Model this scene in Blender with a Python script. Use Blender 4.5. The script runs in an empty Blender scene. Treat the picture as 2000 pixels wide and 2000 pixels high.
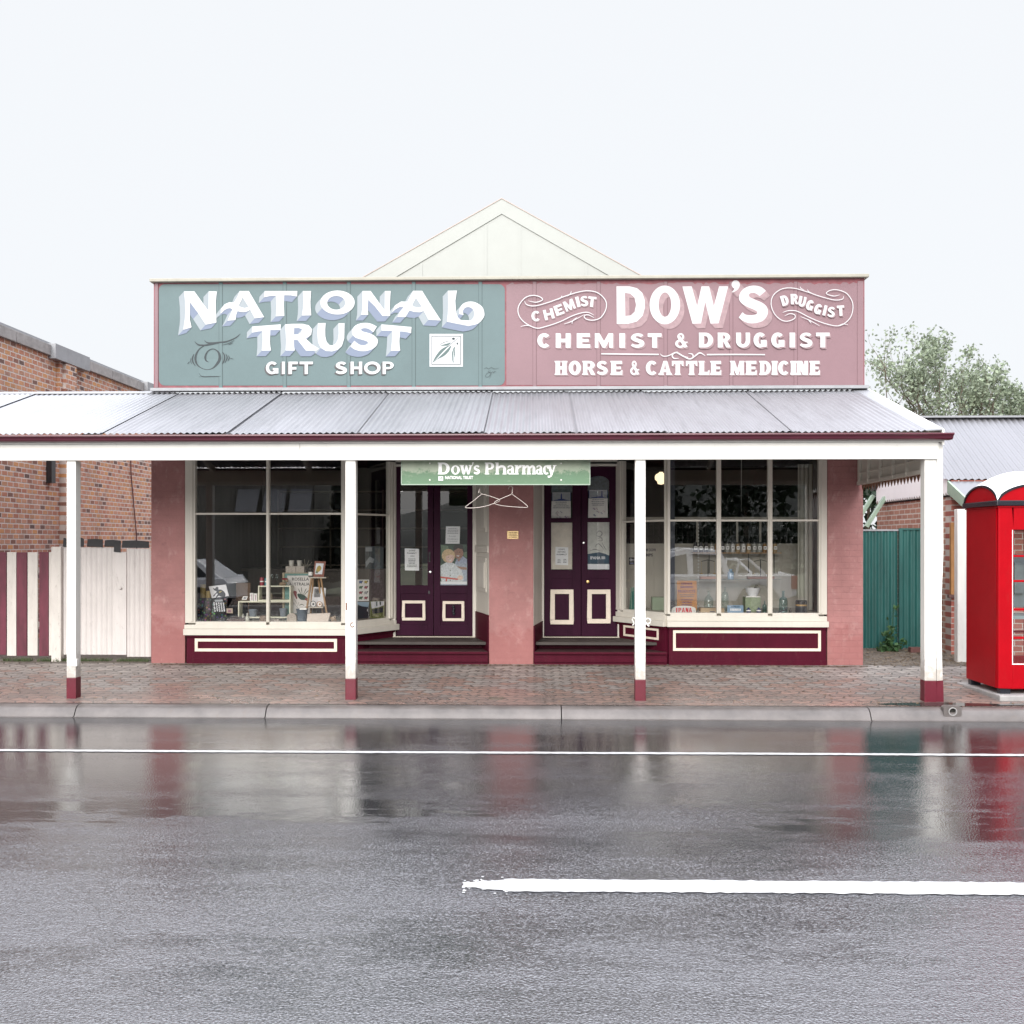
import bpy, bmesh, math, random
from mathutils import Vector, Matrix
from mathutils.geometry import tessellate_polygon
R = math.radians
PI = math.pi
rnd = random.Random(7)
scene = bpy.context.scene
C = scene.collection

# ---------------------------------------------------------------- camera, sky, sun, exposure
FPX = 1850.0            # focal length in photo pixels (photo is 2000 px wide)
HOR = 1060.0            # horizon row in the photo
EYE = 1.743             # eye height above the pavement at the shop front
YAW = math.atan(44.0 / FPX)
cam_d = bpy.data.cameras.new('camera')
cam_d.sensor_width = 36.0
cam_d.lens = FPX / 2000.0 * 36.0
cam_d.shift_y = (HOR - 1000.0) / 2000.0
cam_d.clip_end = 2000.0
cam = bpy.data.objects.new('camera', cam_d)
cam.location = (0, 0, EYE)
cam.rotation_euler = (R(90), 0, YAW)
C.objects.link(cam)
scene.camera = cam

SUN_EL, SUN_AZ = R(28), R(190)
world = bpy.data.worlds.new("World")
scene.world = world
world.use_nodes = True
wn, wl = world.node_tree.nodes, world.node_tree.links
wn.clear()
sky = wn.new('ShaderNodeTexSky')
sky.sky_type = 'NISHITA'
sky.sun_disc = False
sky.sun_elevation = SUN_EL
sky.sun_rotation = SUN_AZ
sky.air_density = 1.0
sky.dust_density = 4.0
mixw = wn.new('ShaderNodeMix')
mixw.data_type = 'RGBA'
mixw.inputs['Factor'].default_value = 0.97
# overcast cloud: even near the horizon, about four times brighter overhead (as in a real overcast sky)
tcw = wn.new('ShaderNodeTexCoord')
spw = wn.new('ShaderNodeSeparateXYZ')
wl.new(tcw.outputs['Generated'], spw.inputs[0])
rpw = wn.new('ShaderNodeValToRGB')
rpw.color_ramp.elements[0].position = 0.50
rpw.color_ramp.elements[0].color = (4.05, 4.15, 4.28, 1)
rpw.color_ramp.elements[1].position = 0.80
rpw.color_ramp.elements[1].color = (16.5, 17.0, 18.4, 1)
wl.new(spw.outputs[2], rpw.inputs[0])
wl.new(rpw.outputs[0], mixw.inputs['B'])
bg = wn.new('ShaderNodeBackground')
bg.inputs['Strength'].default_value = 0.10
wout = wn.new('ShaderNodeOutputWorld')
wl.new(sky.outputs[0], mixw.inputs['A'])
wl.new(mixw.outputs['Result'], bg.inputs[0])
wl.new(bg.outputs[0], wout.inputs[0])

sun_d = bpy.data.lights.new('sun', 'SUN')
sun_d.energy = 2.2
sun_d.angle = R(50)
sun_d.color = (1.0, 0.97, 0.93)
sun = bpy.data.objects.new('sun', sun_d)
sun.rotation_euler = (R(90) - SUN_EL, 0, R(180) - SUN_AZ)
C.objects.link(sun)

scene.view_settings.view_transform = 'Standard'
scene.view_settings.look = 'None'
scene.view_settings.gamma = 1.0
scene.view_settings.exposure = 1.2
scene.render.engine = 'CYCLES'
try:
    scene.cycles.max_bounces = 10
    scene.cycles.transparent_max_bounces = 16
    scene.cycles.sample_clamp_indirect = 6.0
except Exception:
    pass

# ---------------------------------------------------------------- measuring: a photo pixel on a plane of known depth
_rx, _ry = math.cos(YAW), math.sin(YAW)
_fx, _fy = -math.sin(YAW), math.cos(YAW)
def P(px, py, Y):
    u, v = (px - 1000.0) / FPX, (HOR - py) / FPX
    dx, dy = _fx + u * _rx, _fy + u * _ry
    t = Y / dy
    return Vector((t * dx, Y, EYE + t * v))
def PXX(px, Y): return P(px, HOR, Y).x
def PZ(py, Y, px=1000): return P(px, py, Y).z

# ---------------------------------------------------------------- materials
MATS = {}
def nt(name):
    m = bpy.data.materials.new(name)
    m.use_nodes = True
    n, l = m.node_tree.nodes, m.node_tree.links
    b = n['Principled BSDF']
    return m, n, l, b
def node(n, t, **kw):
    x = n.new(t)
    for k, v in kw.items(): setattr(x, k, v)
    return x
def noise(n, l, vec, scale, detail=4, rough=0.55, sx=1, sy=1, sz=1, loc=(0, 0, 0)):
    mp = n.new('ShaderNodeMapping')
    mp.inputs['Location'].default_value = loc
    mp.inputs['Scale'].default_value = (sx, sy, sz)
    l.new(vec, mp.inputs[0])
    t = n.new('ShaderNodeTexNoise')
    t.inputs['Scale'].default_value = scale
    t.inputs['Detail'].default_value = detail
    t.inputs['Roughness'].default_value = rough
    l.new(mp.outputs[0], t.inputs['Vector'])
    return t.outputs['Fac']
def ramp(n, l, fac, *stops):
    r = n.new('ShaderNodeValToRGB')
    e = r.color_ramp.elements
    while len(e) < len(stops): e.new(0.5)
    for i, (p, c) in enumerate(stops):
        e[i].position = p
        e[i].color = (c, c, c, 1) if isinstance(c, (int, float)) else (c[0], c[1], c[2], 1)
    l.new(fac, r.inputs[0])
    return r.outputs[0]
def mixc(n, l, fac, a, b, mode='MIX'):
    m = n.new('ShaderNodeMix')
    m.data_type = 'RGBA'
    m.blend_type = mode
    for sock, val in ((m.inputs['Factor'], fac), (m.inputs['A'], a), (m.inputs['B'], b)):
        if isinstance(val, bpy.types.NodeSocket): l.new(val, sock)
        elif isinstance(val, (int, float)): sock.default_value = val
        else: sock.default_value = (val[0], val[1], val[2], 1)
    return m.outputs['Result']
def bump(n, l, b, h, strength, dist=0.01):
    bn = n.new('ShaderNodeBump')
    bn.inputs['Strength'].default_value = strength
    bn.inputs['Distance'].default_value = dist
    l.new(h, bn.inputs['Height'])
    l.new(bn.outputs[0], b.inputs['Normal'])
    return bn
def geo(n): return n.new('ShaderNodeNewGeometry').outputs['Position']
def math_(n, l, op, a, b=None):
    m = n.new('ShaderNodeMath'); m.operation = op
    for i, v in ((0, a), (1, b)):
        if v is None: continue
        if isinstance(v, bpy.types.NodeSocket): l.new(v, m.inputs[i])
        else: m.inputs[i].default_value = v
    return m.outputs[0]

def pm(name, col, rough=0.5, var=0.12, scale=6.0, dirt=0.0, bmp=0.0, bscale=60, metal=0.0, streak=False, spec=0.5, coat=0.0, foot=0.0):
    """painted / plain surface with mottling, optional dirt and fine bump"""
    if name in MATS: return MATS[name]
    m, n, l, b = nt(name)
    pos = geo(n)
    a = noise(n, l, pos, scale, 6, 0.65, 1, 1, 0.25 if streak else 1)
    dk = tuple(c * (1 - var) for c in col)
    lt = tuple(min(1, c * (1 + var * 0.7)) for c in col)
    c = mixc(n, l, ramp(n, l, a, (0.3, 0.0), (0.7, 1.0)), dk, lt)
    if dirt > 0:
        d = noise(n, l, pos, scale * 2.7, 8, 0.75, 1, 1, 0.35)
        c = mixc(n, l, ramp(n, l, d, (0.58, 0.0), (0.72, dirt)), c, (0.12, 0.09, 0.07))
    if foot:
        sz = n.new('ShaderNodeSeparateXYZ'); l.new(pos, sz.inputs[0])
        fm = math_(n, l, 'SUBTRACT', math_(n, l, 'MULTIPLY', noise(n, l, pos, 14, 7, 0.75), 0.95), sz.outputs[2])
        c = mixc(n, l, ramp(n, l, fm, (0.0, 0.0), (0.30, foot)), c, (0.22, 0.17, 0.13))
        ch = noise(n, l, pos, 38, 4, 0.7, 1, 1, 0.5)
        c = mixc(n, l, ramp(n, l, ch, (0.70, 0.0), (0.73, 0.6)), c, (0.30, 0.24, 0.19))
    l.new(c, b.inputs['Base Color'])
    b.inputs['Roughness'].default_value = rough
    b.inputs['Metallic'].default_value = metal
    b.inputs['Specular IOR Level'].default_value = spec
    if coat: b.inputs['Coat Weight'].default_value = coat
    if bmp > 0:
        h = noise(n, l, pos, bscale, 5, 0.6)
        bump(n, l, b, h, bmp, 0.01)
    MATS[name] = m
    return m
def flat(name, col, rough=0.6):
    if name in MATS: return MATS[name]
    m, n, l, b = nt(name)
    b.inputs['Base Color'].default_value = (col[0], col[1], col[2], 1)
    b.inputs['Roughness'].default_value = rough
    MATS[name] = m
    return m
def glass(name, tint=(1, 1, 1), ior=1.75, wav=0.0):
    if name in MATS: return MATS[name]
    m, n, l, b = nt(name)
    n.remove(b)
    out = n['Material Output']
    tr = n.new('ShaderNodeBsdfTransparent'); tr.inputs[0].default_value = (*tint, 1)
    gl = n.new('ShaderNodeBsdfGlossy'); gl.inputs['Roughness'].default_value = 0.0
    gl.inputs[0].default_value = (1, 1, 1, 1)
    gg = n.new('ShaderNodeNewGeometry')
    dt = n.new('ShaderNodeVectorMath'); dt.operation = 'DOT_PRODUCT'
    l.new(gg.outputs['Incoming'], dt.inputs[0]); l.new(gg.outputs['Normal'], dt.inputs[1])
    f0 = ((ior - 1) / (ior + 1)) ** 2
    sch = math_(n, l, 'POWER', math_(n, l, 'SUBTRACT', 1.0, math_(n, l, 'ABSOLUTE', dt.outputs['Value'])), 5.0)
    fr_out = math_(n, l, 'ADD', math_(n, l, 'MULTIPLY', sch, 1 - f0), f0)
    if wav:
        h = noise(n, l, geo(n), 1.6, 2, 0.4)
        bn = n.new('ShaderNodeBump'); bn.inputs['Strength'].default_value = wav; bn.inputs['Distance'].default_value = 0.01
        l.new(h, bn.inputs['Height']); l.new(bn.outputs[0], gl.inputs['Normal'])
    mx = n.new('ShaderNodeMixShader')
    l.new(fr_out, mx.inputs[0]); l.new(tr.outputs[0], mx.inputs[1]); l.new(gl.outputs[0], mx.inputs[2])
    l.new(mx.outputs[0], out.inputs[0])
    MATS[name] = m
    return m

def brick_mat(name, axis, cols, mortar, w=0.235, h=0.086, ms=0.012, rough=0.85, grime=0.5, bmp=0.6, paint=None, offset=0.5, joints=0.0):
    """brickwork: axis 'x' for walls facing the street, 'y' for side walls"""
    if name in MATS: return MATS[name]
    m, n, l, b = nt(name)
    pos = geo(n)
    sp = n.new('ShaderNodeSeparateXYZ'); l.new(pos, sp.inputs[0])
    cb = n.new('ShaderNodeCombineXYZ')
    l.new(sp.outputs[0 if axis == 'x' else 1], cb.inputs[0]); l.new(sp.outputs[2], cb.inputs[1])
    wob = n.new('ShaderNodeTexNoise'); wob.inputs['Scale'].default_value = 9.0; wob.inputs['Detail'].default_value = 3
    l.new(pos, wob.inputs['Vector'])
    wv = n.new('ShaderNodeVectorMath'); wv.operation = 'MULTIPLY_ADD'
    l.new(wob.outputs['Color'], wv.inputs[0]); wv.inputs[1].default_value = (0.008, 0.008, 0); l.new(cb.outputs[0], wv.inputs[2])
    bt = n.new('ShaderNodeTexBrick')
    bt.offset = offset
    bt.inputs['Scale'].default_value = 1.0
    bt.inputs['Brick Width'].default_value = w
    bt.inputs['Row Height'].default_value = h
    bt.inputs['Mortar Size'].default_value = ms
    bt.inputs['Mortar Smooth'].default_value = 0.3
    bt.inputs['Bias'].default_value = 0.0
    bt.inputs['Color1'].default_value = (0, 0, 0, 1)
    bt.inputs['Color2'].default_value = (1, 1, 1, 1)
    bt.inputs['Mortar'].default_value = (0.5, 0.5, 0.5, 1)
    l.new(wv.outputs[0], bt.inputs['Vector'])
    if paint is None:
        k = len(cols)
        c = ramp(n, l, bt.outputs['Color'], *[(i / max(1, k - 1), cc) for i, cc in enumerate(cols)])
        fine = noise(n, l, pos, 45, 5, 0.7)
        c = mixc(n, l, ramp(n, l, fine, (0.3, 0.25), (0.7, 0.0)), c, (0.05, 0.03, 0.025))
        mo = mixc(n, l, noise(n, l, pos, 5, 4), tuple(x * 0.6 for x in mortar), mortar)
        c = mixc(n, l, bt.outputs['Fac'], c, mo)
        g = noise(n, l, pos, 1.1, 8, 0.7, 1, 1, 0.5)
        c = mixc(n, l, ramp(n, l, g, (0.48, 0.0), (0.72, grime)), c, (0.06, 0.05, 0.05))
    else:
        a = noise(n, l, pos, 2.2, 8, 0.72)
        c = mixc(n, l, ramp(n, l, a, (0.3, 0.0), (0.7, 1.0)), tuple(x * 0.8 for x in paint), tuple(min(1, x * 1.15) for x in paint))
        fl = noise(n, l, pos, 7.0, 9, 0.8)
        c = mixc(n, l, ramp(n, l, fl, (0.58, 0.0), (0.68, 0.6)), c, tuple(min(1, x * 0.55) for x in paint))
        f2 = noise(n, l, pos, 5.0, 6, 0.7, 1.3, 1, 0.8)
        c = mixc(n, l, ramp(n, l, f2, (0.54, 0.0), (0.70, 0.55)), c, (0.50, 0.31, 0.29))
        f3 = noise(n, l, pos, 130, 4, 0.7)
        c = mixc(n, l, ramp(n, l, f3, (0.30, 0.45), (0.48, 0.0)), c, tuple(x * 0.5 for x in paint))
        sz = n.new('ShaderNodeSeparateXYZ'); l.new(pos, sz.inputs[0])
        foot = math_(n, l, 'SUBTRACT', math_(n, l, 'MULTIPLY', noise(n, l, pos, 3.5, 7, 0.7), 1.1), sz.outputs[2])
        c = mixc(n, l, ramp(n, l, foot, (0.0, 0.0), (0.12, 0.5)), c, tuple(x * 0.8 for x in (paint[0], paint[1] * .7, paint[2] * .7)))
        if joints:
            joint_shade = math_(n, l, 'MULTIPLY', bt.outputs['Fac'], ramp(n, l, noise(n, l, pos, 6, 5, 0.7), (0.46, 0.04), (0.66, joints)))
            c = mixc(n, l, joint_shade, c, tuple(x * 0.32 for x in paint))  # shade of the joints painted into the colour, in patches
    l.new(c, b.inputs['Base Color'])
    b.inputs['Roughness'].default_value = rough
    hh = math_(n, l, 'MULTIPLY_ADD', bt.outputs['Fac'], -1.0)
    n2 = noise(n, l, pos, 55, 6, 0.7)
    hm = n.new('ShaderNodeMath'); hm.operation = 'MULTIPLY_ADD'
    l.new(n2, hm.inputs[0]); hm.inputs[1].default_value = 0.6; l.new(hh, hm.inputs[2])
    bump(n, l, b, hm.outputs[0], bmp, 0.008)
    MATS[name] = m
    return m

# ---------------------------------------------------------------- mesh builder
class MB:
    def __init__(s):
        s.v, s.f, s.m, s.mi = [], [], [], 0
    def add(s, vs, fs):
        o = len(s.v)
        s.v += [tuple(v) for v in vs]
        for f in fs:
            s.f.append([i + o for i in f]); s.m.append(s.mi)
        return s
    def box(s, x0, x1, y0, y1, z0, z1):
        return s.add([(x0, y0, z0), (x1, y0, z0), (x1, y1, z0), (x0, y1, z0), (x0, y0, z1), (x1, y0, z1), (x1, y1, z1), (x0, y1, z1)],
                     [(0, 3, 2, 1), (4, 5, 6, 7), (0, 1, 5, 4), (1, 2, 6, 5), (2, 3, 7, 6), (3, 0, 4, 7)])
    def hexa(s, b, t):
        return s.add(list(b) + list(t), [(0, 3, 2, 1), (4, 5, 6, 7), (0, 1, 5, 4), (1, 2, 6, 5), (2, 3, 7, 6), (3, 0, 4, 7)])
    def bar(s, p, q, w, h, up=(0, 0, 1)):
        p, q = Vector(p), Vector(q)
        d = (q - p).normalized(); u = Vector(up)
        a = d.cross(u).normalized() * (w / 2); c = a.cross(d).normalized() * (h / 2)
        vs = [p - a - c, p + a - c, p + a + c, p - a + c, q - a - c, q + a - c, q + a + c, q - a + c]
        return s.add(vs, [(0, 1, 2, 3), (7, 6, 5, 4), (0, 4, 5, 1), (1, 5, 6, 2), (2, 6, 7, 3), (3, 7, 4, 0)])
    def tube(s, pts, r, n=8, cap=True):
        pts = [Vector(p) for p in pts]
        rs = r if isinstance(r, (list, tuple)) else [r] * len(pts)
        rings = []
        ref = Vector((0.13, 0.27, 0.95))
        for i, p in enumerate(pts):
            d = (pts[min(i + 1, len(pts) - 1)] - pts[max(i - 1, 0)])
            if d.length < 1e-9: d = Vector((0, 0, 1))
            d.normalize()
            if abs(d.dot(ref)) > 0.95: ref = Vector((0.9, 0.3, 0.1))
            a = d.cross(ref).normalized(); b = d.cross(a)
            rings.append([p + (a * math.cos(2 * PI * k / n) + b * math.sin(2 * PI * k / n)) * rs[i] for k in range(n)])
        vs = [v for rg in rings for v in rg]
        fs = []
        for i in range(len(rings) - 1):
            for k in range(n):
                fs.append((i * n + k, i * n + (k + 1) % n, (i + 1) * n + (k + 1) % n, (i + 1) * n + k))
        if cap:
            fs.append(tuple(range(n))[::-1]); fs.append(tuple((len(rings) - 1) * n + k for k in range(n)))
        return s.add(vs, fs)
    def lathe(s, prof, c, n=20, axis='z'):
        vs, fs = [], []
        for r, z in prof:
            for k in range(n):
                a = 2 * PI * k / n
                if axis == 'z': vs.append((c[0] + r * math.cos(a), c[1] + r * math.sin(a), c[2] + z))
                elif axis == 'y': vs.append((c[0] + r * math.cos(a), c[1] + z, c[2] + r * math.sin(a)))
                else: vs.append((c[0] + z, c[1] + r * math.cos(a), c[2] + r * math.sin(a)))
        for i in range(len(prof) - 1):
            for k in range(n):
                fs.append((i * n + k, i * n + (k + 1) % n, (i + 1) * n + (k + 1) % n, (i + 1) * n + k))
        shut = prof[0] == prof[-1]
        if prof[0][0] > 1e-6 and not shut: fs.append(tuple(range(n))[::-1])
        if prof[-1][0] > 1e-6 and not shut: fs.append(tuple((len(prof) - 1) * n + k for k in range(n)))
        return s.add(vs, fs)
    def poly(s, loops, f):
        """flat tessellated polygon; loops[0] outer, others holes, in 2D; f maps 2D -> 3D"""
        pts = [p for lp in loops for p in lp]
        tris = tessellate_polygon([[Vector((p[0], p[1], 0)) for p in lp] for lp in loops])
        return s.add([f(*p) for p in pts], [t for t in tris])
    def prism(s, loops, f0, f1):
        s.poly(loops, f0); s.poly(loops, f1)
        for lp in loops:
            k = len(lp)
            vs = [f0(*p) for p in lp] + [f1(*p) for p in lp]
            s.add(vs, [(i, (i + 1) % k, k + (i + 1) % k, k + i) for i in range(k)])
        return s
    def wall(s, a, b, s0, s1, z0, z1, d0, d1):
        """box along the plan segment a->b: s0..s1 along it, d0..d1 towards the street"""
        a, b = Vector((a[0], a[1], 0)), Vector((b[0], b[1], 0))
        d = (b - a).normalized(); nrm = Vector((d.y, -d.x, 0))
        q = lambda u, w, z: a + d * u + nrm * w + Vector((0, 0, z))
        return s.hexa([q(s0, d1, z0), q(s1, d1, z0), q(s1, d0, z0), q(s0, d0, z0)], [q(s0, d1, z1), q(s1, d1, z1), q(s1, d0, z1), q(s0, d0, z1)])
    def corr(s, o, du, dv, lu, lv, period=0.076, amp=0.009, seg=8, phase=0.0, lift=0.0):
        o, du, dv = Vector(o), Vector(du).normalized(), Vector(dv).normalized()
        nn = du.cross(dv).normalized()
        k = max(2, int(lu / period * seg))
        vs = []
        for i in range(k + 1):
            u = lu * i / k
            hh = amp * math.sin(2 * PI * (u / period) + phase) + lift * i / k
            vs.append(o + du * u + nn * hh); vs.append(o + du * u + nn * hh + dv * lv)
        return s.add(vs, [(2 * i, 2 * i + 2, 2 * i + 3, 2 * i + 1) for i in range(k)])
    def sphere(s, c, r, n=12, m=8, sx=1, sy=1, sz=1):
        prof = [(math.sin(PI * i / m), -math.cos(PI * i / m)) for i in range(m + 1)]
        vs, fs = [], []
        for pr, pz in prof:
            for k in range(n):
                a = 2 * PI * k / n
                vs.append((c[0] + r * sx * pr * math.cos(a), c[1] + r * sy * pr * math.sin(a), c[2] + r * sz * pz))
        for i in range(m):
            for k in range(n):
                fs.append((i * n + k, i * n + (k + 1) % n, (i + 1) * n + (k + 1) % n, (i + 1) * n + k))
        return s.add(vs, fs)
    def build(s, name, mats, parent=None, loc=None, smooth=0, bevel=0.0, solid=0.0):
        me = bpy.data.meshes.new(name)
        if loc is None and parent is None and s.v:
            xs, ys, zs = zip(*s.v)
            loc = ((min(xs) + max(xs)) / 2, (min(ys) + max(ys)) / 2, min(zs))
        off = Vector(loc) if loc is not None else world_loc(parent)
        me.from_pydata([tuple(Vector(v) - off) for v in s.v], [], s.f)
        for m in (mats if isinstance(mats, (list, tuple)) else [mats]): me.materials.append(m)
        me.polygons.foreach_set('material_index', s.m)
        bm = bmesh.new(); bm.from_mesh(me)
        if bevel > 0 or smooth: bmesh.ops.remove_doubles(bm, verts=bm.verts, dist=1e-5)
        bmesh.ops.dissolve_degenerate(bm, edges=bm.edges, dist=1e-7)
        if bevel > 0:
            es = [e for e in bm.edges if len(e.link_faces) == 2 and e.calc_face_angle(0) > 0.6]
            bmesh.ops.bevel(bm, geom=es, offset=bevel, segments=2, affect='EDGES', profile=0.6, clamp_overlap=True)
        bmesh.ops.recalc_face_normals(bm, faces=bm.faces)
        bm.to_mesh(me); bm.free()
        if smooth:
            me.polygons.foreach_set('use_smooth', [True] * len(me.polygons))
            me.set_sharp_from_angle(angle=R(smooth))
        o = bpy.data.objects.new(name, me)
        C.objects.link(o)
        if parent is None: o.location = off
        else:
            o.parent = parent
            if loc is not None: o.location = off - world_loc(parent)
        if solid:
            md = o.modifiers.new('thickness', 'SOLIDIFY'); md.thickness = solid; md.offset = 0
        return o
def world_loc(o):
    v = Vector((0, 0, 0))
    while o is not None:
        v += Vector(o.location); o = o.parent
    return v
def tag(o, label=None, cat=None, group=None, kind=None):
    if label: o['label'] = label
    if cat: o['category'] = cat
    if group: o['group'] = group
    if kind: o['kind'] = kind
    return o
def thing(name, label, cat, loc=(0, 0, 0), group=None):
    o = bpy.data.objects.new(name, None)
    o.location = loc
    o.empty_display_size = 0.1
    C.objects.link(o)
    return tag(o, label, cat, group)
def copy_tree(o, parent=None):
    c = o.copy(); C.objects.link(c)
    if parent is not None: c.parent = parent
    for ch in list(o.children): copy_tree(ch, c)
    return c

# ---------------------------------------------------------------- 2D helpers: curves, ribbons, letters
def smooth_loop(pts, n=4, closed=True):
    """Catmull-Rom through the points"""
    out, k = [], len(pts)
    rng = range(k) if closed else range(k - 1)
    for i in rng:
        if closed: p0, p1, p2, p3 = pts[(i - 1) % k], pts[i], pts[(i + 1) % k], pts[(i + 2) % k]
        else: p0, p1, p2, p3 = pts[max(i - 1, 0)], pts[i], pts[i + 1], pts[min(i + 2, k - 1)]
        for j in range(n):
            t = j / n
            out.append(tuple(0.5 * ((2 * p1[a]) + (-p0[a] + p2[a]) * t + (2 * p0[a] - 5 * p1[a] + 4 * p2[a] - p3[a]) * t * t + (-p0[a] + 3 * p1[a] - 3 * p2[a] + p3[a]) * t ** 3) for a in (0, 1)))
    if not closed: out.append(tuple(pts[-1][:2]))
    return out
def ribbon(pts, w, n=5):
    """a brush stroke along pts; w one width or one per point; tapers as given"""
    ws = w if isinstance(w, (list, tuple)) else [w * 0.35] + [w] * (len(pts) - 2) + [w * 0.35]
    q = smooth_loop(pts, n, False)
    k = len(q)
    L, Rr = [], []
    for i, p in enumerate(q):
        a, b = q[max(i - 1, 0)], q[min(i + 1, k - 1)]
        dx, dy = b[0] - a[0], b[1] - a[1]
        d = math.hypot(dx, dy) or 1
        f = i / n
        j = min(int(f), len(ws) - 2)
        ww = (ws[j] + (ws[j + 1] - ws[j]) * (f - j)) / 2
        L.append((p[0] - dy / d * ww, p[1] + dx / d * ww)); Rr.append((p[0] + dy / d * ww, p[1] - dx / d * ww))
    return L, Rr
def ell(cx, cy, rx, ry, n=28, a0=0, a1=360):
    m = n if abs(a1 - a0) >= 360 else n + 1
    return [(cx + rx * math.cos(R(a0 + (a1 - a0) * i / n)), cy + ry * math.sin(R(a0 + (a1 - a0) * i / n))) for i in range(m)]
def ringsec(cx, cy, rx, ry, tx, ty, a0, a1, n=22):
    return ell(cx, cy, rx, ry, n, a0, a1) + ell(cx, cy, rx - tx, ry - ty, n, a0, a1)[::-1]
def rect(x0, y0, x1, y1): return [(x0, y0), (x1, y0), (x1, y1), (x0, y1)]

S_TR = [(890, 150), (840, 110), (760, 95), (680, 115), (625, 165), (608, 225), (630, 275), (690, 315), (760, 345), (800, 370), (790, 395), (740, 405), (680, 400), (645, 375), (605, 430), (650, 465), (720, 490), (800, 485), (870, 455), (910, 390), (900, 320), (850, 275), (770, 240), (720, 215), (715, 185), (750, 170), (790, 180), (825, 205)]
def corner_smooth(pts, corners, n=4):
    """smooth loop that keeps the listed indices sharp"""
    k = len(pts)
    cs = sorted(corners)
    out = []
    for a, b in zip(cs, cs[1:] + [cs[0] + k]):
        seg = [pts[i % k] for i in range(a, b + 1)]
        out += smooth_loop(seg, n, False)[:-1] if len(seg) > 2 else [seg[0]]
    return out
S_LOOP = [((x - 605) / 305.0, 1 - (y - 95) / 395.0) for x, y in corner_smooth(S_TR, [0, 13, 14, 27])]

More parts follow.
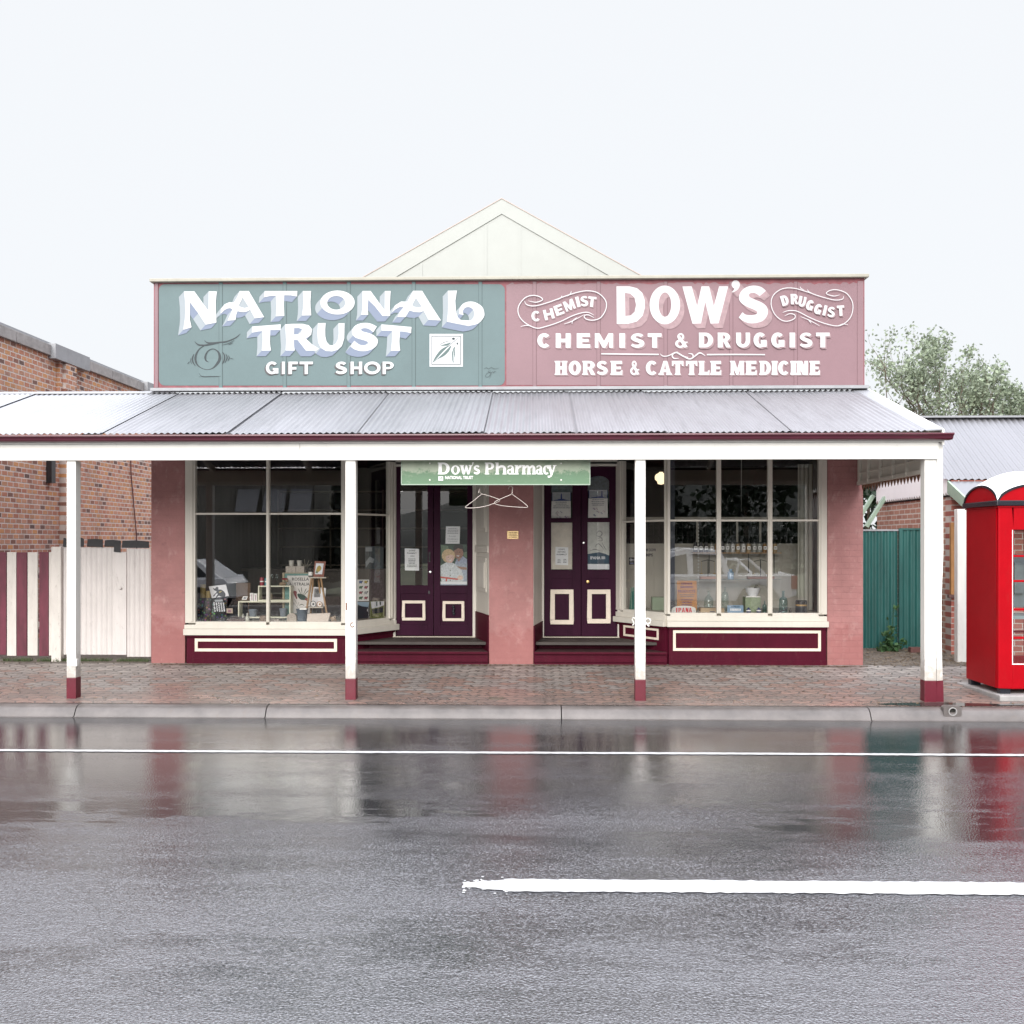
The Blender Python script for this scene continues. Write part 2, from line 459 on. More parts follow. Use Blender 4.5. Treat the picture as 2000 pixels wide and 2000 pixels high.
def glyph(ch, t=0.30, h=0.22, serif=0.0, thin=None):
    """heavy display capital in a unit box (0..1, 0..1), y up; t = stem, h = bar thickness; list of [outer, holes...]"""
    tn = thin or t
    g = []
    if ch == 'I': g = [[rect(0, 0, 1, 1)]]
    elif ch == 'H': g = [[rect(0, 0, t, 1)], [rect(1 - t, 0, 1, 1)], [rect(t * .8, .5 - h / 2, 1 - t * .8, .5 + h / 2)]]
    elif ch == 'E': g = [[rect(0, 0, t * 1.1, 1)], [rect(t, 0, 1, h)], [rect(t, 1 - h, .98, 1)], [rect(t, .5 - h * .42, .88, .5 + h * .42)]]
    elif ch == 'F': g = [[rect(0, 0, t * 1.1, 1)], [rect(t, 1 - h, 1, 1)], [rect(t, .46 - h * .45, .86, .46 + h * .45)]]
    elif ch == 'L': g = [[rect(0, 0, t * 1.1, 1)], [rect(t, 0, 1, h)]]
    elif ch == 'T': g = [[rect(0, 1 - h, 1, 1)], [rect(.5 - t / 2, 0, .5 + t / 2, 1 - h * .5)]]
    elif ch == 'N': g = [[rect(0, 0, tn * .85, 1)], [rect(1 - tn * .85, 0, 1, 1)], [[(0, 1), (t * 1.25, 1), (1, 0), (1 - t * 1.25, 0)]]]
    elif ch == 'M': g = [[rect(0, 0, t * .72, 1)], [rect(1 - t * .8, 0, 1, 1)], [[(0, 1), (t * .95, 1), (.5, .45), (1 - t * .95, 1), (1, 1), (.58, .0), (.42, .0)]]]
    elif ch == 'A': g = [[[(0, 0), (.36, 1), (.66, 1), (1, 0), (1 - t * 1.05, 0), (.5, .80), (t * .9, 0)]], [rect(.22, .2, .78, .2 + h * .85)]]
    elif ch == 'D':
        o = [(0, 0), (.45, 0)] + ell(.45, .5, .55, .5, 16, -90, 90)[1:-1] + [(.45, 1), (0, 1)]
        i = [(t, h * .9), (.45, h * .9)] + ell(.45, .5, .55 - t, .5 - h * .9, 14, -90, 90)[1:-1] + [(.45, 1 - h * .9), (t, 1 - h * .9)]
        g = [[o, i]]
    elif ch == 'O': g = [[ell(.5, .5, .5, .51, 36), ell(.5, .5, .5 - t, .5 - h, 30)]]
    elif ch == 'C': g = [[ringsec(.52, .5, .52, .51, t, h, 42, 318)]]
    elif ch == 'G': g = [[ringsec(.5, .5, .5, .51, t, h, 42, 350)], [rect(.55, .30, 1, .30 + h * .85)], [rect(1 - t * .95, .05, 1, .42)]]
    elif ch == 'S': g = [[S_LOOP]]
    elif ch == 'U':
        o = [(0, 1), (0, .42)] + ell(.5, .42, .5, .43, 16, 180, 360)[1:-1] + [(1, .42), (1, 1), (1 - t * .85, 1), (1 - t * .85, .42)] + ell(.5, .42, .5 - t * .92, .42 - h * .9, 14, 360, 180)[1:-1] + [(t, .42), (t, 1)]
        g = [[o]]
    elif ch in 'PR':
        c = .70; rr = .30
        o = [(0, 1 - 2 * rr), (.5, 1 - 2 * rr)] + ell(.5, c, .46, rr, 14, -90, 90)[1:-1] + [(.5, 1), (0, 1)]
        i = [(t, 1 - 2 * rr + h * .75), (.5, 1 - 2 * rr + h * .75)] + ell(.5, c, .46 - t, rr - h * .78, 12, -90, 90)[1:-1] + [(.5, 1 - h * .8), (t, 1 - h * .8)]
        g = [[o, i], [rect(0, 0, t, .6)]]
        if ch == 'R': g.append([[(.40, .46), (.72, .46), (1.02, 0), (.66, 0)]])
    elif ch == '&':
        g = [[ringsec(.44, .76, .27, .25, .15, .11, 0, 360)], [ell(.40, .28, .40, .29, 28), ell(.40, .28, .19, .15, 22)], [[(.2, .72), (.42, .80), (1.0, .06), (.72, 0)]], [[(.72, .42), (1.0, .42), (1.0, .36), (.85, .30), (.68, .05), (.56, .1)]]]
        g[0] = [ell(.44, .76, .27, .25, 24), ell(.44, .76, .12, .13, 18)]
    if serif:
        s = serif
        def tus(x0, x1, y, up):
            d = s if up else -s
            return [(x0 - s, y), ((x0 + x1) / 2, y + d * .35), (x1 + s, y), (x1 + s * .5, y + d), (x1, y + d * 1.6), (x0, y + d * 1.6), (x0 - s * .5, y + d)]
        st = {'H': [(0, t), (1 - t, 1)], 'I': [(0, 1)], 'N': [(0, tn * .85)], 'M': [(0, t * .72), (1 - t * .8, 1)], 'R': [(0, t)], 'D': [(0, t)], 'E': [(0, t)], 'L': [(0, t)], 'T': [(.5 - t / 2, .5 + t / 2)]}
        for x0, x1 in st.get(ch, []):
            g.append([tus(x0, x1, 0, True)])
            if ch != 'T': g.append([tus(x0, x1, 1, False)])
        if ch == 'A': g += [[tus(0, t * .9, 0, True)], [tus(1 - t, 1, 0, True)]]
        if ch == 'T': g += [[[(0, 1), (t * .5, 1), (t * .4, .66), (.0, .62)]], [[(1, 1), (1 - t * .5, 1), (1 - t * .4, .66), (1.0, .62)]]]
        if ch in 'EL': g += [[[(1, 0), (.8, 0), (.86, .30), (1.02, .36)]]]
    return g

class Sign:
    """lettering painted on a vertical board; coordinates in photo pixels, each stroke a hair in front of the last"""
    def __init__(s, Y, step=0.00009):
        s.Y, s.step, s.k, s.mb = Y, step, 0, MB()
    def f(s, org, sc):
        y = s.Y - s.k * s.step
        return lambda x, z: P(org[0] + x / sc, org[1] + z / sc, y)
    def shape(s, loops, mi, org=(0, 0), sc=1.0):
        s.k += 1
        s.mb.mi = mi
        s.mb.poly(loops, s.f(org, sc))
    def ribbon(s, pts, w, mi, org=(0, 0), sc=1.0, n=5):
        L, Rr = ribbon(pts, w, n)
        s.k += 1; s.mb.mi = mi
        f = s.f(org, sc)
        k = len(L)
        s.mb.add([f(*p) for p in L] + [f(*p) for p in Rr], [(i, i + 1, k + i + 1, k + i) for i in range(k - 1)])
    def extrude(s, loops, dx, dy, mis, org, sc):
        """painted block shade: the sides of the letter swept by (dx, dy); colour by the way each side faces"""
        qs = []
        for li, lp in enumerate(loops):
            ar = sum(lp[i][0] * lp[(i + 1) % len(lp)][1] - lp[(i + 1) % len(lp)][0] * lp[i][1] for i in range(len(lp)))
            sg = 1 if ar > 0 else -1
            if li > 0: sg = -sg
            for i in range(len(lp)):
                a, b = lp[i], lp[(i + 1) % len(lp)]
                nx, ny = (b[1] - a[1]) * sg, -(b[0] - a[0]) * sg
                L = math.hypot(nx, ny)
                if L < 1e-6: continue
                nx /= L; ny /= L
                if nx * dx + ny * dy <= 0: continue
                mi = mis[1] if ny > abs(nx) * 0.75 else mis[0]
                qs.append(((a[0] + b[0]) * dx + (a[1] + b[1]) * dy, mi, [a, b, (b[0] + dx, b[1] + dy), (a[0] + dx, a[1] + dy)]))
        qs.sort(key=lambda q: q[0])
        for j, (d, mi, q) in enumerate(qs):
            s.mb.mi = mi
            y = s.Y - s.k * s.step - j * 0.00002
            s.mb.add([P(org[0] + x / sc, org[1] + z / sc, y) for x, z in q], [(0, 1, 2, 3)])
        s.k += max(1, int(len(qs) * 0.00002 / s.step) + 1)
    def glyphs(s, text, boxes, y0, y1, mi, org, sc, shade=None, rot=None, **kw):
        """letters into pixel boxes (x0, x1); y0 top, y1 bottom; shade = (dx, dy, mi)"""
        jobs = []
        for i, (ch, bx) in enumerate(zip(text, boxes)):
            x0, x1 = bx[0], bx[1]
            ya, yb = (bx[2], bx[3]) if len(bx) > 2 else (y0, y1)
            k2 = dict(kw)
            if 'tpx' in k2:
                tp = k2.pop('tpx'); k2['t'] = min(0.48, tp / (x1 - x0))
            if 'hpx' in k2: k2['h'] = k2.pop('hpx') / (yb - ya)
            if 'spx' in k2: k2['serif'] = k2.pop('spx') / max(x1 - x0, (yb - ya) * .55)
            g = glyph(ch, **k2)
            a = R(rot[i]) if rot else 0
            cx, cy = (x0 + x1) / 2, (ya + yb) / 2
            def tf(p):
                x, y = x0 + p[0] * (x1 - x0), yb - p[1] * (yb - ya)
                dx, dy = x - cx, y - cy
                return (cx + dx * math.cos(a) + dy * math.sin(a), cy - dx * math.sin(a) + dy * math.cos(a))
            jobs.append([[[tf(p) for p in lp] for lp in sh] for sh in g])
        k0 = s.k
        if shade:
            dx, dy, smi = shade
            for fi, fr in enumerate((1.0, 0.66, 0.33)):
                for gi, g in enumerate(jobs):
                    for si, sh in enumerate(g):
                        s.k = k0 + fi * 24 + (gi % 2) * 12 + si
                        s.shape([[(x + dx * fr, y + dy * fr) for x, y in lp] for lp in sh], smi, org, sc)
            k0 += 74
        for gi, g in enumerate(jobs):
            for si, sh in enumerate(g):
                s.k = k0 + (gi % 2) * 12 + si
                s.shape(sh, mi, org, sc)
        s.k = k0 + 26

_txt = {}
def text_tris(st, bold=0.0, spacing=1.0):
    key = (st, bold, spacing)
    if key not in _txt:
        cu = bpy.data.curves.new('text', 'FONT'); cu.body = st; cu.size = 1.0; cu.offset = bold; cu.resolution_u = 2; cu.space_character = spacing
        o = bpy.data.objects.new('text', cu); C.objects.link(o)
        dg = bpy.context.evaluated_depsgraph_get()
        me = o.evaluated_get(dg).to_mesh()
        vs = [tuple(v.co) for v in me.vertices]; fs = [tuple(p.vertices) for p in me.polygons]
        o.evaluated_get(dg).to_mesh_clear()
        bpy.data.objects.remove(o); bpy.data.curves.remove(cu)
        x0, x1 = min(v[0] for v in vs), max(v[0] for v in vs); y0, y1 = min(v[1] for v in vs), max(v[1] for v in vs)
        _txt[key] = ([((v[0] - x0) / (x1 - x0), (v[1] - y0) / (y1 - y0)) for v in vs], fs)
    return _txt[key]
def put_text(mb, st, f, u0, u1, v0, v1, bold=0.015, spacing=1.0):
    """text stretched into the (u,v) box, f maps (u,v) to 3D; v up"""
    vs, fs = text_tris(st, bold, spacing)
    mb.add([f(u0 + x * (u1 - u0), v0 + y * (v1 - v0)) for x, y in vs], fs)

# ================================================================ MATERIALS OF THE PLACE
CREAM = pm('cream_paint', (0.61, 0.575, 0.51), 0.45, 0.06, 5, dirt=0.12, streak=True)
WHITE = pm('white_paint', (0.70, 0.69, 0.655), 0.45, 0.04, 4, dirt=0.16, streak=True, foot=0.6)
WARMW = pm('gable_paint', (0.335, 0.348, 0.328), 0.5, 0.03, 4)
MAROON = pm('maroon_paint', (0.068, 0.006, 0.017), 0.5, 0.18, 7, dirt=0.25, streak=True, bmp=0.05, spec=0.08)
MAROOND = pm('door_paint', (0.034, 0.006, 0.021), 0.45, 0.2, 6, streak=True, spec=0.08)
POSTRED = pm('post_red_paint', (0.105, 0.006, 0.017), 0.4, 0.15, 8, dirt=0.3)
GUTTER = pm('gutter_maroon', (0.080, 0.008, 0.022), 0.3, 0.25, 3, dirt=0.2)
MOULD = pm('moulding_cream', (0.76, 0.66, 0.55), 0.5, 0.08, 12, dirt=0.15)
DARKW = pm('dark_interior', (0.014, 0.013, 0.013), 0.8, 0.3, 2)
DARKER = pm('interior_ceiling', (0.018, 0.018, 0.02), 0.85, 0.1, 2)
BEIGE = pm('partition_paint', (0.40, 0.37, 0.32), 0.6, 0.08, 4, streak=True)
SHELFW = pm('display_board', (0.50, 0.46, 0.40), 0.6, 0.12, 8)
TIMBER = pm('raw_timber', (0.36, 0.21, 0.10), 0.6, 0.25, 9, streak=True)
GREYC = pm('concrete', (0.30, 0.29, 0.285), 0.55, 0.22, 5, dirt=0.25, bmp=0.25, bscale=90)
GALV = None
def galv_mat(name, col, lo, hi, streaks=0.5):
    m, n, l, b = nt(name)
    pos = geo(n)
    a = noise(n, l, pos, 1.1, 6, 0.6, 1.0, 0.35, 0.35)
    s2 = noise(n, l, pos, 9, 5, 0.7, 1.0, 0.12, 0.12)
    c = mixc(n, l, ramp(n, l, a, (0.3, 0.0), (0.7, 1.0)), tuple(x * 0.82 for x in col), col)
    c = mixc(n, l, ramp(n, l, s2, (0.5, 0.0), (0.75, streaks)), c, tuple(x * 0.62 for x in col))
    l.new(c, b.inputs['Base Color'])
    l.new(ramp(n, l, a, (0.3, lo), (0.7, hi)), b.inputs['Roughness'])
    b.inputs['Metallic'].default_value = 0.35
    return m
GALV = galv_mat('galvanised_iron', (0.275, 0.275, 0.293), 0.34, 0.5, 0.6)
GALVN = galv_mat('newer_zinc_iron', (0.31, 0.315, 0.335), 0.35, 0.5, 0.25)
LEAD = pm('lead_flashing', (0.27, 0.275, 0.29), 0.5, 0.15, 6)
GLASS = glass('window_glass', (0.94, 0.95, 0.94), 2.1, 0.02)
BOTTLEG = glass('bottle_glass', (0.80, 0.88, 0.86), 1.6)
BLUEG = glass('blue_bottle_glass', (0.45, 0.62, 0.80), 1.6)
TEALG = glass('teal_bottle_glass', (0.55, 0.72, 0.72), 1.6)

PLASTER = brick_mat('pink_painted_masonry', 'x', [], None, h=0.086, w=0.23, ms=0.006, rough=0.7, bmp=0.35, paint=(0.350, 0.160, 0.153))
PBRICK = brick_mat('pink_painted_brick', 'x', [], None, h=0.086, w=0.23, ms=0.008, rough=0.65, bmp=0.4, paint=(0.350, 0.160, 0.153), joints=0.22)
PLASTERY = brick_mat('pink_painted_masonry_side', 'y', [], None, h=0.086, w=0.23, ms=0.006, rough=0.7, bmp=0.6, paint=(0.350, 0.160, 0.153))
OLDBRICK = brick_mat('old_red_brick', 'y', [(0.13, 0.08, 0.07), (0.43, 0.18, 0.115), (0.52, 0.245, 0.155), (0.52, 0.28, 0.195), (0.60, 0.29, 0.12), (0.36, 0.20, 0.155)], (0.66, 0.57, 0.52), w=0.17, ms=0.012, grime=0.38)
OLDBRICKX = brick_mat('old_red_brick_front', 'x', [(0.06, 0.04, 0.04), (0.21, 0.07, 0.045), (0.27, 0.10, 0.062), (0.36, 0.14, 0.055)], (0.42, 0.37, 0.32), ms=0.011, grime=0.85)
NEWBRICK = brick_mat('red_brick', 'x', [(0.27, 0.075, 0.055), (0.34, 0.10, 0.075), (0.38, 0.135, 0.10)], (0.55, 0.49, 0.44), w=0.24, ms=0.008, grime=0.25, bmp=0.4)
NEWBRICKY = brick_mat('salmon_brick', 'y', [(0.40, 0.20, 0.14), (0.46, 0.24, 0.17), (0.36, 0.17, 0.12)], (0.66, 0.60, 0.53), w=0.24, ms=0.012, grime=0.2, bmp=0.4)

def sign_mat(name, col, worn):
    m, n, l, b = nt(name)
    pos = geo(n)
    a = noise(n, l, pos, 1.3, 8, 0.65)
    f = noise(n, l, pos, 160, 3, 0.6)
    c = mixc(n, l, ramp(n, l, a, (0.25, 0.0), (0.75, 1.0)), tuple(x * 0.88 for x in col), tuple(min(1, x * 1.08) for x in col))
    c = mixc(n, l, ramp(n, l, f, (0.35, 0.10), (0.6, 0.0)), c, tuple(x * 0.6 for x in col))
    l.new(c, b.inputs['Base Color'])
    b.inputs['Roughness'].default_value = 0.55
    bump(n, l, b, noise(n, l, pos, 70, 5, 0.6), 0.12, 0.006)
    return m
GREENP = sign_mat('sign_sage_green', (0.087, 0.134, 0.140), 0)
ROSEP = sign_mat('sign_dusty_rose', (0.198, 0.114, 0.130), 0)
JOINT_SHADE_G = flat('joint_shade_green', (.038, .062, .066)); JOINT_SHADE_R = flat('joint_shade_rose', (.105, .05, .06))
REDEDGE = pm('sign_red_border', (0.20, 0.055, 0.068), 0.6, 0.3, 9, streak=False)

ROFF = (3.7, 1.2, 0)
def road_mat():
    m, n, l, b = nt('wet_asphalt')
    pos = geo(n)
    sp = n.new('ShaderNodeSeparateXYZ'); l.new(pos, sp.inputs[0]); y = sp.outputs[1]
    grain = noise(n, l, pos, 75, 3, 0.6)
    fine = noise(n, l, pos, 210, 2, 0.5)
    stone = n.new('ShaderNodeTexVoronoi'); stone.inputs['Scale'].default_value = 78.0
    l.new(pos, stone.inputs['Vector'])
    big = noise(n, l, pos, 0.42, 6, 0.62, 0.6, 1.6, 1, loc=ROFF)
    mid = noise(n, l, pos, 2.6, 6, 0.7, 0.5, 1.8, 1)
    ns = math_(n, l, 'ADD', math_(n, l, 'MULTIPLY', math_(n, l, 'SUBTRACT', big, .5), 1.5), math_(n, l, 'MULTIPLY', math_(n, l, 'SUBTRACT', mid, .5), 0.9))
    # water lies deeper towards the kerb and in the two wheel tracks; the crown drains
    side = ramp(n, l, math_(n, l, 'MULTIPLY', math_(n, l, 'SUBTRACT', y, 4.5), .16), (.02, 0.0), (.72, 1.0))
    def track(c, w): return math_(n, l, 'MAXIMUM', math_(n, l, 'SUBTRACT', 1.0, math_(n, l, 'MULTIPLY', math_(n, l, 'ABSOLUTE', math_(n, l, 'SUBTRACT', y, c)), 1 / w)), 0.0)
    tr = math_(n, l, 'MAXIMUM', track(6.62, .55), math_(n, l, 'MULTIPLY', track(4.45, .6), .25))
    trn = math_(n, l, 'MULTIPLY', tr, ramp(n, l, math_(n, l, 'ADD', ns, .5), (.44, 0.0), (.60, 1.0)))
    w = math_(n, l, 'ADD', math_(n, l, 'ADD', math_(n, l, 'MULTIPLY', side, .80), math_(n, l, 'MULTIPLY', trn, .85)), math_(n, l, 'ADD', math_(n, l, 'MULTIPLY', ns, 1.1), .06))
    # stone tops stand out of the film where it is thin
    w = math_(n, l, 'ADD', w, math_(n, l, 'MULTIPLY', math_(n, l, 'SUBTRACT', .5, grain), 1.5))
    wet = ramp(n, l, w, (.05, 0.0), (.78, 1.0))
    dry = mixc(n, l, ramp(n, l, grain, (.28, 0.0), (.72, 1.0)), (.024, .024, .028), (.112, .113, .126))
    wc = mixc(n, l, ramp(n, l, grain, (.28, 0.0), (.72, 1.0)), (.010, .010, .011), (.036, .036, .038))
    l.new(mixc(n, l, wet, dry, wc), b.inputs['Base Color'])
    l.new(ramp(n, l, wet, (0.0, .22), (.5, .12), (1.0, .055)), b.inputs['Roughness'])
    b.inputs['Specular IOR Level'].default_value = 0.5
    b.inputs['IOR'].default_value = 2.15
    hs = math_(n, l, 'ADD', math_(n, l, 'MULTIPLY', stone.outputs['Distance'], 1.1), math_(n, l, 'ADD', grain, math_(n, l, 'MULTIPLY', fine, .35)))
    rip = noise(n, l, pos, 13, 4, 0.55, 0.45, 1.7, 1)
    hh = n.new('ShaderNodeMath'); hh.operation = 'MULTIPLY_ADD'
    l.new(rip, hh.inputs[0]); hh.inputs[1].default_value = 1.6; l.new(hs, hh.inputs[2])
    bn = bump(n, l, b, hh.outputs[0], 0.3, 0.010)
    l.new(ramp(n, l, wet, (0.0, .34), (.5, .17), (1.0, .060)), bn.inputs['Strength'])
    return m
ROAD = road_mat()
def paver_mat():
    m, n, l, b = nt('interlocking_pavers')
    pos = geo(n)
    sp = n.new('ShaderNodeSeparateXYZ'); l.new(pos, sp.inputs[0])
    x, y = sp.outputs[0], sp.outputs[1]
    def tri(v, per, amp):
        q = math_(n, l, 'PINGPONG', v, per / 2)
        return math_(n, l, 'MULTIPLY', math_(n, l, 'SUBTRACT', q, per / 4), amp * 4 / per)
    x2 = math_(n, l, 'ADD', x, tri(y, 0.26, 0.034))
    y2 = math_(n, l, 'ADD', y, tri(x2, 0.23, 0.030))
    cb = n.new('ShaderNodeCombineXYZ'); l.new(x2, cb.inputs[0]); l.new(y2, cb.inputs[1])
    bt = n.new('ShaderNodeTexBrick'); bt.offset = 0.5
    bt.inputs['Scale'].default_value = 1.0; bt.inputs['Brick Width'].default_value = 0.23; bt.inputs['Row Height'].default_value = 0.13
    bt.inputs['Mortar Size'].default_value = 0.013; bt.inputs['Mortar Smooth'].default_value = 0.35
    bt.inputs['Color1'].default_value = (0, 0, 0, 1); bt.inputs['Color2'].default_value = (1, 1, 1, 1); bt.inputs['Mortar'].default_value = (0.5, 0.5, 0.5, 1)
    l.new(cb.outputs[0], bt.inputs['Vector'])
    grey = mixc(n, l, bt.outputs['Color'], (0.22, 0.195, 0.180), (0.40, 0.358, 0.328))
    red = mixc(n, l, bt.outputs['Color'], (0.140, 0.108, 0.095), (0.25, 0.142, 0.110))
    big = noise(n, l, pos, 1.0, 5, 0.6, 0.5, 1, 1)
    band = math_(n, l, 'SUBTRACT', 12.62, y)              # the outer band is laid in red pavers, the inner in grey
    sel = math_(n, l, 'ADD', math_(n, l, 'MULTIPLY', band, 1.4), math_(n, l, 'MULTIPLY', math_(n, l, 'SUBTRACT', big, 0.5), 3.0))
    sel = math_(n, l, 'ADD', sel, math_(n, l, 'MULTIPLY', math_(n, l, 'SUBTRACT', bt.outputs['Color'], 0.5), 2.4))
    c = mixc(n, l, ramp(n, l, sel, (0.25, 0.0), (0.75, 0.85)), grey, red)
    fine = noise(n, l, pos, 60, 5, 0.7)
    c = mixc(n, l, ramp(n, l, fine, (0.35, 0.25), (0.65, 0.0)), c, (0.07, 0.06, 0.055))
    st = noise(n, l, pos, 0.9, 7, 0.7)
    c = mixc(n, l, ramp(n, l, st, (0.50, 0.0), (0.70, 0.45)), c, (0.07, 0.055, 0.05))
    c = mixc(n, l, bt.outputs['Fac'], c, (0.085, 0.075, 0.07))
    l.new(c, b.inputs['Base Color'])
    wet = noise(n, l, pos, 1.4, 5, 0.6, 0.6, 1, 1)
    wy = math_(n, l, 'MULTIPLY', math_(n, l, 'SUBTRACT', y, 11.0), 0.20)
    l.new(ramp(n, l, math_(n, l, 'ADD', wet, wy), (0.40, 0.16), (0.70, 0.50)), b.inputs['Roughness'])
    hm = n.new('ShaderNodeMath'); hm.operation = 'MULTIPLY_ADD'
    l.new(bt.outputs['Fac'], hm.inputs[0]); hm.inputs[1].default_value = -1.4; l.new(fine, hm.inputs[2])
    bump(n, l, b, hm.outputs[0], 0.5, 0.006)
    return m
PAVER = paver_mat()
KERB = pm('wet_kerb_concrete', (0.118, 0.104, 0.099), 0.36, 0.35, 3.0, dirt=0.45, bmp=0.2, bscale=80)
PAINTW = pm('road_paint', (0.44, 0.44, 0.44), 0.4, 0.14, 30, dirt=0.4, bmp=0.4, bscale=110)
DIRT = pm('gravel_dirt', (0.15, 0.125, 0.10), 0.8, 0.45, 9, dirt=0.6, bmp=0.9, bscale=70)
GRASSG = pm('field_ground', (0.07, 0.085, 0.04), 0.95, 0.4, 0.5)
YF, YD, YP = 13.6, 14.5, 11.15
def pave_z(y): return -0.125 + (y - 10.9) / 2.7 * 0.125
def road_z(y):
    c = 5.0
    t = (y - c) / (10.72 - c)
    return -0.165 - 0.09 * abs(t) ** 1.6

# ================================================================ SETTING
g = MB().add([(-700, -700, -0.42), (700, -700, -0.42), (700, 700, -0.42), (-700, 700, -0.42)], [(0, 1, 2, 3)])
tag(g.build('ground', GRASSG, loc=(0, 0, -0.42)), kind='structure')
g = MB()
ys = [-0.72 + (10.72 + 0.72) * i / 24 for i in range(25)]
for i in range(24):
    g.add([(-70, ys[i], road_z(ys[i])), (70, ys[i], road_z(ys[i])), (70, ys[i + 1], road_z(ys[i + 1])), (-70, ys[i + 1], road_z(ys[i + 1]))], [(0, 1, 2, 3)])
tag(g.build('road', ROAD, loc=(0, 5, -0.2), smooth=30), kind='structure')
# kerb: rolled concrete edge in cast lengths
def kerb_run(x0, x1, yb, sgn, name='kerb'):
    prof = [(0.0, -0.128), (0.06, -0.128), (0.10, -0.138), (0.135, -0.165), (0.165, -0.215), (0.185, -0.248), (0.22, -0.2515)]
    k = MB()
    vs, nX = [], len(prof)
    for x in (x0, x1):
        for d, z in prof: vs.append((x, yb - sgn * d, z))
        for d, z in ((0.22, -0.5), (0.0, -0.5)): vs.append((x, yb - sgn * d, z))
    m = nX + 2
    k.add(vs, [(i, (i + 1) % m, m + (i + 1) % m, m + i) for i in range(m)] + [tuple(range(m)), tuple(range(m, 2 * m))])
    return k
joints = [-22, -14] + [PXX(px, 10.85) for px in (-520, 155, 524, 1096, 1694)] + [8.5, 12.0, 16, 24]
kb = MB()
for a, b in zip(joints, joints[1:]):
    q = kerb_run(a + 0.006, b - 0.006, 10.90, 1)
    kb.add(q.v, q.f)
tag(kb.build('kerb', KERB, loc=(0, 10.8, -0.2), smooth=40), kind='structure')
kb = kerb_run(-30, 30, -0.92, -1)
tag(kb.build('kerb', KERB, loc=(0, -0.8, -0.2), smooth=40), kind='structure')
g = MB().add([(-40, 10.90, -0.125), (40, 10.90, -0.125), (40, 13.62, 0.001), (-40, 13.62, 0.001)], [(0, 1, 2, 3)])
tag(g.build('pavement', PAVER, loc=(0, 12, -0.1)), kind='structure')
g = MB().add([(-40, -0.92, -0.125), (40, -0.92, -0.125), (40, -4.2, -0.05), (-40, -4.2, -0.05)], [(0, 1, 2, 3)])
tag(g.build('pavement', PAVER, loc=(0, -2, -0.1)), kind='structure')
# gravelly yard behind the building line, gently uneven
g = MB()
nx, ny = 60, 24
for i in range(nx + 1):
    for j in range(ny + 1):
        x = -30 + i; y = 13.60 + (j / ny) ** 1.8 * 60
        g.v.append((x, y, 0.004 + min(0.06, (y - 13.6) * 0.028) + (0.008 * math.sin(x * 3.1 + y * 2.3) if j else 0)))
for i in range(nx):
    for j in range(ny):
        a = i * (ny + 1) + j
        g.f.append([a, a + ny + 1, a + ny + 2, a + 1]); g.m.append(0)
tag(g.build('yard', DIRT, loc=(0, 14, 0), smooth=30), kind='structure')
# road markings: worn-edged sheets
def stripe(x0, x1, yfun, w, z_off, seed, jag=0.012, taper=0.0):
    rr = random.Random(seed); k = MB()
    n = int((x1 - x0) / 0.035)
    for i in range(n + 1):
        x = x0 + (x1 - x0) * i / n
        ww = w / 2
        if taper and x < x0 + taper: ww *= 0.32 + 0.68 * min(1, (x - x0) / taper) ** 1.2
        ya, yb = yfun(x) - ww - rr.random() * jag, yfun(x) + ww + rr.random() * jag
        k.v += [(x, ya, road_z(ya) + z_off), (x, yb, road_z(yb) + z_off)]
    for i in range(n):
        k.f.append([2 * i, 2 * i + 2, 2 * i + 3, 2 * i + 1]); k.m.append(0)
    return k
e = stripe(-30, 30, lambda x: 8.80 + 0.012 * math.sin(x * 0.5), 0.075, 0.005, 3, 0.012)
tag(e.build('edge_line', PAINTW, loc=(0, 8.8, -0.2)), kind='structure')
YC = 5.27
c = stripe(PXX(905, YC), 4.6, lambda x: YC + 0.012 * x * 0.4, 0.175, 0.005, 4, 0.016, taper=0.26)
# overspray flecks round the start of the stripe
rr = random.Random(5)
for i in range(120):
    x = PXX(905, YC) + rr.random() * 0.35; y = YC + rr.gauss(0, 0.05); s = 0.004 + rr.random() * 0.006
    c.add([(x - s, y - s, road_z(y) + .004), (x + s, y - s, road_z(y) + .004), (x + s, y + s, road_z(y) + .004), (x - s, y + s, road_z(y) + .004)], [(0, 1, 2, 3)])
tag(c.build('centre_line', PAINTW, loc=(2, YC, -0.2)), kind='structure')
# rain puddle lying in the dip beside the corner post
m, n, l, b = nt('puddle_water')
b.inputs['Base Color'].default_value = (0.035, 0.03, 0.028, 1); b.inputs['Roughness'].default_value = 0.05; b.inputs['Specular IOR Level'].default_value = 0.6
pud = MB()
lp = smooth_loop([(3.95, 11.02), (4.3, 10.94), (5.0, 10.925), (5.7, 10.95), (6.4, 10.93), (6.5, 11.05), (5.9, 11.1), (5.3, 11.06), (4.8, 11.12), (4.35, 11.10)], 5)
pud.poly([lp], lambda x, y: (x, y, pave_z(y) + 0.004))
tag(pud.build('puddle', m, loc=(5, 11, -0.12)), kind='structure')

# ================================================================ SHOP BUILDING
XL, XR = PXX(295, YF), PXX(1686, YF)
shop = thing('shop_building', 'old single storey country shop with painted parapet, pink pillars and maroon doors', 'building', ((XL + XR) / 2, YF, 0))
ZT = 2.98                                   # top of the openings, under the verandah roof
ZPT = PZ(549, YF); ZPB = PZ(760, YF)
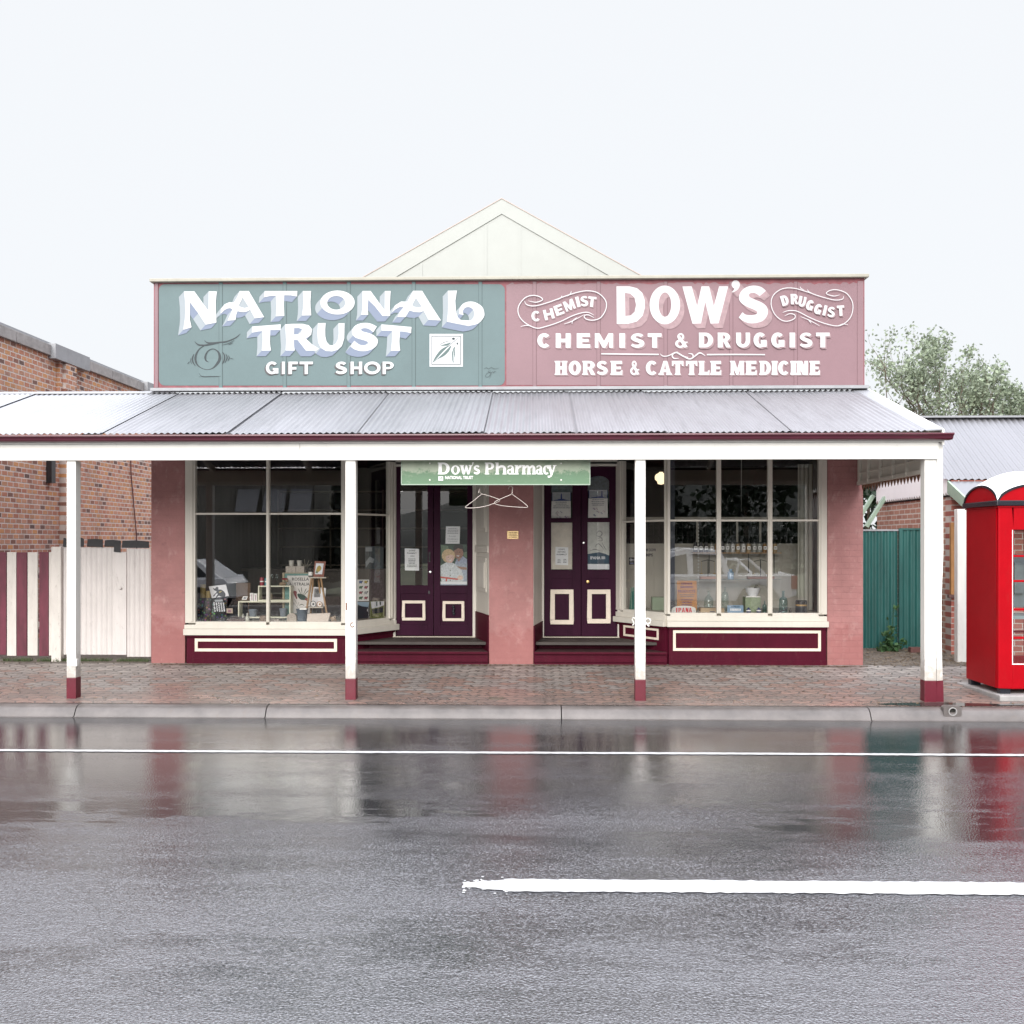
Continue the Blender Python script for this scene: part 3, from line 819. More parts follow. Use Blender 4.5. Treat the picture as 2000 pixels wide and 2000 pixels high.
# pillars of pink painted masonry (they carry on up behind the verandah roof)
pil = []
for a, b_, base in ((295, 363, 1289), (955, 1042, 1296), (1614, 1686, 1297)):
    x0, x1 = PXX(a, YF), PXX(b_, YF)
    if a == 295: x1 -= .012
    if a == 1614: x0 += .012
    k = MB(); k.box(x0, x1, YF, YF + (.9 if a == 955 else .25), -0.02, 3.86)
    o = k.build('pillar', PBRICK if a == 1614 else PLASTER, shop, bevel=0.012)
    pil.append((x0, x1))
k = MB()
k.box(XL, XL + .23, YF + 0.251, 21, 0, 3.85); k.box(XR - .23, XR, YF + 0.251, 21, 0, 3.85)
k.box(XL, XR, 21, 21.2, 0, 3.85)
k.build('side_wall', PLASTERY, shop)
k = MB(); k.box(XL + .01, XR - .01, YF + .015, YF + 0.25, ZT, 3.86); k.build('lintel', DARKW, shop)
# parapet with its two painted boards
k = MB(); k.mi = 0
k.box(PXX(302, YF), PXX(1687, YF), YF - 0.03, YF + 0.16, ZPB, ZPT)
par = k.build('parapet', REDEDGE, shop)
k = MB()
x0, x1 = PXX(297, YF), PXX(1693, YF)
k.hexa([(x0, YF - .10, ZPT), (x1, YF - .10, ZPT), (x1, YF + .22, ZPT), (x0, YF + .22, ZPT)], [(x0, YF - .10, ZPT + .045), (x1, YF - .10, ZPT + .045), (x1, YF + .22, ZPT + .085), (x0, YF + .22, ZPT + .085)])
k.build('capping', pm('capping_cream', (0.31, 0.295, 0.245), .5, .12, 5, dirt=.3), par, bevel=0.008)
YS = YF - 0.030
def rrect(x0, y0, x1, y1, r, n=6):
    pts = []
    for cx, cy, a in ((x1 - r, y0 + r, -90), (x1 - r, y1 - r, 0), (x0 + r, y1 - r, 90), (x0 + r, y0 + r, 180)):
        pts += [(cx + r * math.cos(R(a + 90 * i / n)), cy + r * math.sin(R(a + 90 * i / n))) for i in range(n + 1)]
    return pts
f0 = lambda x, z: P(x, z, YS + 0.006); f1 = lambda x, z: P(x, z, YS - 0.004)
k = MB(); k.prism([rrect(310, 555, 986, 753, 12)], f0, f1)
gs = k.build('sign_panel', GREENP, shop); gs['label'] = 'sage green painted board with white block lettering'
rag = [(989, 752), (989, 556)]
rr = random.Random(2)
x = 992
while x < 1682:
    rag.append((x, 551 + rr.random() * 5)); x += 4 + rr.random() * 5
rag += [(1681, 556), (1683, 753)]
k = MB(); k.prism([rag], f0, f1)
rs = k.build('sign_panel', ROSEP, shop); rs['label'] = 'dusty rose painted board with white druggist lettering'
# cover battens over the sheet joints, painted the colour of their board
for board, mt_, xs in ((gs, GREENP, (431, 556, 681, 808, 938)), (rs, ROSEP, (1044, 1169, 1300, 1428, 1554))):
    for xx in xs:
        k = MB()
        k.prism([rect(xx - 3.0, 550, xx + 3.0, 757)], lambda a, z: P(a, z, YS), lambda a, z: P(a, z, YS - 0.009))
        k.build('batten', mt_, board)
        k = MB(); k.prism([rect(xx + 3.0, 550, xx + 4.1, 757)], lambda a, z: P(a, z, YS), lambda a, z: P(a, z, YS - .0045)); k.prism([rect(xx - 3.7, 550, xx - 3.0, 757)], lambda a, z: P(a, z, YS), lambda a, z: P(a, z, YS - .0045))  # dark strips paint in the shadow of the gap beside each batten
        k.build('joint_shade_line', JOINT_SHADE_G if mt_ is GREENP else JOINT_SHADE_R, board)
k = MB()
k.prism([rect(302, 549, 308.5, 757)], lambda a, z: P(a, z, YS), lambda a, z: P(a, z, YS - .014))
k.build('corner_batten', ROSEP, par); k = MB()
k.prism([rect(1675, 549, 1686.5, 757)], lambda a, z: P(a, z, YS), lambda a, z: P(a, z, YS - .014))
k.build('corner_batten', ROSEP, par)
k = MB(); k.box(PXX(302, YF), PXX(1690, YF), YF - 0.16, YF - .031, ZPB - 0.03, ZPB + 0.012); k.build('flashing', LEAD, par)

# --- lettering on the green board
LW = flat('letter_white', (0.47, 0.485, 0.50), 0.5)
LB = flat('letter_pale_blue', (0.232, 0.265, 0.29), 0.5)
LD = flat('letter_periwinkle', (0.130, 0.163, 0.235), 0.5)
LG = flat('letter_shadow_grey', (0.050, 0.046, 0.050), 0.5)
LINE = flat('sign_line_slate', (0.018, 0.027, 0.032), 0.6)
LEAFG = flat('emblem_leaf_green', (0.075, 0.115, 0.112), 0.6)
SLATS = [LW, LB, LD, LG, LINE, LEAFG]
S = Sign(YS - 0.0095)
A0, AS = (330, 550), 6.44
B0, BS = (600, 550), 5.367
C0, CS = (460, 620), 5.367
nat = [
 (A0, AS, [[(190, 122), (320, 122), (497, 368), (500, 122), (603, 122), (590, 250), (592, 400), (598, 515), (462, 542), (370, 400), (266, 262), (262, 400), (264, 480), (285, 575), (180, 606), (200, 470), (205, 400), (203, 250)]]),
 (A0, AS, [[(890, 118), (1005, 118), (1100, 282), (1198, 447), (1080, 462), (1022, 355), (985, 376), (940, 384), (895, 380), (862, 372), (845, 420), (838, 483), (735, 492), (760, 440), (800, 350), (770, 334), (730, 340), (690, 365), (650, 405), (655, 345), (700, 285), (760, 258), (815, 265), (860, 190)], [(928, 200), (1002, 318), (955, 332), (905, 322), (878, 300)]]),
 (A0, AS, [[(1205, 118), (1615, 118), (1612, 187), (1530, 173), (1450, 172), (1445, 300), (1452, 430), (1345, 437), (1352, 300), (1345, 178), (1270, 182), (1195, 198)]]),
 (A0, AS, [[(1685, 118), (1788, 118), (1780, 250), (1782, 330), (1790, 424), (1672, 427), (1686, 340), (1690, 250)]]),
 (B0, BS, [ell(318, 219, 180, 126, 40), ell(305, 222, 95, 72, 32)]),
 (B0, BS, [[(580, 98), (665, 98), (812, 300), (815, 98), (875, 98), (867, 225), (866, 290), (870, 358), (790, 360), (710, 260), (640, 192), (634, 270), (640, 348), (565, 348), (578, 290), (580, 225)]]),
 (B0, BS, [[(1110, 96), (1205, 96), (1300, 250), (1403, 408), (1272, 400), (1222, 308), (1180, 322), (1120, 318), (1072, 302), (1055, 330), (1030, 372), (945, 370), (975, 310), (1012, 268), (970, 266), (925, 290), (890, 322), (920, 250), (985, 208), (1050, 210)], [(1140, 172), (1202, 262), (1160, 272), (1118, 262), (1100, 245)]]),
 (B0, BS, [[(1475, 95), (1478, 250), (1474, 340), (1465, 420), (1560, 440), (1690, 465)] + smooth_loop([(1690, 465), (1790, 440), (1850, 375), (1856, 320), (1830, 260), (1760, 216), (1690, 210), (1630, 235), (1598, 285), (1595, 340)], 3, False)[1:] + smooth_loop([(1640, 350), (1632, 310), (1655, 275), (1700, 268), (1740, 295), (1752, 340), (1740, 380), (1715, 408)], 3, False) + [(1610, 402), (1578, 372), (1560, 320), (1553, 200), (1570, 93)]]),
 (C0, CS, [[(175, 95), (475, 72), (472, 130), (365, 133), (361, 250), (365, 300), (372, 347), (275, 348), (284, 250), (283, 143), (230, 148), (172, 160)]]),
 (C0, CS, [[(520, 72), (600, 67), (700, 66), (768, 82), (803, 125), (793, 182), (737, 222), (800, 280), (875, 328), (845, 348), (738, 348), (690, 285), (650, 236), (612, 235), (614, 300), (622, 347), (525, 347), (532, 250)], [(615, 112), (660, 110), (698, 122), (690, 155), (655, 178), (613, 178)]]),
 (C0, CS, [[(865, 60), (945, 58), (940, 130), (942, 200), (955, 255), (985, 288), (1015, 294), (1050, 275), (1074, 230), (1082, 170), (1080, 60), (1143, 60), (1142, 140), (1140, 220), (1115, 300), (1070, 340), (1010, 356), (950, 352), (895, 320), (866, 260), (858, 170)]]),
 (C0, CS, [smooth_loop([(1445, 155), (1400, 122), (1355, 112), (1318, 122), (1330, 145), (1400, 165), (1460, 195), (1492, 240), (1478, 295), (1420, 338), (1335, 354), (1255, 338), (1205, 305)], 3, False) + smooth_loop([(1245, 245), (1300, 285), (1352, 290), (1390, 275), (1380, 252), (1320, 232), (1260, 212), (1225, 175), (1224, 130), (1260, 82), (1330, 58), (1410, 62), (1482, 95)], 3, False)]),
 (C0, CS, [[(1530, 72), (1845, 100), (1840, 165), (1780, 150), (1724, 146), (1718, 250), (1720, 300), (1727, 348), (1630, 350), (1640, 250), (1645, 142), (1590, 138), (1532, 138)]]),
]
for o_, s_, lp in nat:
    S.extrude(lp, -10.2 * s_, 11.2 * s_, (1, 2), o_, s_)
for o_, s_, lp in nat: S.shape(lp, 0, o_, s_)
S.mb.build('lettering', SLATS, gs)
S = Sign(YS - 0.0095)
S.glyphs('GIFTSHOP', [(318, 450), (486, 518), (555, 652), (672, 812), (1050, 1168), (1206, 1328), (1348, 1520), (1542, 1664)], 463, 594, 0, C0, CS, shade=(-14, 14, 3), tpx=34, hpx=27)
S.mb.build('lettering', SLATS, gs)
# the gum leaf badge: white square, thin frame, leaves
S = Sign(YS - 0.0095)
E0, ES = (820, 640), 10.73
S.shape([rect(203, 130, 903, 818)], 0, E0, ES)
S.shape([rect(245, 172, 858, 777), rect(258, 186, 845, 763)[::-1]], 4, E0, ES)
S.shape([smooth_loop([(268, 738), (330, 600), (430, 470), (530, 405), (640, 362), (560, 430), (470, 520), (360, 640)], 3)], 5, E0, ES)
S.shape([smooth_loop([(285, 725), (400, 620), (520, 505), (652, 375), (640, 440), (590, 520), (500, 600), (380, 660)], 3)], 5, E0, ES)
S.shape([smooth_loop([(430, 380), (520, 345), (650, 315), (590, 372), (510, 380)], 3)], 5, E0, ES)
S.ribbon([(405, 385), (470, 325), (560, 295), (655, 305)], 12, 4, E0, ES)
S.shape([smooth_loop([(700, 745), (668, 620), (680, 500), (722, 395), (738, 450), (735, 560), (718, 650)], 3)], 5, E0, ES)
S.ribbon([(704, 700), (700, 600), (722, 440)], 14, 0, E0, ES)
S.ribbon([(600, 390), (720, 285), (830, 195)], 12, 4, E0, ES)
S.shape([ell(705, 232, 32, 26, 12)], 4, E0, ES); S.shape([[(780, 300), (808, 335), (800, 358), (765, 348)]], 4, E0, ES)
S.mb.build('emblem', SLATS, gs)
# curled jug-like ornament, patch plate under it, and the signwriter's scribble
S = Sign(YS - 0.0095)
O0, OS = (360, 640), 16.1
S.shape([rect(455, 980, 1155, 1530)], 6, O0, OS)
S.ribbon([(465, 1435), (560, 1530), (850, 1532), (1150, 1528)], 24, 4, O0, OS)
S.ribbon([(320, 430), (385, 500), (480, 545), (640, 550), (760, 530), (900, 505), (1050, 480)], [8, 30, 45, 42, 50, 50, 20], 4, O0, OS)
S.ribbon([(630, 395), (700, 460), (850, 487), (1100, 465), (1300, 440), (1500, 370), (1650, 290), (1760, 185)], [10, 30, 55, 50, 42, 30, 25, 5], 4, O0, OS)
S.ribbon([(605, 575), (480, 660), (385, 800), (345, 950), (370, 1100), (450, 1210), (580, 1290), (740, 1320), (900, 1270), (1040, 1130), (1115, 980), (1095, 820), (1020, 720), (890, 665), (760, 720), (680, 830), (655, 950), (690, 1040), (770, 1085)], [15, 25, 45, 60, 50, 30, 22, 20, 40, 85, 95, 70, 35, 20, 25, 45, 60, 45, 8], 4, O0, OS)
for pts, w in (([(1200, 760), (1262, 880), (1250, 1030), (1190, 1140)], 42), ([(1300, 820), (1345, 940), (1275, 1105)], 38), ([(1380, 870), (1412, 950), (1365, 1050)], 30), ([(300, 830), (255, 950), (270, 1080), (345, 1200)], 40), ([(208, 950), (198, 1050), (230, 1140)], 22), ([(1180, 545), (1400, 490), (1570, 395)], 20), ([(1380, 540), (1460, 505), (1530, 465)], 18), ([(90, 1135), (130, 1105), (165, 1060)], 20), ([(1435, 962), (1480, 970), (1545, 985)], 20)):
    S.ribbon(pts, w, 4, O0, OS)
S.ribbon([(1340, 865), (1390, 838), (1440, 862), (1500, 835), (1560, 862), (1660, 848)], 7, 4, E0, ES)
S.ribbon([(1490, 900), (1430, 910), (1480, 960), (1440, 1030), (1370, 1020), (1420, 950), (1500, 940), (1460, 1065)], 6, 4, E0, ES)
S.ribbon([(1500, 950), (1530, 920), (1545, 945), (1570, 915), (1600, 930)], 7, 4, E0, ES)
S.mb.build('ornament', SLATS + [pm('sign_patch', (0.089, 0.137, 0.143), 0.55, 0.05)], gs)

# --- lettering on the rose board
LP = flat('letter_soft_white', (0.47, 0.455, 0.465), 0.5)
LS = pm('letter_shade_mauve', (0.265, 0.175, 0.188), 0.5, 0.2, 14)
SL2 = [LP, LS]
F0, G0, HS = (1000, 540), (1330, 540), 5.367
S = Sign(YS - 0.0095)
dows = [
 (F0, [[(1095, 103), (1230, 103), (1310, 122), (1365, 170), (1392, 250), (1392, 330), (1370, 410), (1310, 472), (1215, 497), (1098, 497)], [(1183, 172), (1240, 180), (1285, 222), (1300, 300), (1285, 370), (1245, 408), (1188, 415)]]),
 (F0, [ell(1602, 298, 160, 203, 40), ell(1603, 295, 66, 128, 32)]),
 (G0, [[(15, 105), (112, 103), (170, 310), (215, 103), (295, 103), (345, 310), (400, 103), (495, 103), (395, 490), (310, 495), (255, 265), (210, 492), (120, 495)]]),
 (G0, [smooth_loop([(530, 85), (545, 50), (580, 40), (612, 62), (614, 105), (585, 145), (532, 168), (562, 130), (545, 118)], 3)]),
 (G0, [corner_smooth(S_TR, [0, 13, 14, 27])]),
]
for o_, lp in dows:
    for fr in (1.0, 0.8, 0.6, 0.4, 0.2):
        S.shape([[(x + 45 * fr, y + 50 * fr) for x, y in q] for q in lp], 1, o_, HS)
for o_, lp in dows: S.shape(lp, 0, o_, HS)
S.mb.build('lettering', SL2, rs)
S = Sign(YS - 0.0095)
S.glyphs('CHEMIST&', [(265, 405), (458, 614), (678, 820), (868, 1060), (1125, 1185), (1245, 1387), (1422, 1567), (1710, 1842)], 595, 747, 0, F0, HS, shade=(14, 16, 1), tpx=52, hpx=38)
S.glyphs('DRUGGIST', [(188, 336), (385, 520), (577, 722), (760, 898), (945, 1085), (1138, 1196), (1245, 1377), (1415, 1558)], 588, 744, 0, G0, HS, shade=(14, 16, 1), tpx=52, hpx=38)
S.mb.build('lettering', SL2, rs)
S = Sign(YS - 0.0095)
T0, TS = (1060, 660), 3.22
hb = [(80, 150), (163, 240), (253, 330), (340, 408), (430, 500), (550, 607), (648, 722), (732, 808), (812, 885), (900, 972), (985, 1048), (1058, 1122), (1182, 1264), (1280, 1345), (1366, 1435), (1442, 1474), (1480, 1552), (1560, 1592), (1598, 1668), (1682, 1742)]
S.glyphs('HORSE&CATTLEMEDICINE', hb, 144, 233, 0, T0, TS, shade=(7, 7, 1), tpx=27, hpx=20, spx=7)
S.ribbon([(368, 100), (550, 102), (730, 104)], [8, 9, 9], 0, T0, TS); S.ribbon([(1032, 105), (1200, 104), (1398, 105)], [9, 9, 8], 0, T0, TS)
for pts, w in (([(738, 98), (755, 114), (790, 112), (830, 92), (850, 88)], 6), ([(855, 128), (825, 128), (815, 108), (840, 92), (880, 112), (920, 132), (945, 122), (940, 102), (915, 98)], 8), ([(850, 98), (890, 118), (915, 122)], 9), ([(940, 130), (965, 108), (990, 94), (1022, 112)], 9)):
    S.ribbon(pts, w, 0, T0, TS)
S.mb.build('lettering', SL2, rs)
S = Sign(YS - 0.0095)
def arc_letters(txt, cs, rot, org, w, h, ws=None):
    bx = []
    for ii, ((cx, cy), ch) in enumerate(zip(cs, txt)):
        ww = w * {'I': .40, 'M': 1.2, 'C': 1.05, 'G': 1.0}.get(ch, 1.0)
        if ws: ww = ws[ii]
        bx.append((cx - ww / 2, cx + ww / 2, cy - h / 2, cy + h / 2))
    S.glyphs(txt, bx, 0, 0, 0, org, HS, shade=(8, 10, 1), rot=rot, tpx=31, hpx=24)
arc_letters('CHEMIST', [(250, 415), (385, 395), (492, 350), (600, 300), (690, 265), (758, 258), (838, 265)], [3, 14, 20, 22, 14, 4, -6], F0, 82, 108, [94, 104, 90, 108, 36, 78, 86])
arc_letters('DRUGGIST', [(1088, 250), (1188, 236), (1270, 262), (1352, 300), (1437, 340), (1508, 355), (1576, 372), (1674, 358)], [16, 2, -12, -22, -24, -14, -8, 4], G0, 76, 108)
W8 = 10
for pts in ([(172, 255), (250, 270), (320, 245), (290, 212), (215, 198), (135, 225), (70, 310), (70, 400), (130, 480), (250, 540), (350, 525), (500, 475), (650, 405), (780, 374), (860, 405)], [(130, 258), (160, 298), (250, 307), (400, 265), (560, 205), (700, 162), (800, 150), (900, 172), (980, 250), (985, 340), (930, 430), (850, 458), (775, 445), (758, 412), (800, 402), (860, 432)], [(90, 525), (160, 512), (240, 537)], [(545, 497), (620, 472), (760, 398)], [(480, 242), (510, 225), (525, 200)], [(575, 207), (610, 185), (622, 152)], [(630, 497), (636, 465), (680, 430)]):
    S.ribbon(pts, W8, 0, F0, HS)
for pts in ([(1665, 192), (1600, 205), (1525, 180), (1560, 147), (1640, 140), (1740, 180), (1800, 280), (1790, 400), (1730, 480), (1640, 518), (1500, 490), (1350, 430), (1220, 365), (1130, 358), (1065, 378)], [(1705, 205), (1690, 238), (1600, 245), (1450, 205), (1320, 160), (1180, 122), (1060, 130), (970, 195), (945, 290), (980, 390), (1050, 455), (1120, 468), (1190, 440), (1192, 402), (1140, 390), (1085, 415)], [(1645, 518), (1700, 498), (1750, 505)], [(1250, 105), (1258, 125), (1290, 140)], [(1325, 135), (1340, 160), (1370, 172)], [(1255, 420), (1350, 460), (1455, 518)], [(1335, 455), (1350, 470), (1365, 492)]):
    S.ribbon(pts, 9, 0, G0, HS)
S.mb.build('lettering', SL2, rs)

# --- gable behind the parapet, with a wide barge board
YG = YF + 1.1
ga, gl, gr_ = P(980, 390, YG), P(700, 549, YG), P(1268, 549, YG)
ia, il, ir = P(980, 419, YG), P(762, 549, YG), P(1206, 549, YG)
k = MB()
k.add([(gl.x, YG, gl.z - .3), (gr_.x, YG, gr_.z - .3), gr_, ga, gl], [(0, 1, 2, 3, 4)])
gb = k.build('gable', WARMW, shop, solid=0.04)
k = MB()
for o1, o2, i1, i2 in ((gl, ga, il, ia), (ga, gr_, ia, ir)):
    vs = [Vector(o1), Vector(o2), Vector(i2), Vector(i1)]
    fr = [v + Vector((0, -0.034, 0)) for v in vs]; bk = [v + Vector((0, -0.022, 0)) for v in vs]
    k.hexa(bk, fr)
k.build('barge_board', WARMW, gb)
for xx in (949, 1015, 823, 1145):
    zt = 419 + abs(xx - 980) * 0.59
    k = MB(); k.box(PXX(xx - 2.5, YG), PXX(xx + 2.5, YG), YG - .028, YG - .0205, PZ(553, YG), PZ(zt + 3, YG))
    k.build('cover_strip', WARMW, gb)
k = MB()
ov = 0.05
for a_, b_ in ((gl, ga), (ga, gr_)):
    d = (b_ - a_).normalized(); up = Vector((0, 0, 1)) * .014
    k.hexa([a_ + Vector((0, -.042, .001)), b_ + Vector((0, -.042, .001)), b_ + Vector((0, 7, .001)), a_ + Vector((0, 7, .001))], [a_ + Vector((0, -.042, 0)) + up, b_ + Vector((0, -.042, 0)) + up, b_ + Vector((0, 7, 0)) + up, a_ + Vector((0, 7, 0)) + up])
k.build('roof', pm('roof_edge', (0.42, 0.34, 0.30), 0.5, .05), shop)
k = MB(); k.box(XL + .05, XR - .05, YF + .5, 21, 3.86, 3.90); k.build('roof', GALV, shop)

# --- interior shell
XM = (pil[1][0] + pil[1][1]) / 2
k = MB()
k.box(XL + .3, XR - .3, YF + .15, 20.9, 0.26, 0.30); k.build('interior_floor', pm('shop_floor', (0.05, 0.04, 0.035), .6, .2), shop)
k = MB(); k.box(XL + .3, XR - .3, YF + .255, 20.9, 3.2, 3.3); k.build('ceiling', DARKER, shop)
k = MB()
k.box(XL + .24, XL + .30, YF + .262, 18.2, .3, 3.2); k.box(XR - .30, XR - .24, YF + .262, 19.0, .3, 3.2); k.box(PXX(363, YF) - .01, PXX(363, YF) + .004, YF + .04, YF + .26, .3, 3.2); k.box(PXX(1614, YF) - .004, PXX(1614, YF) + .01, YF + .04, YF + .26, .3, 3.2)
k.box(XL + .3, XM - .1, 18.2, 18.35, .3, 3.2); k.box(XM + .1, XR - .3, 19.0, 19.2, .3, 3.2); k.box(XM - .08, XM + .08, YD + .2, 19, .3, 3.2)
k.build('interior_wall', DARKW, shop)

# --- shop windows
def shop_window(name_lbl, main, splay, lay):
    """main / splay = plan segments; lay = dict of heights and stations"""
    w = MB()
    zb, zt, ztr = lay['zb'], ZT, lay['ztr']
    panes, pn = [], []
    def face(a, b_, stations, mull, left_jamb, right_jamb):
        L = (Vector((b_[0], b_[1])) - Vector((a[0], a[1]))).length
        w.wall(a, b_, 0, left_jamb, zb - .02, zt, -.05, .035)
        if left_jamb > .08: w.wall(a, b_, left_jamb * .55, left_jamb * .8, zb, zt, .035, .05)
        w.wall(a, b_, L - right_jamb, L, zb - .02, zt, -.05, .035)
        if right_jamb > .08: w.wall(a, b_, L - right_jamb * .8, L - right_jamb * .55, zb, zt, .035, .05)
        for s_ in stations: 
            w.wall(a, b_, s_ - mull / 2, s_ + mull / 2, zb - .01, zt, -.045, .032); w.wall(a, b_, s_ - mull / 5, s_ + mull / 5, zb, zt, .032, .044)
        edges = [left_jamb] + [q for s_ in stations for q in (s_ - mull / 2, s_ + mull / 2)] + [L - right_jamb]
        for i in range(0, len(edges), 2):
            w.wall(a, b_, edges[i], edges[i + 1], ztr - .014, ztr + .014, -.03, .026)
            w.wall(a, b_, edges[i], edges[i + 1], zb - .05, zb, -.04, .028)
            for z0, z1 in ((zb, ztr - .014), (ztr + .014, zt)): pn.append((a, b_, edges[i], edges[i + 1], z0, z1))
        return L
    a, b_ = main
    face(a, b_, lay['mull'], lay['mw'], lay['lj'], lay['rj'])
    a2, b2 = splay
    face(a2, b2, [], .05, lay['slj'], lay['srj'])
    o = w.build('shop_window', CREAM, shop, bevel=0.006)
    for (a, b_, s0, s1, z0, z1) in pn:
        q = MB(); q.wall(a, b_, s0 - .004, s1 + .004, z0 - .004, z1 + .004, -.008, -.002)
        # one sheet only: keep the street face
        q.f = [q.f[2]]; q.m = [0]
        q.build('pane', GLASS, o)
    return o
# left bay
LA, LBc, LE = (PXX(363, YF), YF), (PXX(677, YF), YF), (PXX(771, YD), YD)
zlb = PZ(1214, YF, 500)
left_lay = dict(zb=zlb, ztr=PZ(1003.5, YF, 500), mull=[PXX(524, YF) - LA[0]], mw=.045, lj=PXX(383, YF) - LA[0], rj=LBc[0] - PXX(667, YF), slj=.03, srj=.15)
wl_ = shop_window('', (LA, LBc), (LBc, LE), left_lay)
wl_['label'] = 'left display window with gift shop goods behind the glass'
# right bay
RE, RB, RC = (PXX(1206, YD), YD), (PXX(1303, YF), YF), (PXX(1614, YF), YF)
zrb = PZ(1197, YF, 1450)
right_lay = dict(zb=zrb, ztr=PZ(1016.5, YF, 1450), mull=[PXX(1403.5, YF) - RB[0], PXX(1503.5, YF) - RB[0]], mw=.062, lj=.04, rj=RC[0] - PXX(1598, YF), slj=.15, srj=.03)
wr_ = shop_window('', (RB, RC), (RE, RB), right_lay)
wr_['label'] = 'right display window with bottles and jars behind the glass'
def sill_and_riser(segs, zb, zs0, zs1, seg_mould, parent_w, zg):
    s_, r_ = MB(), MB()
    for i, (a, b_) in enumerate(segs):
        L = (Vector(b_) - Vector(a)).length
        s_.wall(a, b_, -0.01 if i == 0 else -.0, L, zs1, zb - .045, -.06, .04)         # apron under the glass
        s_.wall(a, b_, -0.01, L + .012, zs0, zs1, -.06, .085)                           # projecting sill
        r_.wall(a, b_, 0.02, L - .01, -.02, zs0, -.12, .02)
        r_.wall(a, b_, 0.02, L, zs0 - .035, zs0 - .002, .02, .045)
        r_.wall(a, b_, 0.02, L, -.02, .07, .02, .03)
    s_.build('sill', CREAM, parent_w, bevel=.006)
    ro = r_.build('stall_riser', MAROON, parent_w, bevel=.004)
    for a, b_, s0, s1, z0, z1, t_ in seg_mould:
        m_ = MB()
        m_.wall(a, b_, s0, s1, z1 - t_, z1, .02, .034); m_.wall(a, b_, s0, s1, z0, z0 + t_, .02, .034)
        m_.wall(a, b_, s0, s0 + t_, z0 + t_, z1 - t_, .02, .034); m_.wall(a, b_, s1 - t_, s1, z0 + t_, z1 - t_, .02, .034)
        m_.build('panel_moulding', MOULD, parent_w)
zf_ = lambda y, x: PZ(y, YF, x)
sill_and_riser([(LA, LBc), (LBc, LE)], zlb, zf_(1240, 500), zf_(1228, 500), [(LA, LBc, PXX(382, YF) - LA[0], PXX(659, YF) - LA[0], zf_(1272, 500), zf_(1247, 500), .042)], wl_, 0)
LSP = (Vector(RB) - Vector(RE)).length
sill_and_riser([(RB, RC), (RE, RB)], zrb, zf_(1224, 1450), zf_(1213, 1450), [(RB, RC, PXX(1314, YF) - RB[0], PXX(1602, YF) - RB[0], zf_(1271, 1450), zf_(1231, 1450), .038), (RE, RB, LSP * .16, LSP * .86, zf_(1252, 1450) , zf_(1230, 1450), .03)], wr_, 0)
# cream splay panel between the left door and the middle pillar, and the jamb beside the right door
SA, SB_ = (PXX(928, YD), YD), (PXX(955, YF) - .004, YF + .02)
k = MB(); Ls = (Vector(SB_) - Vector(SA)).length
k.wall(SA, SB_, 0, Ls, .70, ZT, -.05, .0)
for z0, z1 in ((1.02, 1.52), (1.9, 2.75)):
    k.wall(SA, SB_, .14, Ls - .14, z0, z1, .0, .014); k.wall(SA, SB_, .2, Ls - .2, z0 + .06, z1 - .06, .014, .028)
k.wall(SA, SB_, .0, Ls, 1.60, 1.70, .0, .02)
k.build('splay_panel', CREAM, shop, bevel=.004)
k = MB(); k.wall(SA, SB_, 0, Ls, 0, .70, -.05, .012); k.build('splay_base', MAROON, shop)
TA, TB = (PXX(1042, YF) + .004, YF + .02), (PXX(1060, YD), YD)
k = MB(); Ls2 = (Vector(TB) - Vector(TA)).length
k.wall(TA, TB, 0, Ls2, .55, ZT, -.05, .0); k.build('splay_panel', CREAM, shop)
k = MB(); k.wall(TA, TB, 0, Ls2, 0, .55, -.05, .012); k.build('splay_base', MAROON, shop)

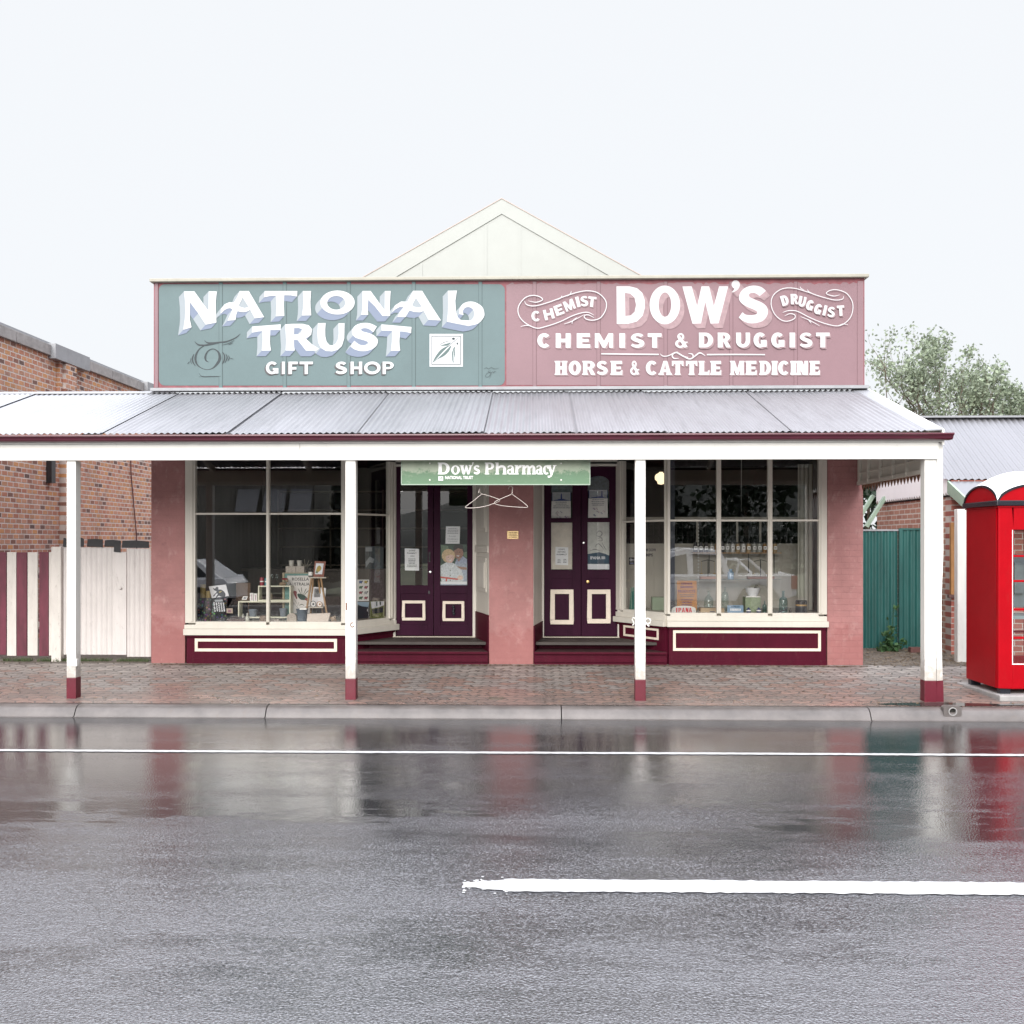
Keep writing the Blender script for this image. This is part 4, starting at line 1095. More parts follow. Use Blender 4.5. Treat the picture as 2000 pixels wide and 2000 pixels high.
# --- doors
ZD = PZ(1241, YD, 850)
def door_pair(xa, xm, xb, zt, kind):
    fr = MB()
    fr.box(xa - .075, xa - .004, YD - .06, YD + .08, ZD - .03, ZT); fr.box(xb + .004, xb + .075, YD - .06, YD + .08, ZD - .03, ZT)
    fr.box(xa - .004, xb + .004, YD - .05, YD + .08, zt + .006, zt + .10); fr.box(xa - .004, xb + .004, YD - .05, YD + .05, ZT - .04, ZT)
    fr.build('door_frame', CREAM, shop, bevel=.005)
    tl = MB(); tl.box(xa, xb, YD + .01, YD + .03, zt + .10, ZT - .04); tl.build('fanlight', GLASS, shop)
    k = MB(); k.box(xa - .07, xb + .07, YD - .07, YD + .1, ZD - .055, ZD - .012); k.build('threshold', pm('threshold_paint', (.62, .56, .46), .5, .1), shop)
    out = []
    for i, (x0, x1) in enumerate(((xa, xm - .004), (xm + .004, xb))):
        d = MB()
        st = .125 if kind == 'left' else .165
        y0, y1 = YD - .022, YD + .022
        pz0 = PZ(1143, YD) if kind == 'left' else PZ(1113, YD)
        inner = .165 if kind == 'left' else .19
        a0 = x0 + (st if i == 0 else inner); a1 = x1 - (inner if i == 0 else st)
        if kind == 'left' and i == 1: a0, a1 = PXX(860, YD), PXX(913, YD)
        if kind == 'left' and i == 0: a0, a1 = PXX(782, YD), PXX(835.5, YD)
        if kind == 'right' and i == 0: a0, a1 = PXX(1076, YD), PXX(1118, YD)
        if kind == 'right' and i == 1: a0, a1 = PXX(1147.5, YD), PXX(1190, YD)
        pz1 = zt - .14
        d.box(x0, a0, y0, y1, ZD, zt); d.box(a1, x1, y0, y1, ZD, zt)
        d.box(a0, a1, y0, y1, ZD, ZD + .16); d.box(a0, a1, y0 + .014, y1 - .005, ZD + .16, pz0 - .13); d.box(a0, a1, y0, y1, pz0 - .13, pz0); d.box(a0, a1, y0, y1, pz1, zt)
        if kind == 'right':
            zr0, zr1 = PZ(1020, YD), PZ(1012, YD)
            d.box(a0, a1, y0, y1, zr0, zr1)
            # arched head fillets
            arc = ell((a0 + a1) / 2, pz1 - .10, (a1 - a0) / 2, .10, 12, 0, 180)
            d.prism([[(a1 + .001, pz1 + .002)] + [(p[0], p[1]) for p in arc] + [(a0 - .001, pz1 + .002)]], lambda x, z: (x, y0 + .002, z), lambda x, z: (x, y1, z))
        o = d.build('door', MAROOND, shop, bevel=.004)
        q = MB(); q.add([(a0 - .003, YD - .004, pz0 - .003), (a1 + .003, YD - .004, pz0 - .003), (a1 + .003, YD - .004, pz1 + .003), (a0 - .003, YD - .004, pz1 + .003)], [(0, 1, 2, 3)]); q.build('pane', GLASS, o)
        mt = MB()
        if kind == 'left': X0, X1 = ((786, 831), (865, 907))[i]; Y0, Y1, t_ = ((1173, 1212), (1174, 1213))[i] + (.043,)
        else: X0, X1 = ((1075, 1120), (1147, 1192))[i]; Y0, Y1, t_ = ((1151, 1219), (1151, 1217))[i] + (.068,)
        X0, X1 = PXX(X0, YD), PXX(X1, YD); z1, z0 = PZ(Y0, YD), PZ(Y1, YD)
        yy0, yy1 = y0 - .016, y0 + .016
        mt.box(X0, X1, yy0, yy1, z1 - t_, z1); mt.box(X0, X1, yy0, yy1, z0, z0 + t_); mt.box(X0, X0 + t_, yy0, yy1, z0 + t_, z1 - t_); mt.box(X1 - t_, X1, yy0, yy1, z0 + t_, z1 - t_)
        mt.build('panel_moulding', MOULD, o, bevel=.006)
        out.append((o, x0, x1, y0))
    return out
dl = door_pair(PXX(774, YD), PXX(847, YD), PXX(923, YD), PZ(912, YD), 'left')
dr = door_pair(PXX(1063, YD), PXX(1135, YD), PXX(1205, YD), PZ(912, YD), 'right')
BRASS = pm('brass', (.55, .38, .16), .3, .1, metal=.9)
BLACKM = pm('black_metal', (.012, .012, .014), .35, .1)
CHROME = pm('lock_chrome', (.75, .75, .75), .2, .05, metal=.8)
def knob(o, px, py, r, mat_, name='knob', y=YD - .022):
    c_ = P(px, py, y)
    k = MB(); k.lathe([(r * .9, 0.0), (r * .9, -.006), (r * .35, -.008), (r * .35, -.028), (r, -.036), (r * .95, -.052), (0, -.06)], (c_.x, y, c_.z), 16, 'y')
    return k.build(name, mat_, o, smooth=40)
def disc(o, px, py, r, mat_, name='lock', y=YD - .022):
    c_ = P(px, py, y)
    k = MB(); k.lathe([(r, 0.0), (r, -.008), (r * .7, -.012), (0, -.012)], (c_.x, y, c_.z), 16, 'y')
    return k.build(name, mat_, o, smooth=40)
disc(dl[0][0], 840.5, 1117, .021, CHROME)
k = MB(); c_ = P(838, 1157, YD - .022); k.prism([ell(c_.x, c_.z, .014, .026, 16)], lambda x, z: (x, YD - .021, z), lambda x, z: (x, YD - .028, z)); k.build('lock', BLACKM, dl[0][0])
c_ = P(839, 1088, YD - .02); k = MB(); k.box(c_.x - .012, c_.x + .012, YD - .026, YD - .02, c_.z - .075, c_.z + .075); k.tube([(c_.x, YD - .024, c_.z + .06), (c_.x, YD - .055, c_.z + .05), (c_.x, YD - .055, c_.z - .05), (c_.x, YD - .024, c_.z - .06)], .007, 8); k.build('handle', BLACKM, dl[0][0])
disc(dr[1][0], 1140, 1060, .019, CHROME); knob(dr[1][0], 1148, 1136, .024, BRASS)
k = MB(); c_ = P(886, 1192, YD - .02)
for j in range(4): k.lathe([(.010, 0), (.02, .012), (.022, .03), (.012, .045)], (c_.x + .004 * (-1) ** j, YD - .03, c_.z - .075 + j * .036), 10)
k.build('knocker', pm('knocker_black', (.014, .016, .022), .3, .2), dl[1][0], smooth=40)
# steps up to each door
STEP = pm('worn_step_boards', (.085, .055, .05), .5, .35, 7, dirt=.45, streak=False)
TREAD = pm('worn_tread', (.060, .028, .030), .7, .35, 9, dirt=.3, spec=.15)
def steps(pts_back, x0b, x1b, x0f, x1f):
    zl, zm = ZD - .05, .185
    yl = 13.98
    k = MB()
    q0 = (x0b + (x0f - x0b) * (YD - yl) / (YD - YF), x1b + (x1f - x1b) * (YD - yl) / (YD - YF))
    k.hexa([(q0[0], yl, .0), (q0[1], yl, 0), (x1b, YD + .05, 0), (x0b, YD + .05, 0)], [(q0[0], yl, zl - .03), (q0[1], yl, zl - .03), (x1b, YD + .05, zl - .03), (x0b, YD + .05, zl - .03)])
    o = k.build('step', MAROON, shop)
    k = MB(); k.hexa([(q0[0] - .03, yl - .035, zl - .03), (q0[1], yl - .035, zl - .03), (x1b, YD - .05, zl - .03), (x0b - .03, YD - .05, zl - .03)], [(q0[0] - .03, yl - .035, zl), (q0[1], yl - .035, zl), (x1b, YD - .05, zl), (x0b - .03, YD - .05, zl)])
    k.build('tread', TREAD, o, bevel=.006)
    k = MB(); k.box(q0[0] - .03, q0[1], yl - .044, yl - .036, zl - .034, zl - .004); k.build('nosing', MAROON, o)
    k = MB()
    yy = YF - .03
    k.hexa([(x0f, yy, 0 - .02), (x1f, yy, -.02), (q0[1], yl + .02, -.02), (q0[0], yl + .02, -.02)], [(x0f, yy, zm - .03), (x1f, yy, zm - .03), (q0[1], yl + .02, zm - .03), (q0[0], yl + .02, zm - .03)])
    o = k.build('step', MAROON, shop)
    k = MB(); k.hexa([(x0f, yy - .03, zm - .03), (x1f, yy - .03, zm - .03), (q0[1], yl - .001, zm - .03), (q0[0], yl - .001, zm - .03)], [(x0f, yy - .03, zm), (x1f, yy - .03, zm), (q0[1], yl - .001, zm), (q0[0], yl - .001, zm)])
    k.build('tread', TREAD, o, bevel=.006)
    k = MB(); k.box(x0f, x1f, yy - .04, yy - .031, zm - .034, zm - .003); k.box(x0f, x1f, yy - .022, yy - .001, .035, .095); k.build('nosing', MAROON, o, bevel=.003)
steps(None, PXX(768, YD), PXX(928, YD), LBc[0] + .01, SB_[0] - .01)
steps(None, PXX(1060, YD), PXX(1206, YD), TA[0] + .01, RB[0] - .01)
# display floors and backs inside the bays
k = MB(); k.add([(LA[0] + .02, YF + .05, zlb - .03), (LBc[0] - .02, YF + .05, zlb - .03), (LE[0] - .05, YD - .02, zlb - .03), (LE[0] - .05, YD + .35, zlb - .03), (LA[0] + .02, YD + .35, zlb - .03)], [(0, 1, 2, 3, 4)])
k.build('display_floor', SHELFW, shop, solid=.03)
k = MB(); k.add([(RC[0] - .02, YF + .05, zrb - .03), (RB[0] + .02, YF + .05, zrb - .03), (RE[0] + .05, YD - .02, zrb - .03), (RE[0] + .05, YD + .35, zrb - .03), (RC[0] - .02, YD + .35, zrb - .03)], [(0, 1, 2, 3, 4)])
k.build('display_floor', SHELFW, shop, solid=.03)
YB = YD + .36
k = MB()
zpt = PZ(1066, YB)
k.box(RE[0] + .02, RC[0] - .02, YB, YB + .05, zrb - .05, zpt)
xx = RE[0] + .1
while xx < RC[0] - .1:
    k.box(xx, xx + .012, YB - .008, YB - .0005, zrb - .05, zpt - .06); xx += .165
k.box(RE[0] + .02, RC[0] - .02, YB - .03, YB + .07, zpt, zpt + .035); k.box(RE[0] + .02, RC[0] - .02, YB - .018, YB - .001, zpt - .06, zpt - .03)
part_ = k.build('partition', BEIGE, shop)
k = MB()
LEADL = glass('leadlight_glass', (.10, .13, .16), 1.5)
z0, z1 = zpt + .035, zpt + .40
for pxx in (1300, 1362, 1440, 1485, 1580):
    k.box(PXX(pxx, YB) - .016, PXX(pxx, YB) + .016, YB, YB + .04, z0, z1)
k.box(RE[0] + .02, RC[0] - .02, YB - .005, YB + .045, z1, z1 + .05)
k.build('screen_frame', BEIGE, part_)
k = MB(); k.add([(RE[0] + .02, YB + .02, z0), (RC[0] - .02, YB + .02, z0), (RC[0] - .02, YB + .02, z1), (RE[0] + .02, YB + .02, z1)], [(0, 1, 2, 3)]); k.build('leadlight', LEADL, part_)
k = MB()
for x_ in [RE[0] + .05 + .09 * i for i in range(37)]: k.box(x_, x_ + .006, YB + .008, YB + .018, z0, z1)
for z_ in (z0 + .12, z0 + .24): k.box(RE[0] + .02, RC[0] - .02, YB + .006, YB + .0075, z_, z_ + .006)
k.build('lead_strip', DARKW, part_)
# dark upright box behind the right window, and low counters deep inside both shops
k = MB(); k.box(-5.0, -1.2, 16.4, 17.0, .3, 1.25); k.box(-5.1, -1.1, 16.35, 17.05, 1.25, 1.29); k.build('counter', pm('counter_wood', (.07, .05, .04), .5, .2), shop)
k = MB()
for z_ in (1.3, 1.65, 2.0, 2.35, 2.7): k.box(-4.9, -.9, 17.95, 18.18, z_, z_ + .03)
for x_ in (-4.9, -3.9, -2.9, -1.9, -.93): k.box(x_, x_ + .03, 17.95, 18.18, .3, 2.75)
k.build('wall_shelf', pm('shelf_wood', (.13, .10, .075), .6, .2), shop)

# ================================================================ VERANDAH
ver = thing('verandah', 'long corrugated iron verandah on square white posts over the shop pavement', 'verandah', (-2, 12.3, 0))
ZE, YE = PZ(846, 11.08), 11.08
ZRG = PZ(767, YF)
slope = Vector((0, YF - .035 - YE, ZRG - ZE))
xv1 = PXX(1668, YF)
seams = [-13.2, -11.7, -10.2, -8.7, -7.2] + [PXX(q, YF) for q in (355, 554, 761, 963, 1110, 1257, 1461)] + [xv1]
cols = [GALVN] * 4 + [GALVN] + [GALV] * 20
for i, (a, b_) in enumerate(zip(seams, seams[1:])):
    k = MB()
    nrm = Vector((1, 0, 0)).cross(slope.normalized())
    k.corr(Vector((a - .055, YE, ZE)) + nrm * (.004 if i % 2 else 0.0), (1, 0, 0), slope, b_ - a + .055, slope.length, phase=(i % 3) * .7, lift=.012)
    k.build('roof_sheet', cols[i] if i < len(cols) else GALV, ver, smooth=50)
# ridge flashing along the top on the left, beyond the shop wall
k = MB(); xl = PXX(300, YF)
k.hexa([(-13.2, YF - .12, ZRG - .012), (xl, YF - .12, ZRG - .012), (xl, YF + .05, ZRG + .035), (-13.2, YF + .05, ZRG + .035)], [(-13.2, YF - .12, ZRG), (xl, YF - .12, ZRG), (xl, YF + .05, ZRG + .05), (-13.2, YF + .05, ZRG + .05)])
k.build('flashing', LEAD, ver)
# rolled verge flashing and barge board closing the right end
k = MB()
e0, e1 = Vector((xv1 - .02, YE, ZE + .012)), Vector((xv1 - .02, YF - .035, ZRG + .012))
k.hexa([e0, e0 + Vector((.19, 0, .01)), e1 + Vector((.19, 0, .01)), e1], [e0 + Vector((0, 0, .012)), e0 + Vector((.19, 0, .022)), e1 + Vector((.19, 0, .022)), e1 + Vector((0, 0, .012))])
k.build('verge_flashing', GALVN, ver)
k = MB()
k.hexa([e0 + Vector((.192, 0, -.16)), e0 + Vector((.215, 0, -.16)), e1 + Vector((.215, 0, -.16)), e1 + Vector((.192, 0, -.16))], [e0 + Vector((.192, 0, .02)), e0 + Vector((.215, 0, .02)), e1 + Vector((.215, 0, .02)), e1 + Vector((.192, 0, .02))])
k.build('barge_board', WHITE, ver)
# ogee gutter
gz = ZE - .02
prof = [(0.0, 0.0), (-.015, 0.0), (-.018, -.016), (.004, -.03), (.016, -.046), (.020, -.058), (.034, -.070), (.045, -.074), (.13, -.074), (.13, 0.0), (.122, 0.0), (.122, -.066), (.045, -.066), (.01, -.03), (.006, -.004)]
def extr_x(k, prof, x0, x1, y, z):
    m_ = len(prof)
    vs = [(x0, y + a, z + b_) for a, b_ in prof] + [(x1, y + a, z + b_) for a, b_ in prof]
    k.add(vs, [(i, (i + 1) % m_, m_ + (i + 1) % m_, m_ + i) for i in range(m_)])
    k.poly([prof], lambda a, b_: (x0, y + a, z + b_)); k.poly([prof], lambda a, b_: (x1, y + a, z + b_))
k = MB(); xg1 = PXX(1864, 10.98)
cuts = [-13.2, PXX(98, 10.98), PXX(276, 10.98), PXX(622, 10.98), PXX(1300, 10.98), PXX(1660, 10.98), xg1]
for a, b_ in zip(cuts, cuts[1:]): extr_x(k, prof, a + .004, b_ - .004, 10.98, gz)
for a in cuts[1:-1]:
    extr_x(k, [(p[0] - .003, p[1] - .001) for p in prof[:9]], a - .012, a + .012, 10.98, gz)
k.build('gutter', GUTTER, ver, smooth=30)
k = MB(); k.box(-13.2, xv1 + .17, YE + .003, YE + .022, gz - .09, ZE - .006); k.build('fascia', WHITE, ver)
# front beam in two lengths, posts, end frame
zb0, zb1 = PZ(898, YP - .03), PZ(862, YP - .03)
xb1 = PXX(1831, YP)
k = MB(); xj = PXX(587, YP)
k.box(-13.2, xj - .002, YP - .03, YP + .02, zb0 + .004, zb1); k.box(xj + .002, xb1, YP - .033, YP + .02, zb0, zb1)
k.build('beam', WHITE, ver, bevel=.004)
k = MB(); k.box(-13.2, xb1, YP + .021, YP + .12, zb0 + .06, zb1 + .03); k.build('wall_plate', CREAM, ver)
def post(x0, x1, twist=False):
    k = MB()
    zg = pave_z(YP + .06) - .01
    zs = PZ(1327, YP)
    # main shaft, chamfered above the plain base
    k.box(x0, x1, YP, YP + .126, zs, zb1 if twist else zb0 + .005)
    o = k.build('post', WHITE, ver, bevel=.008)
    k = MB(); k.box(x0 - .002, x1 + .002, YP - .002, YP + .128, zg, zs + .001); k.build('painted_base', POSTRED, o, bevel=.006)
    return o
p1 = post(PXX(130, YP), PXX(148, YP)); p2 = post(PXX(674.5, YP), PXX(694.5, YP)); p3 = post(PXX(1241, YP), PXX(1261, YP)); p4 = post(PXX(1806, YP), PXX(1829, YP), True)
# second timber strapped beside the corner post, cut away to a flared foot
x0 = PXX(1831, YP)
prof2 = [(0, 0.0), (.075, 0.0), (.055, .75), (.058, 1.2), (.075, 1.75), (.072, 2.5), (.07, zb1 - pave_z(YP) + .02), (0, zb1 - pave_z(YP) + .02)]
zg = pave_z(YP + .06)
k = MB(); zs = PZ(1327, YP)
hs = zs - zg
pr = [(0, hs), (.068, hs)] + prof2[2:]
k.prism([pr], lambda a, b_: (x0 + a - .006, YP + .012, zg + b_), lambda a, b_: (x0 + a - .006, YP + .11, zg + b_))
o = k.build('post', WHITE, ver, bevel=.005); o['label'] = 'thinner side timber with a flared foot beside the corner post'
k = MB(); k.prism([[(0, -.01), (.078, -.01), (.070, hs), (0, hs)]], lambda a, b_: (x0 + a - .006, YP + .010, zg + b_), lambda a, b_: (x0 + a - .006, YP + .112, zg + b_)); k.build('painted_base', POSTRED, o, bevel=.005)
RUST = pm('rusty_iron', (.16, .06, .03), .7, .4, 20)
HOOKW = pm('painted_iron', (.78, .76, .72), .5, .1, 20, dirt=.3)
# tie rings and clips left on the posts
k = MB(); zz = PZ(1213, YP); xx = PXX(1261, YP); k.tube([(xx + .03 + .032 * math.cos(R(a)), YP + .03, zz + .032 * math.sin(R(a))) for a in range(0, 361, 30)], .008, 6); k.tube([(xx, YP + .03, zz - .01), (xx + .03, YP + .03, zz - .05), (xx + .045, YP + .03, zz - .06)], .008, 6); k.build('tie_ring', HOOKW, p3, smooth=40)
k = MB(); xx = PXX(1241, YP); k.tube([(xx, YP + .03, zz + .03), (xx - .03, YP + .02, zz + .045), (xx - .035, YP + .02, zz + .02), (xx - .012, YP + .03, zz - .03), (xx - .03, YP + .03, zz - .05)], .007, 6); k.build('tie_ring', HOOKW, p3, smooth=40)
k = MB(); xx = PXX(677, YP); z_ = PZ(1184, YP); k.box(xx - .008, xx + .006, YP - .004, YP + .002, z_ - .05, z_ + .04); k.build('rust_plate', RUST, p2)
k = MB(); xx = PXX(688, YP); z_ = PZ(1221, YP); k.tube([(xx + .02 * math.cos(R(a)), YP - .004, z_ + .026 * math.sin(R(a))) for a in range(60, 340, 25)], .005, 6); k.build('clip', RUST, p2)
k = MB(); xx = PXX(148, YP); z_ = PZ(1302, YP); k.box(xx - .05, xx + .016, YP - .012, YP + .04, z_, z_ + .075); k.box(xx - .055, xx + .018, YP - .016, YP + .03, z_ - .012, z_ + .001); k.build('bracket', HOOKW, p1, bevel=.004)
# rafters and battens under the iron
k = MB()
for xr in [-11.4, -8.0, -5.45, -3.8, -2.15, -.45, 1.25, 2.9]:
    a = Vector((xr, YP + .05, zb1 + .02)); b_ = Vector((xr, YF - .05, ZRG - .10)); k.bar(a, b_, .05, .10)
for f in (.25, .5, .75):
    y = YE + (YF - YE) * f; z = ZE + (ZRG - ZE) * f - .05
    k.box(-13.2, xv1 - .05, y - .035, y + .035, z - .025, z + .022)
k.build('rafter', CREAM, ver)
# end valance: sheeted panel with battens and a saw-tooth edge
XV = 4.62
zv = 2.56
def roof_under(y): return ZE + (ZRG - ZE) * (y - YE) / (YF - YE) - .03
k = MB()
k.add([(XV, YP + .13, zv), (XV, YF - .01, zv), (XV, YF - .01, roof_under(YF)), (XV, YP + .13, roof_under(YP + .13))], [(0, 1, 2, 3)])
val = k.build('valance', CREAM, ver, solid=.02)
k = MB()
for f in [.02, .22, .42, .62, .82, .98]:
    y = YP + .16 + (YF - .06 - YP - .16) * f
    k.box(XV - .05, XV - .012, y - .022, y + .022, zv + .0, roof_under(y))
k.box(XV - .04, XV - .012, YP + .13, YF - .02, zv + .0, zv + .05); k.box(XV - .03, XV - .012, YP + .13, YF - .02, zv + .16, zv + .18)
k.build('batten', CREAM, val)
k = MB()
n_ = 21
y0_, y1_ = YP + .14, YF - .06
for i in range(n_):
    a = y0_ + (y1_ - y0_) * i / n_; c_ = y0_ + (y1_ - y0_) * (i + 1) / n_
    k.prism([[(a, zv + .01), (c_, zv + .01), (c_ - .012, zv - .03), ((a + c_) / 2, zv - .085), (a + .012, zv - .03)]], lambda y, z: (XV + .014, y, z), lambda y, z: (XV + .018, y, z))
k.build('saw_tooth_edge', pm('valance_brown', (.20, .10, .06), .7, .3), val)

# ================================================================ HANGING SIGN, HANGERS, PLAQUE
def pharm_mat():
    m, n, l, b = nt('worn_green_sign')
    pos = geo(n)
    sp = n.new('ShaderNodeSeparateXYZ'); l.new(pos, sp.inputs[0])
    rag = noise(n, l, pos, 16, 9, 0.9, .7, 1, 1)
    zc = PZ(923, 11.30)
    h = math_(n, l, 'ADD', math_(n, l, 'MULTIPLY', math_(n, l, 'SUBTRACT', sp.outputs[2], zc), 7.0), math_(n, l, 'MULTIPLY', math_(n, l, 'SUBTRACT', rag, .5), 3.0))
    c = mixc(n, l, ramp(n, l, h, (0.0, 0.0), (0.14, 1.0)), (.085, .165, .09), (.27, .315, .235))
    s2 = noise(n, l, pos, 14, 9, .85, .5, 1, 2)
    c = mixc(n, l, ramp(n, l, s2, (.58, 0.0), (.63, .55)), c, (.30, .35, .27))
    s3 = noise(n, l, pos, 3, 4, .6)
    c = mixc(n, l, ramp(n, l, s3, (.35, .4), (.5, 0.0)), c, (.08, .17, .10))
    l.new(c, b.inputs['Base Color']); b.inputs['Roughness'].default_value = .5
    return m
YH = 11.30
hs_ = thing('hanging_sign', 'worn green hanging sign lettered in white below the verandah beam', 'sign', (PXX(968, YH), YH, PZ(947, YH)))
f0 = lambda x, z: P(x, z, YH + .018); f1 = lambda x, z: P(x, z, YH)
k = MB(); k.prism([[(784.5, 897), (1152.5, 897), (1152.5, 947), (784.5, 946)]], f0, f1); k.build('board', pharm_mat(), hs_)
k = MB()
for a, b_, c_, d in ((783.5, 945.3, 1153, 947.3),): k.prism([rect(a, b_, c_, d)], lambda x, z: P(x, z, YH + .02), lambda x, z: P(x, z, YH - .006))
k.prism([rect(783.3, 896, 785, 945)], lambda x, z: P(x, z, YH + .02), lambda x, z: P(x, z, YH - .006)); k.prism([rect(1151.3, 896, 1153, 945)], lambda x, z: P(x, z, YH + .02), lambda x, z: P(x, z, YH - .006))
k.build('edge_trim', pm('sign_edge', (.28, .35, .28), .5, .1), hs_)
k = MB()
for px in (840, 1096):
    c_ = P(px, 900, YH + .01); k.tube([c_ + Vector((0, 0, 0)), c_ + Vector((0, 0, .32))], .008, 8)
k.build('hanging_rod', BLACKM, hs_)
k = MB()
for px, py in ((839.5, 905), (1096, 905), (839.5, 937.5), (1096, 937.5)):
    c_ = P(px, py, YH); k.lathe([(.010, 0), (.010, -.004), (0, -.006)], (c_.x, YH, c_.z), 8, 'y')
k.build('bolt', WHITE, hs_)
# lettering: heavy old-style serif
S = Sign(YH - .001)
K0, KS = (780, 895), 5.084
def low(ch, x0, x1, base=160, xh=92, asc=42):
    """letter shapes in crop pixels, y down"""
    w = x1 - x0; st = 27; m_ = (x0 + x1) / 2; hx = base - xh
    out = []
    sh = lambda *a: out.append(list(a))
    serif = lambda a, b_, y: sh(rect(a - 6, y - 9, b_ + 6, y))
    if ch == 'D':
        sh(*[[(x0 + w * q[0], base - 118 * q[1]) for q in lp] for lp in glyph('D', t=.30, h=.17)[0]]); serif(x0, x0 + 32, base); sh(rect(x0 - 7, base - 118, x0 + 36, base - 108))
    elif ch == 'P':
        for shp in glyph('P', t=.32, h=.17): sh(*[[(x0 + w * q[0], base - 118 * q[1]) for q in lp] for lp in shp])
        serif(x0, x0 + 32, base); sh(rect(x0 - 7, base - 118, x0 + 36, base - 108))
    elif ch == 'o': sh(ell(m_, base - 44, w / 2, 46, 26), ell(m_, base - 44, w / 2 - 24, 34, 20))
    elif ch == 'w':
        sh([(x0 - 4, hx), (x0 + 30, hx), (x0 + w * .34, base - 30), (x0 + w * .46, hx), (x0 + w * .60, hx), (x0 + w * .74, base - 30), (x1 - 20, hx), (x1 + 4, hx), (x0 + w * .78, base), (x0 + w * .62, base), (x0 + w * .50, base - 46), (x0 + w * .38, base), (x0 + w * .22, base)])
        sh(rect(x0 - 8, hx, x0 + 36, hx + 8)); sh(rect(x1 - 30, hx, x1 + 8, hx + 8))
    elif ch == "'": sh([(x0, base - 120), (x1, base - 120), (x0 + 3, base - 84)])
    elif ch == 's': sh([(x0 + w * p[0], base - 92 * p[1]) for p in S_LOOP])
    elif ch in 'hrmn':
        stems = {'h': 2, 'r': 1, 'm': 3, 'n': 2}[ch]
        top = base - 118 if ch == 'h' else hx
        step_ = (w - st) / max(1, stems - 1) if stems > 1 else w
        for j in range(stems):
            a = x0 + j * step_; sh(rect(a, top if j == 0 else hx + 26, a + st, base)); serif(a, a + st, base)
            if j: sh(ringsec(a + st - step_ / 2 - 4, hx + 34, step_ / 2 + 4, 34, 17, 24, 180, 360, 12))
        sh([(x0 - 8, top), (x0 + st, top), (x0 + st, top + 9), (x0 - 8, top + 9)])
        if ch == 'r': sh([(x0 + st - 3, hx + 26), (x0 + st + 6, hx + 4), (x1 - 6, hx - 2), (x1 + 2, hx + 10), (x1 - 4, hx + 26), (x1 - 16, hx + 26), (x0 + st, hx + 44)])
    elif ch == 'a':
        sh(rect(x1 - st - 4, hx + 26, x1 - 4, base)); sh(rect(x1 - st, base - 9, x1 + 6, base))
        sh(ringsec(m_ - 2, hx + 32, w / 2 - 2, 32, 16, 14, 200, 360, 12)); sh(ell(m_ - 6, base - 26, w / 2 - 4, 27, 20), ell(m_ - 4, base - 25, w / 2 - 24, 15, 14))
    elif ch == 'c': sh(ringsec(m_ + 2, base - 44, w / 2, 46, 25, 13, 42, 318, 18)); sh(ell(x1 - 12, hx + 24, 13, 12, 10))
    elif ch == 'y':
        sh([(x0, hx), (x0 + 32, hx), (m_ + 6, base - 28), (x1 - 18, hx), (x1 + 2, hx), (m_ + 4, base + 16), (m_ - 18, base + 32), (x0 + 6, base + 32), (x0 + 2, base + 14), (x0 + 22, base + 14), (m_ - 8, base + 2)])
        sh(rect(x0 - 6, hx, x0 + 38, hx + 8)); sh(rect(x1 - 28, hx, x1 + 8, hx + 8))
    return out
for ch, a, b_ in (('D', 388, 500), ('o', 514, 600), ('w', 606, 718), ("'", 722, 742), ('s', 738, 800), ('P', 855, 945), ('h', 958, 1058), ('a', 1068, 1140), ('r', 1152, 1214), ('m', 1222, 1350), ('a', 1362, 1432), ('c', 1440, 1500), ('y', 1470, 1552)):
    if ch == 'c': a, b_ = 1424, 1488
    if ch == 'a' and a > 1300: a, b_ = 1356, 1422
    for shp in low(ch, a, b_): S.shape(shp, 0, K0, KS)
S.mb.mi = 0
def ftx(org, sc, y): return lambda u, v: P(org[0] + u / sc, org[1] + v / sc, y)
yy = YH - .012
put_text(S.mb, 'NATIONAL TRUST', ftx(K0, KS, yy), 455, 732, 208, 176, .02)
S.shape([rect(388, 180, 434, 222)], 0, K0, KS)
S.ribbon([(394, 216), (412, 200), (430, 184)], 9, 1, K0, KS); S.ribbon([(400, 196), (412, 190), (424, 190)], 6, 1, K0, KS); S.ribbon([(420, 216), (422, 204), (424, 194)], 6, 1, K0, KS)
S.mb.build('lettering', [flat('sign_bright_white', (.92, .92, .91), .5), flat('sign_green_mark', (.13, .23, .14))], hs_)
WIRE = pm('hanger_wire', (.46, .41, .38), .4, .1, metal=.5)
def hanger(pts, y, label):
    k = MB()
    q = smooth_loop(pts, 5, False)
    k.tube([P(K0[0] + a / KS, K0[1] + b_ / KS, y + .02 * math.sin(i * .11)) for i, (a, b_) in enumerate(q)], .0042, 8)
    return tag(k.build('coat_hanger', WIRE, smooth=60), label, 'coat hanger', 'wire coat hangers')
hanger([(786, 345), (797, 300), (800, 335), (815, 357), (780, 385), (740, 420), (662, 478), (668, 492), (760, 492), (860, 475), (950, 445), (994, 425), (985, 408), (900, 376), (830, 358), (812, 350)], 11.40, 'left wire coat hanger hooked through the other under the green sign')
hanger([(1082, 306), (1092, 285), (1108, 275), (1124, 292), (1120, 330), (1116, 355), (1050, 385), (960, 425), (945, 445), (965, 458), (1050, 475), (1250, 489), (1272, 478), (1250, 455), (1200, 415), (1125, 362), (1112, 352)], 11.38, 'right wire coat hanger with its curled hook showing before the pink pillar')
pq = MB(); pq.prism([rect(990.5, 1037, 1012.5, 1052.5)], lambda x, z: P(x, z, YF - .001), lambda x, z: P(x, z, YF - .012))
pl = pq.build('plaque', pm('plaque_brass', (.56, .40, .20), .35, .12, 30, metal=.6), bevel=.002)
tag(pl, 'small brass plaque fixed to the middle pink pillar', 'plaque')
k = MB()
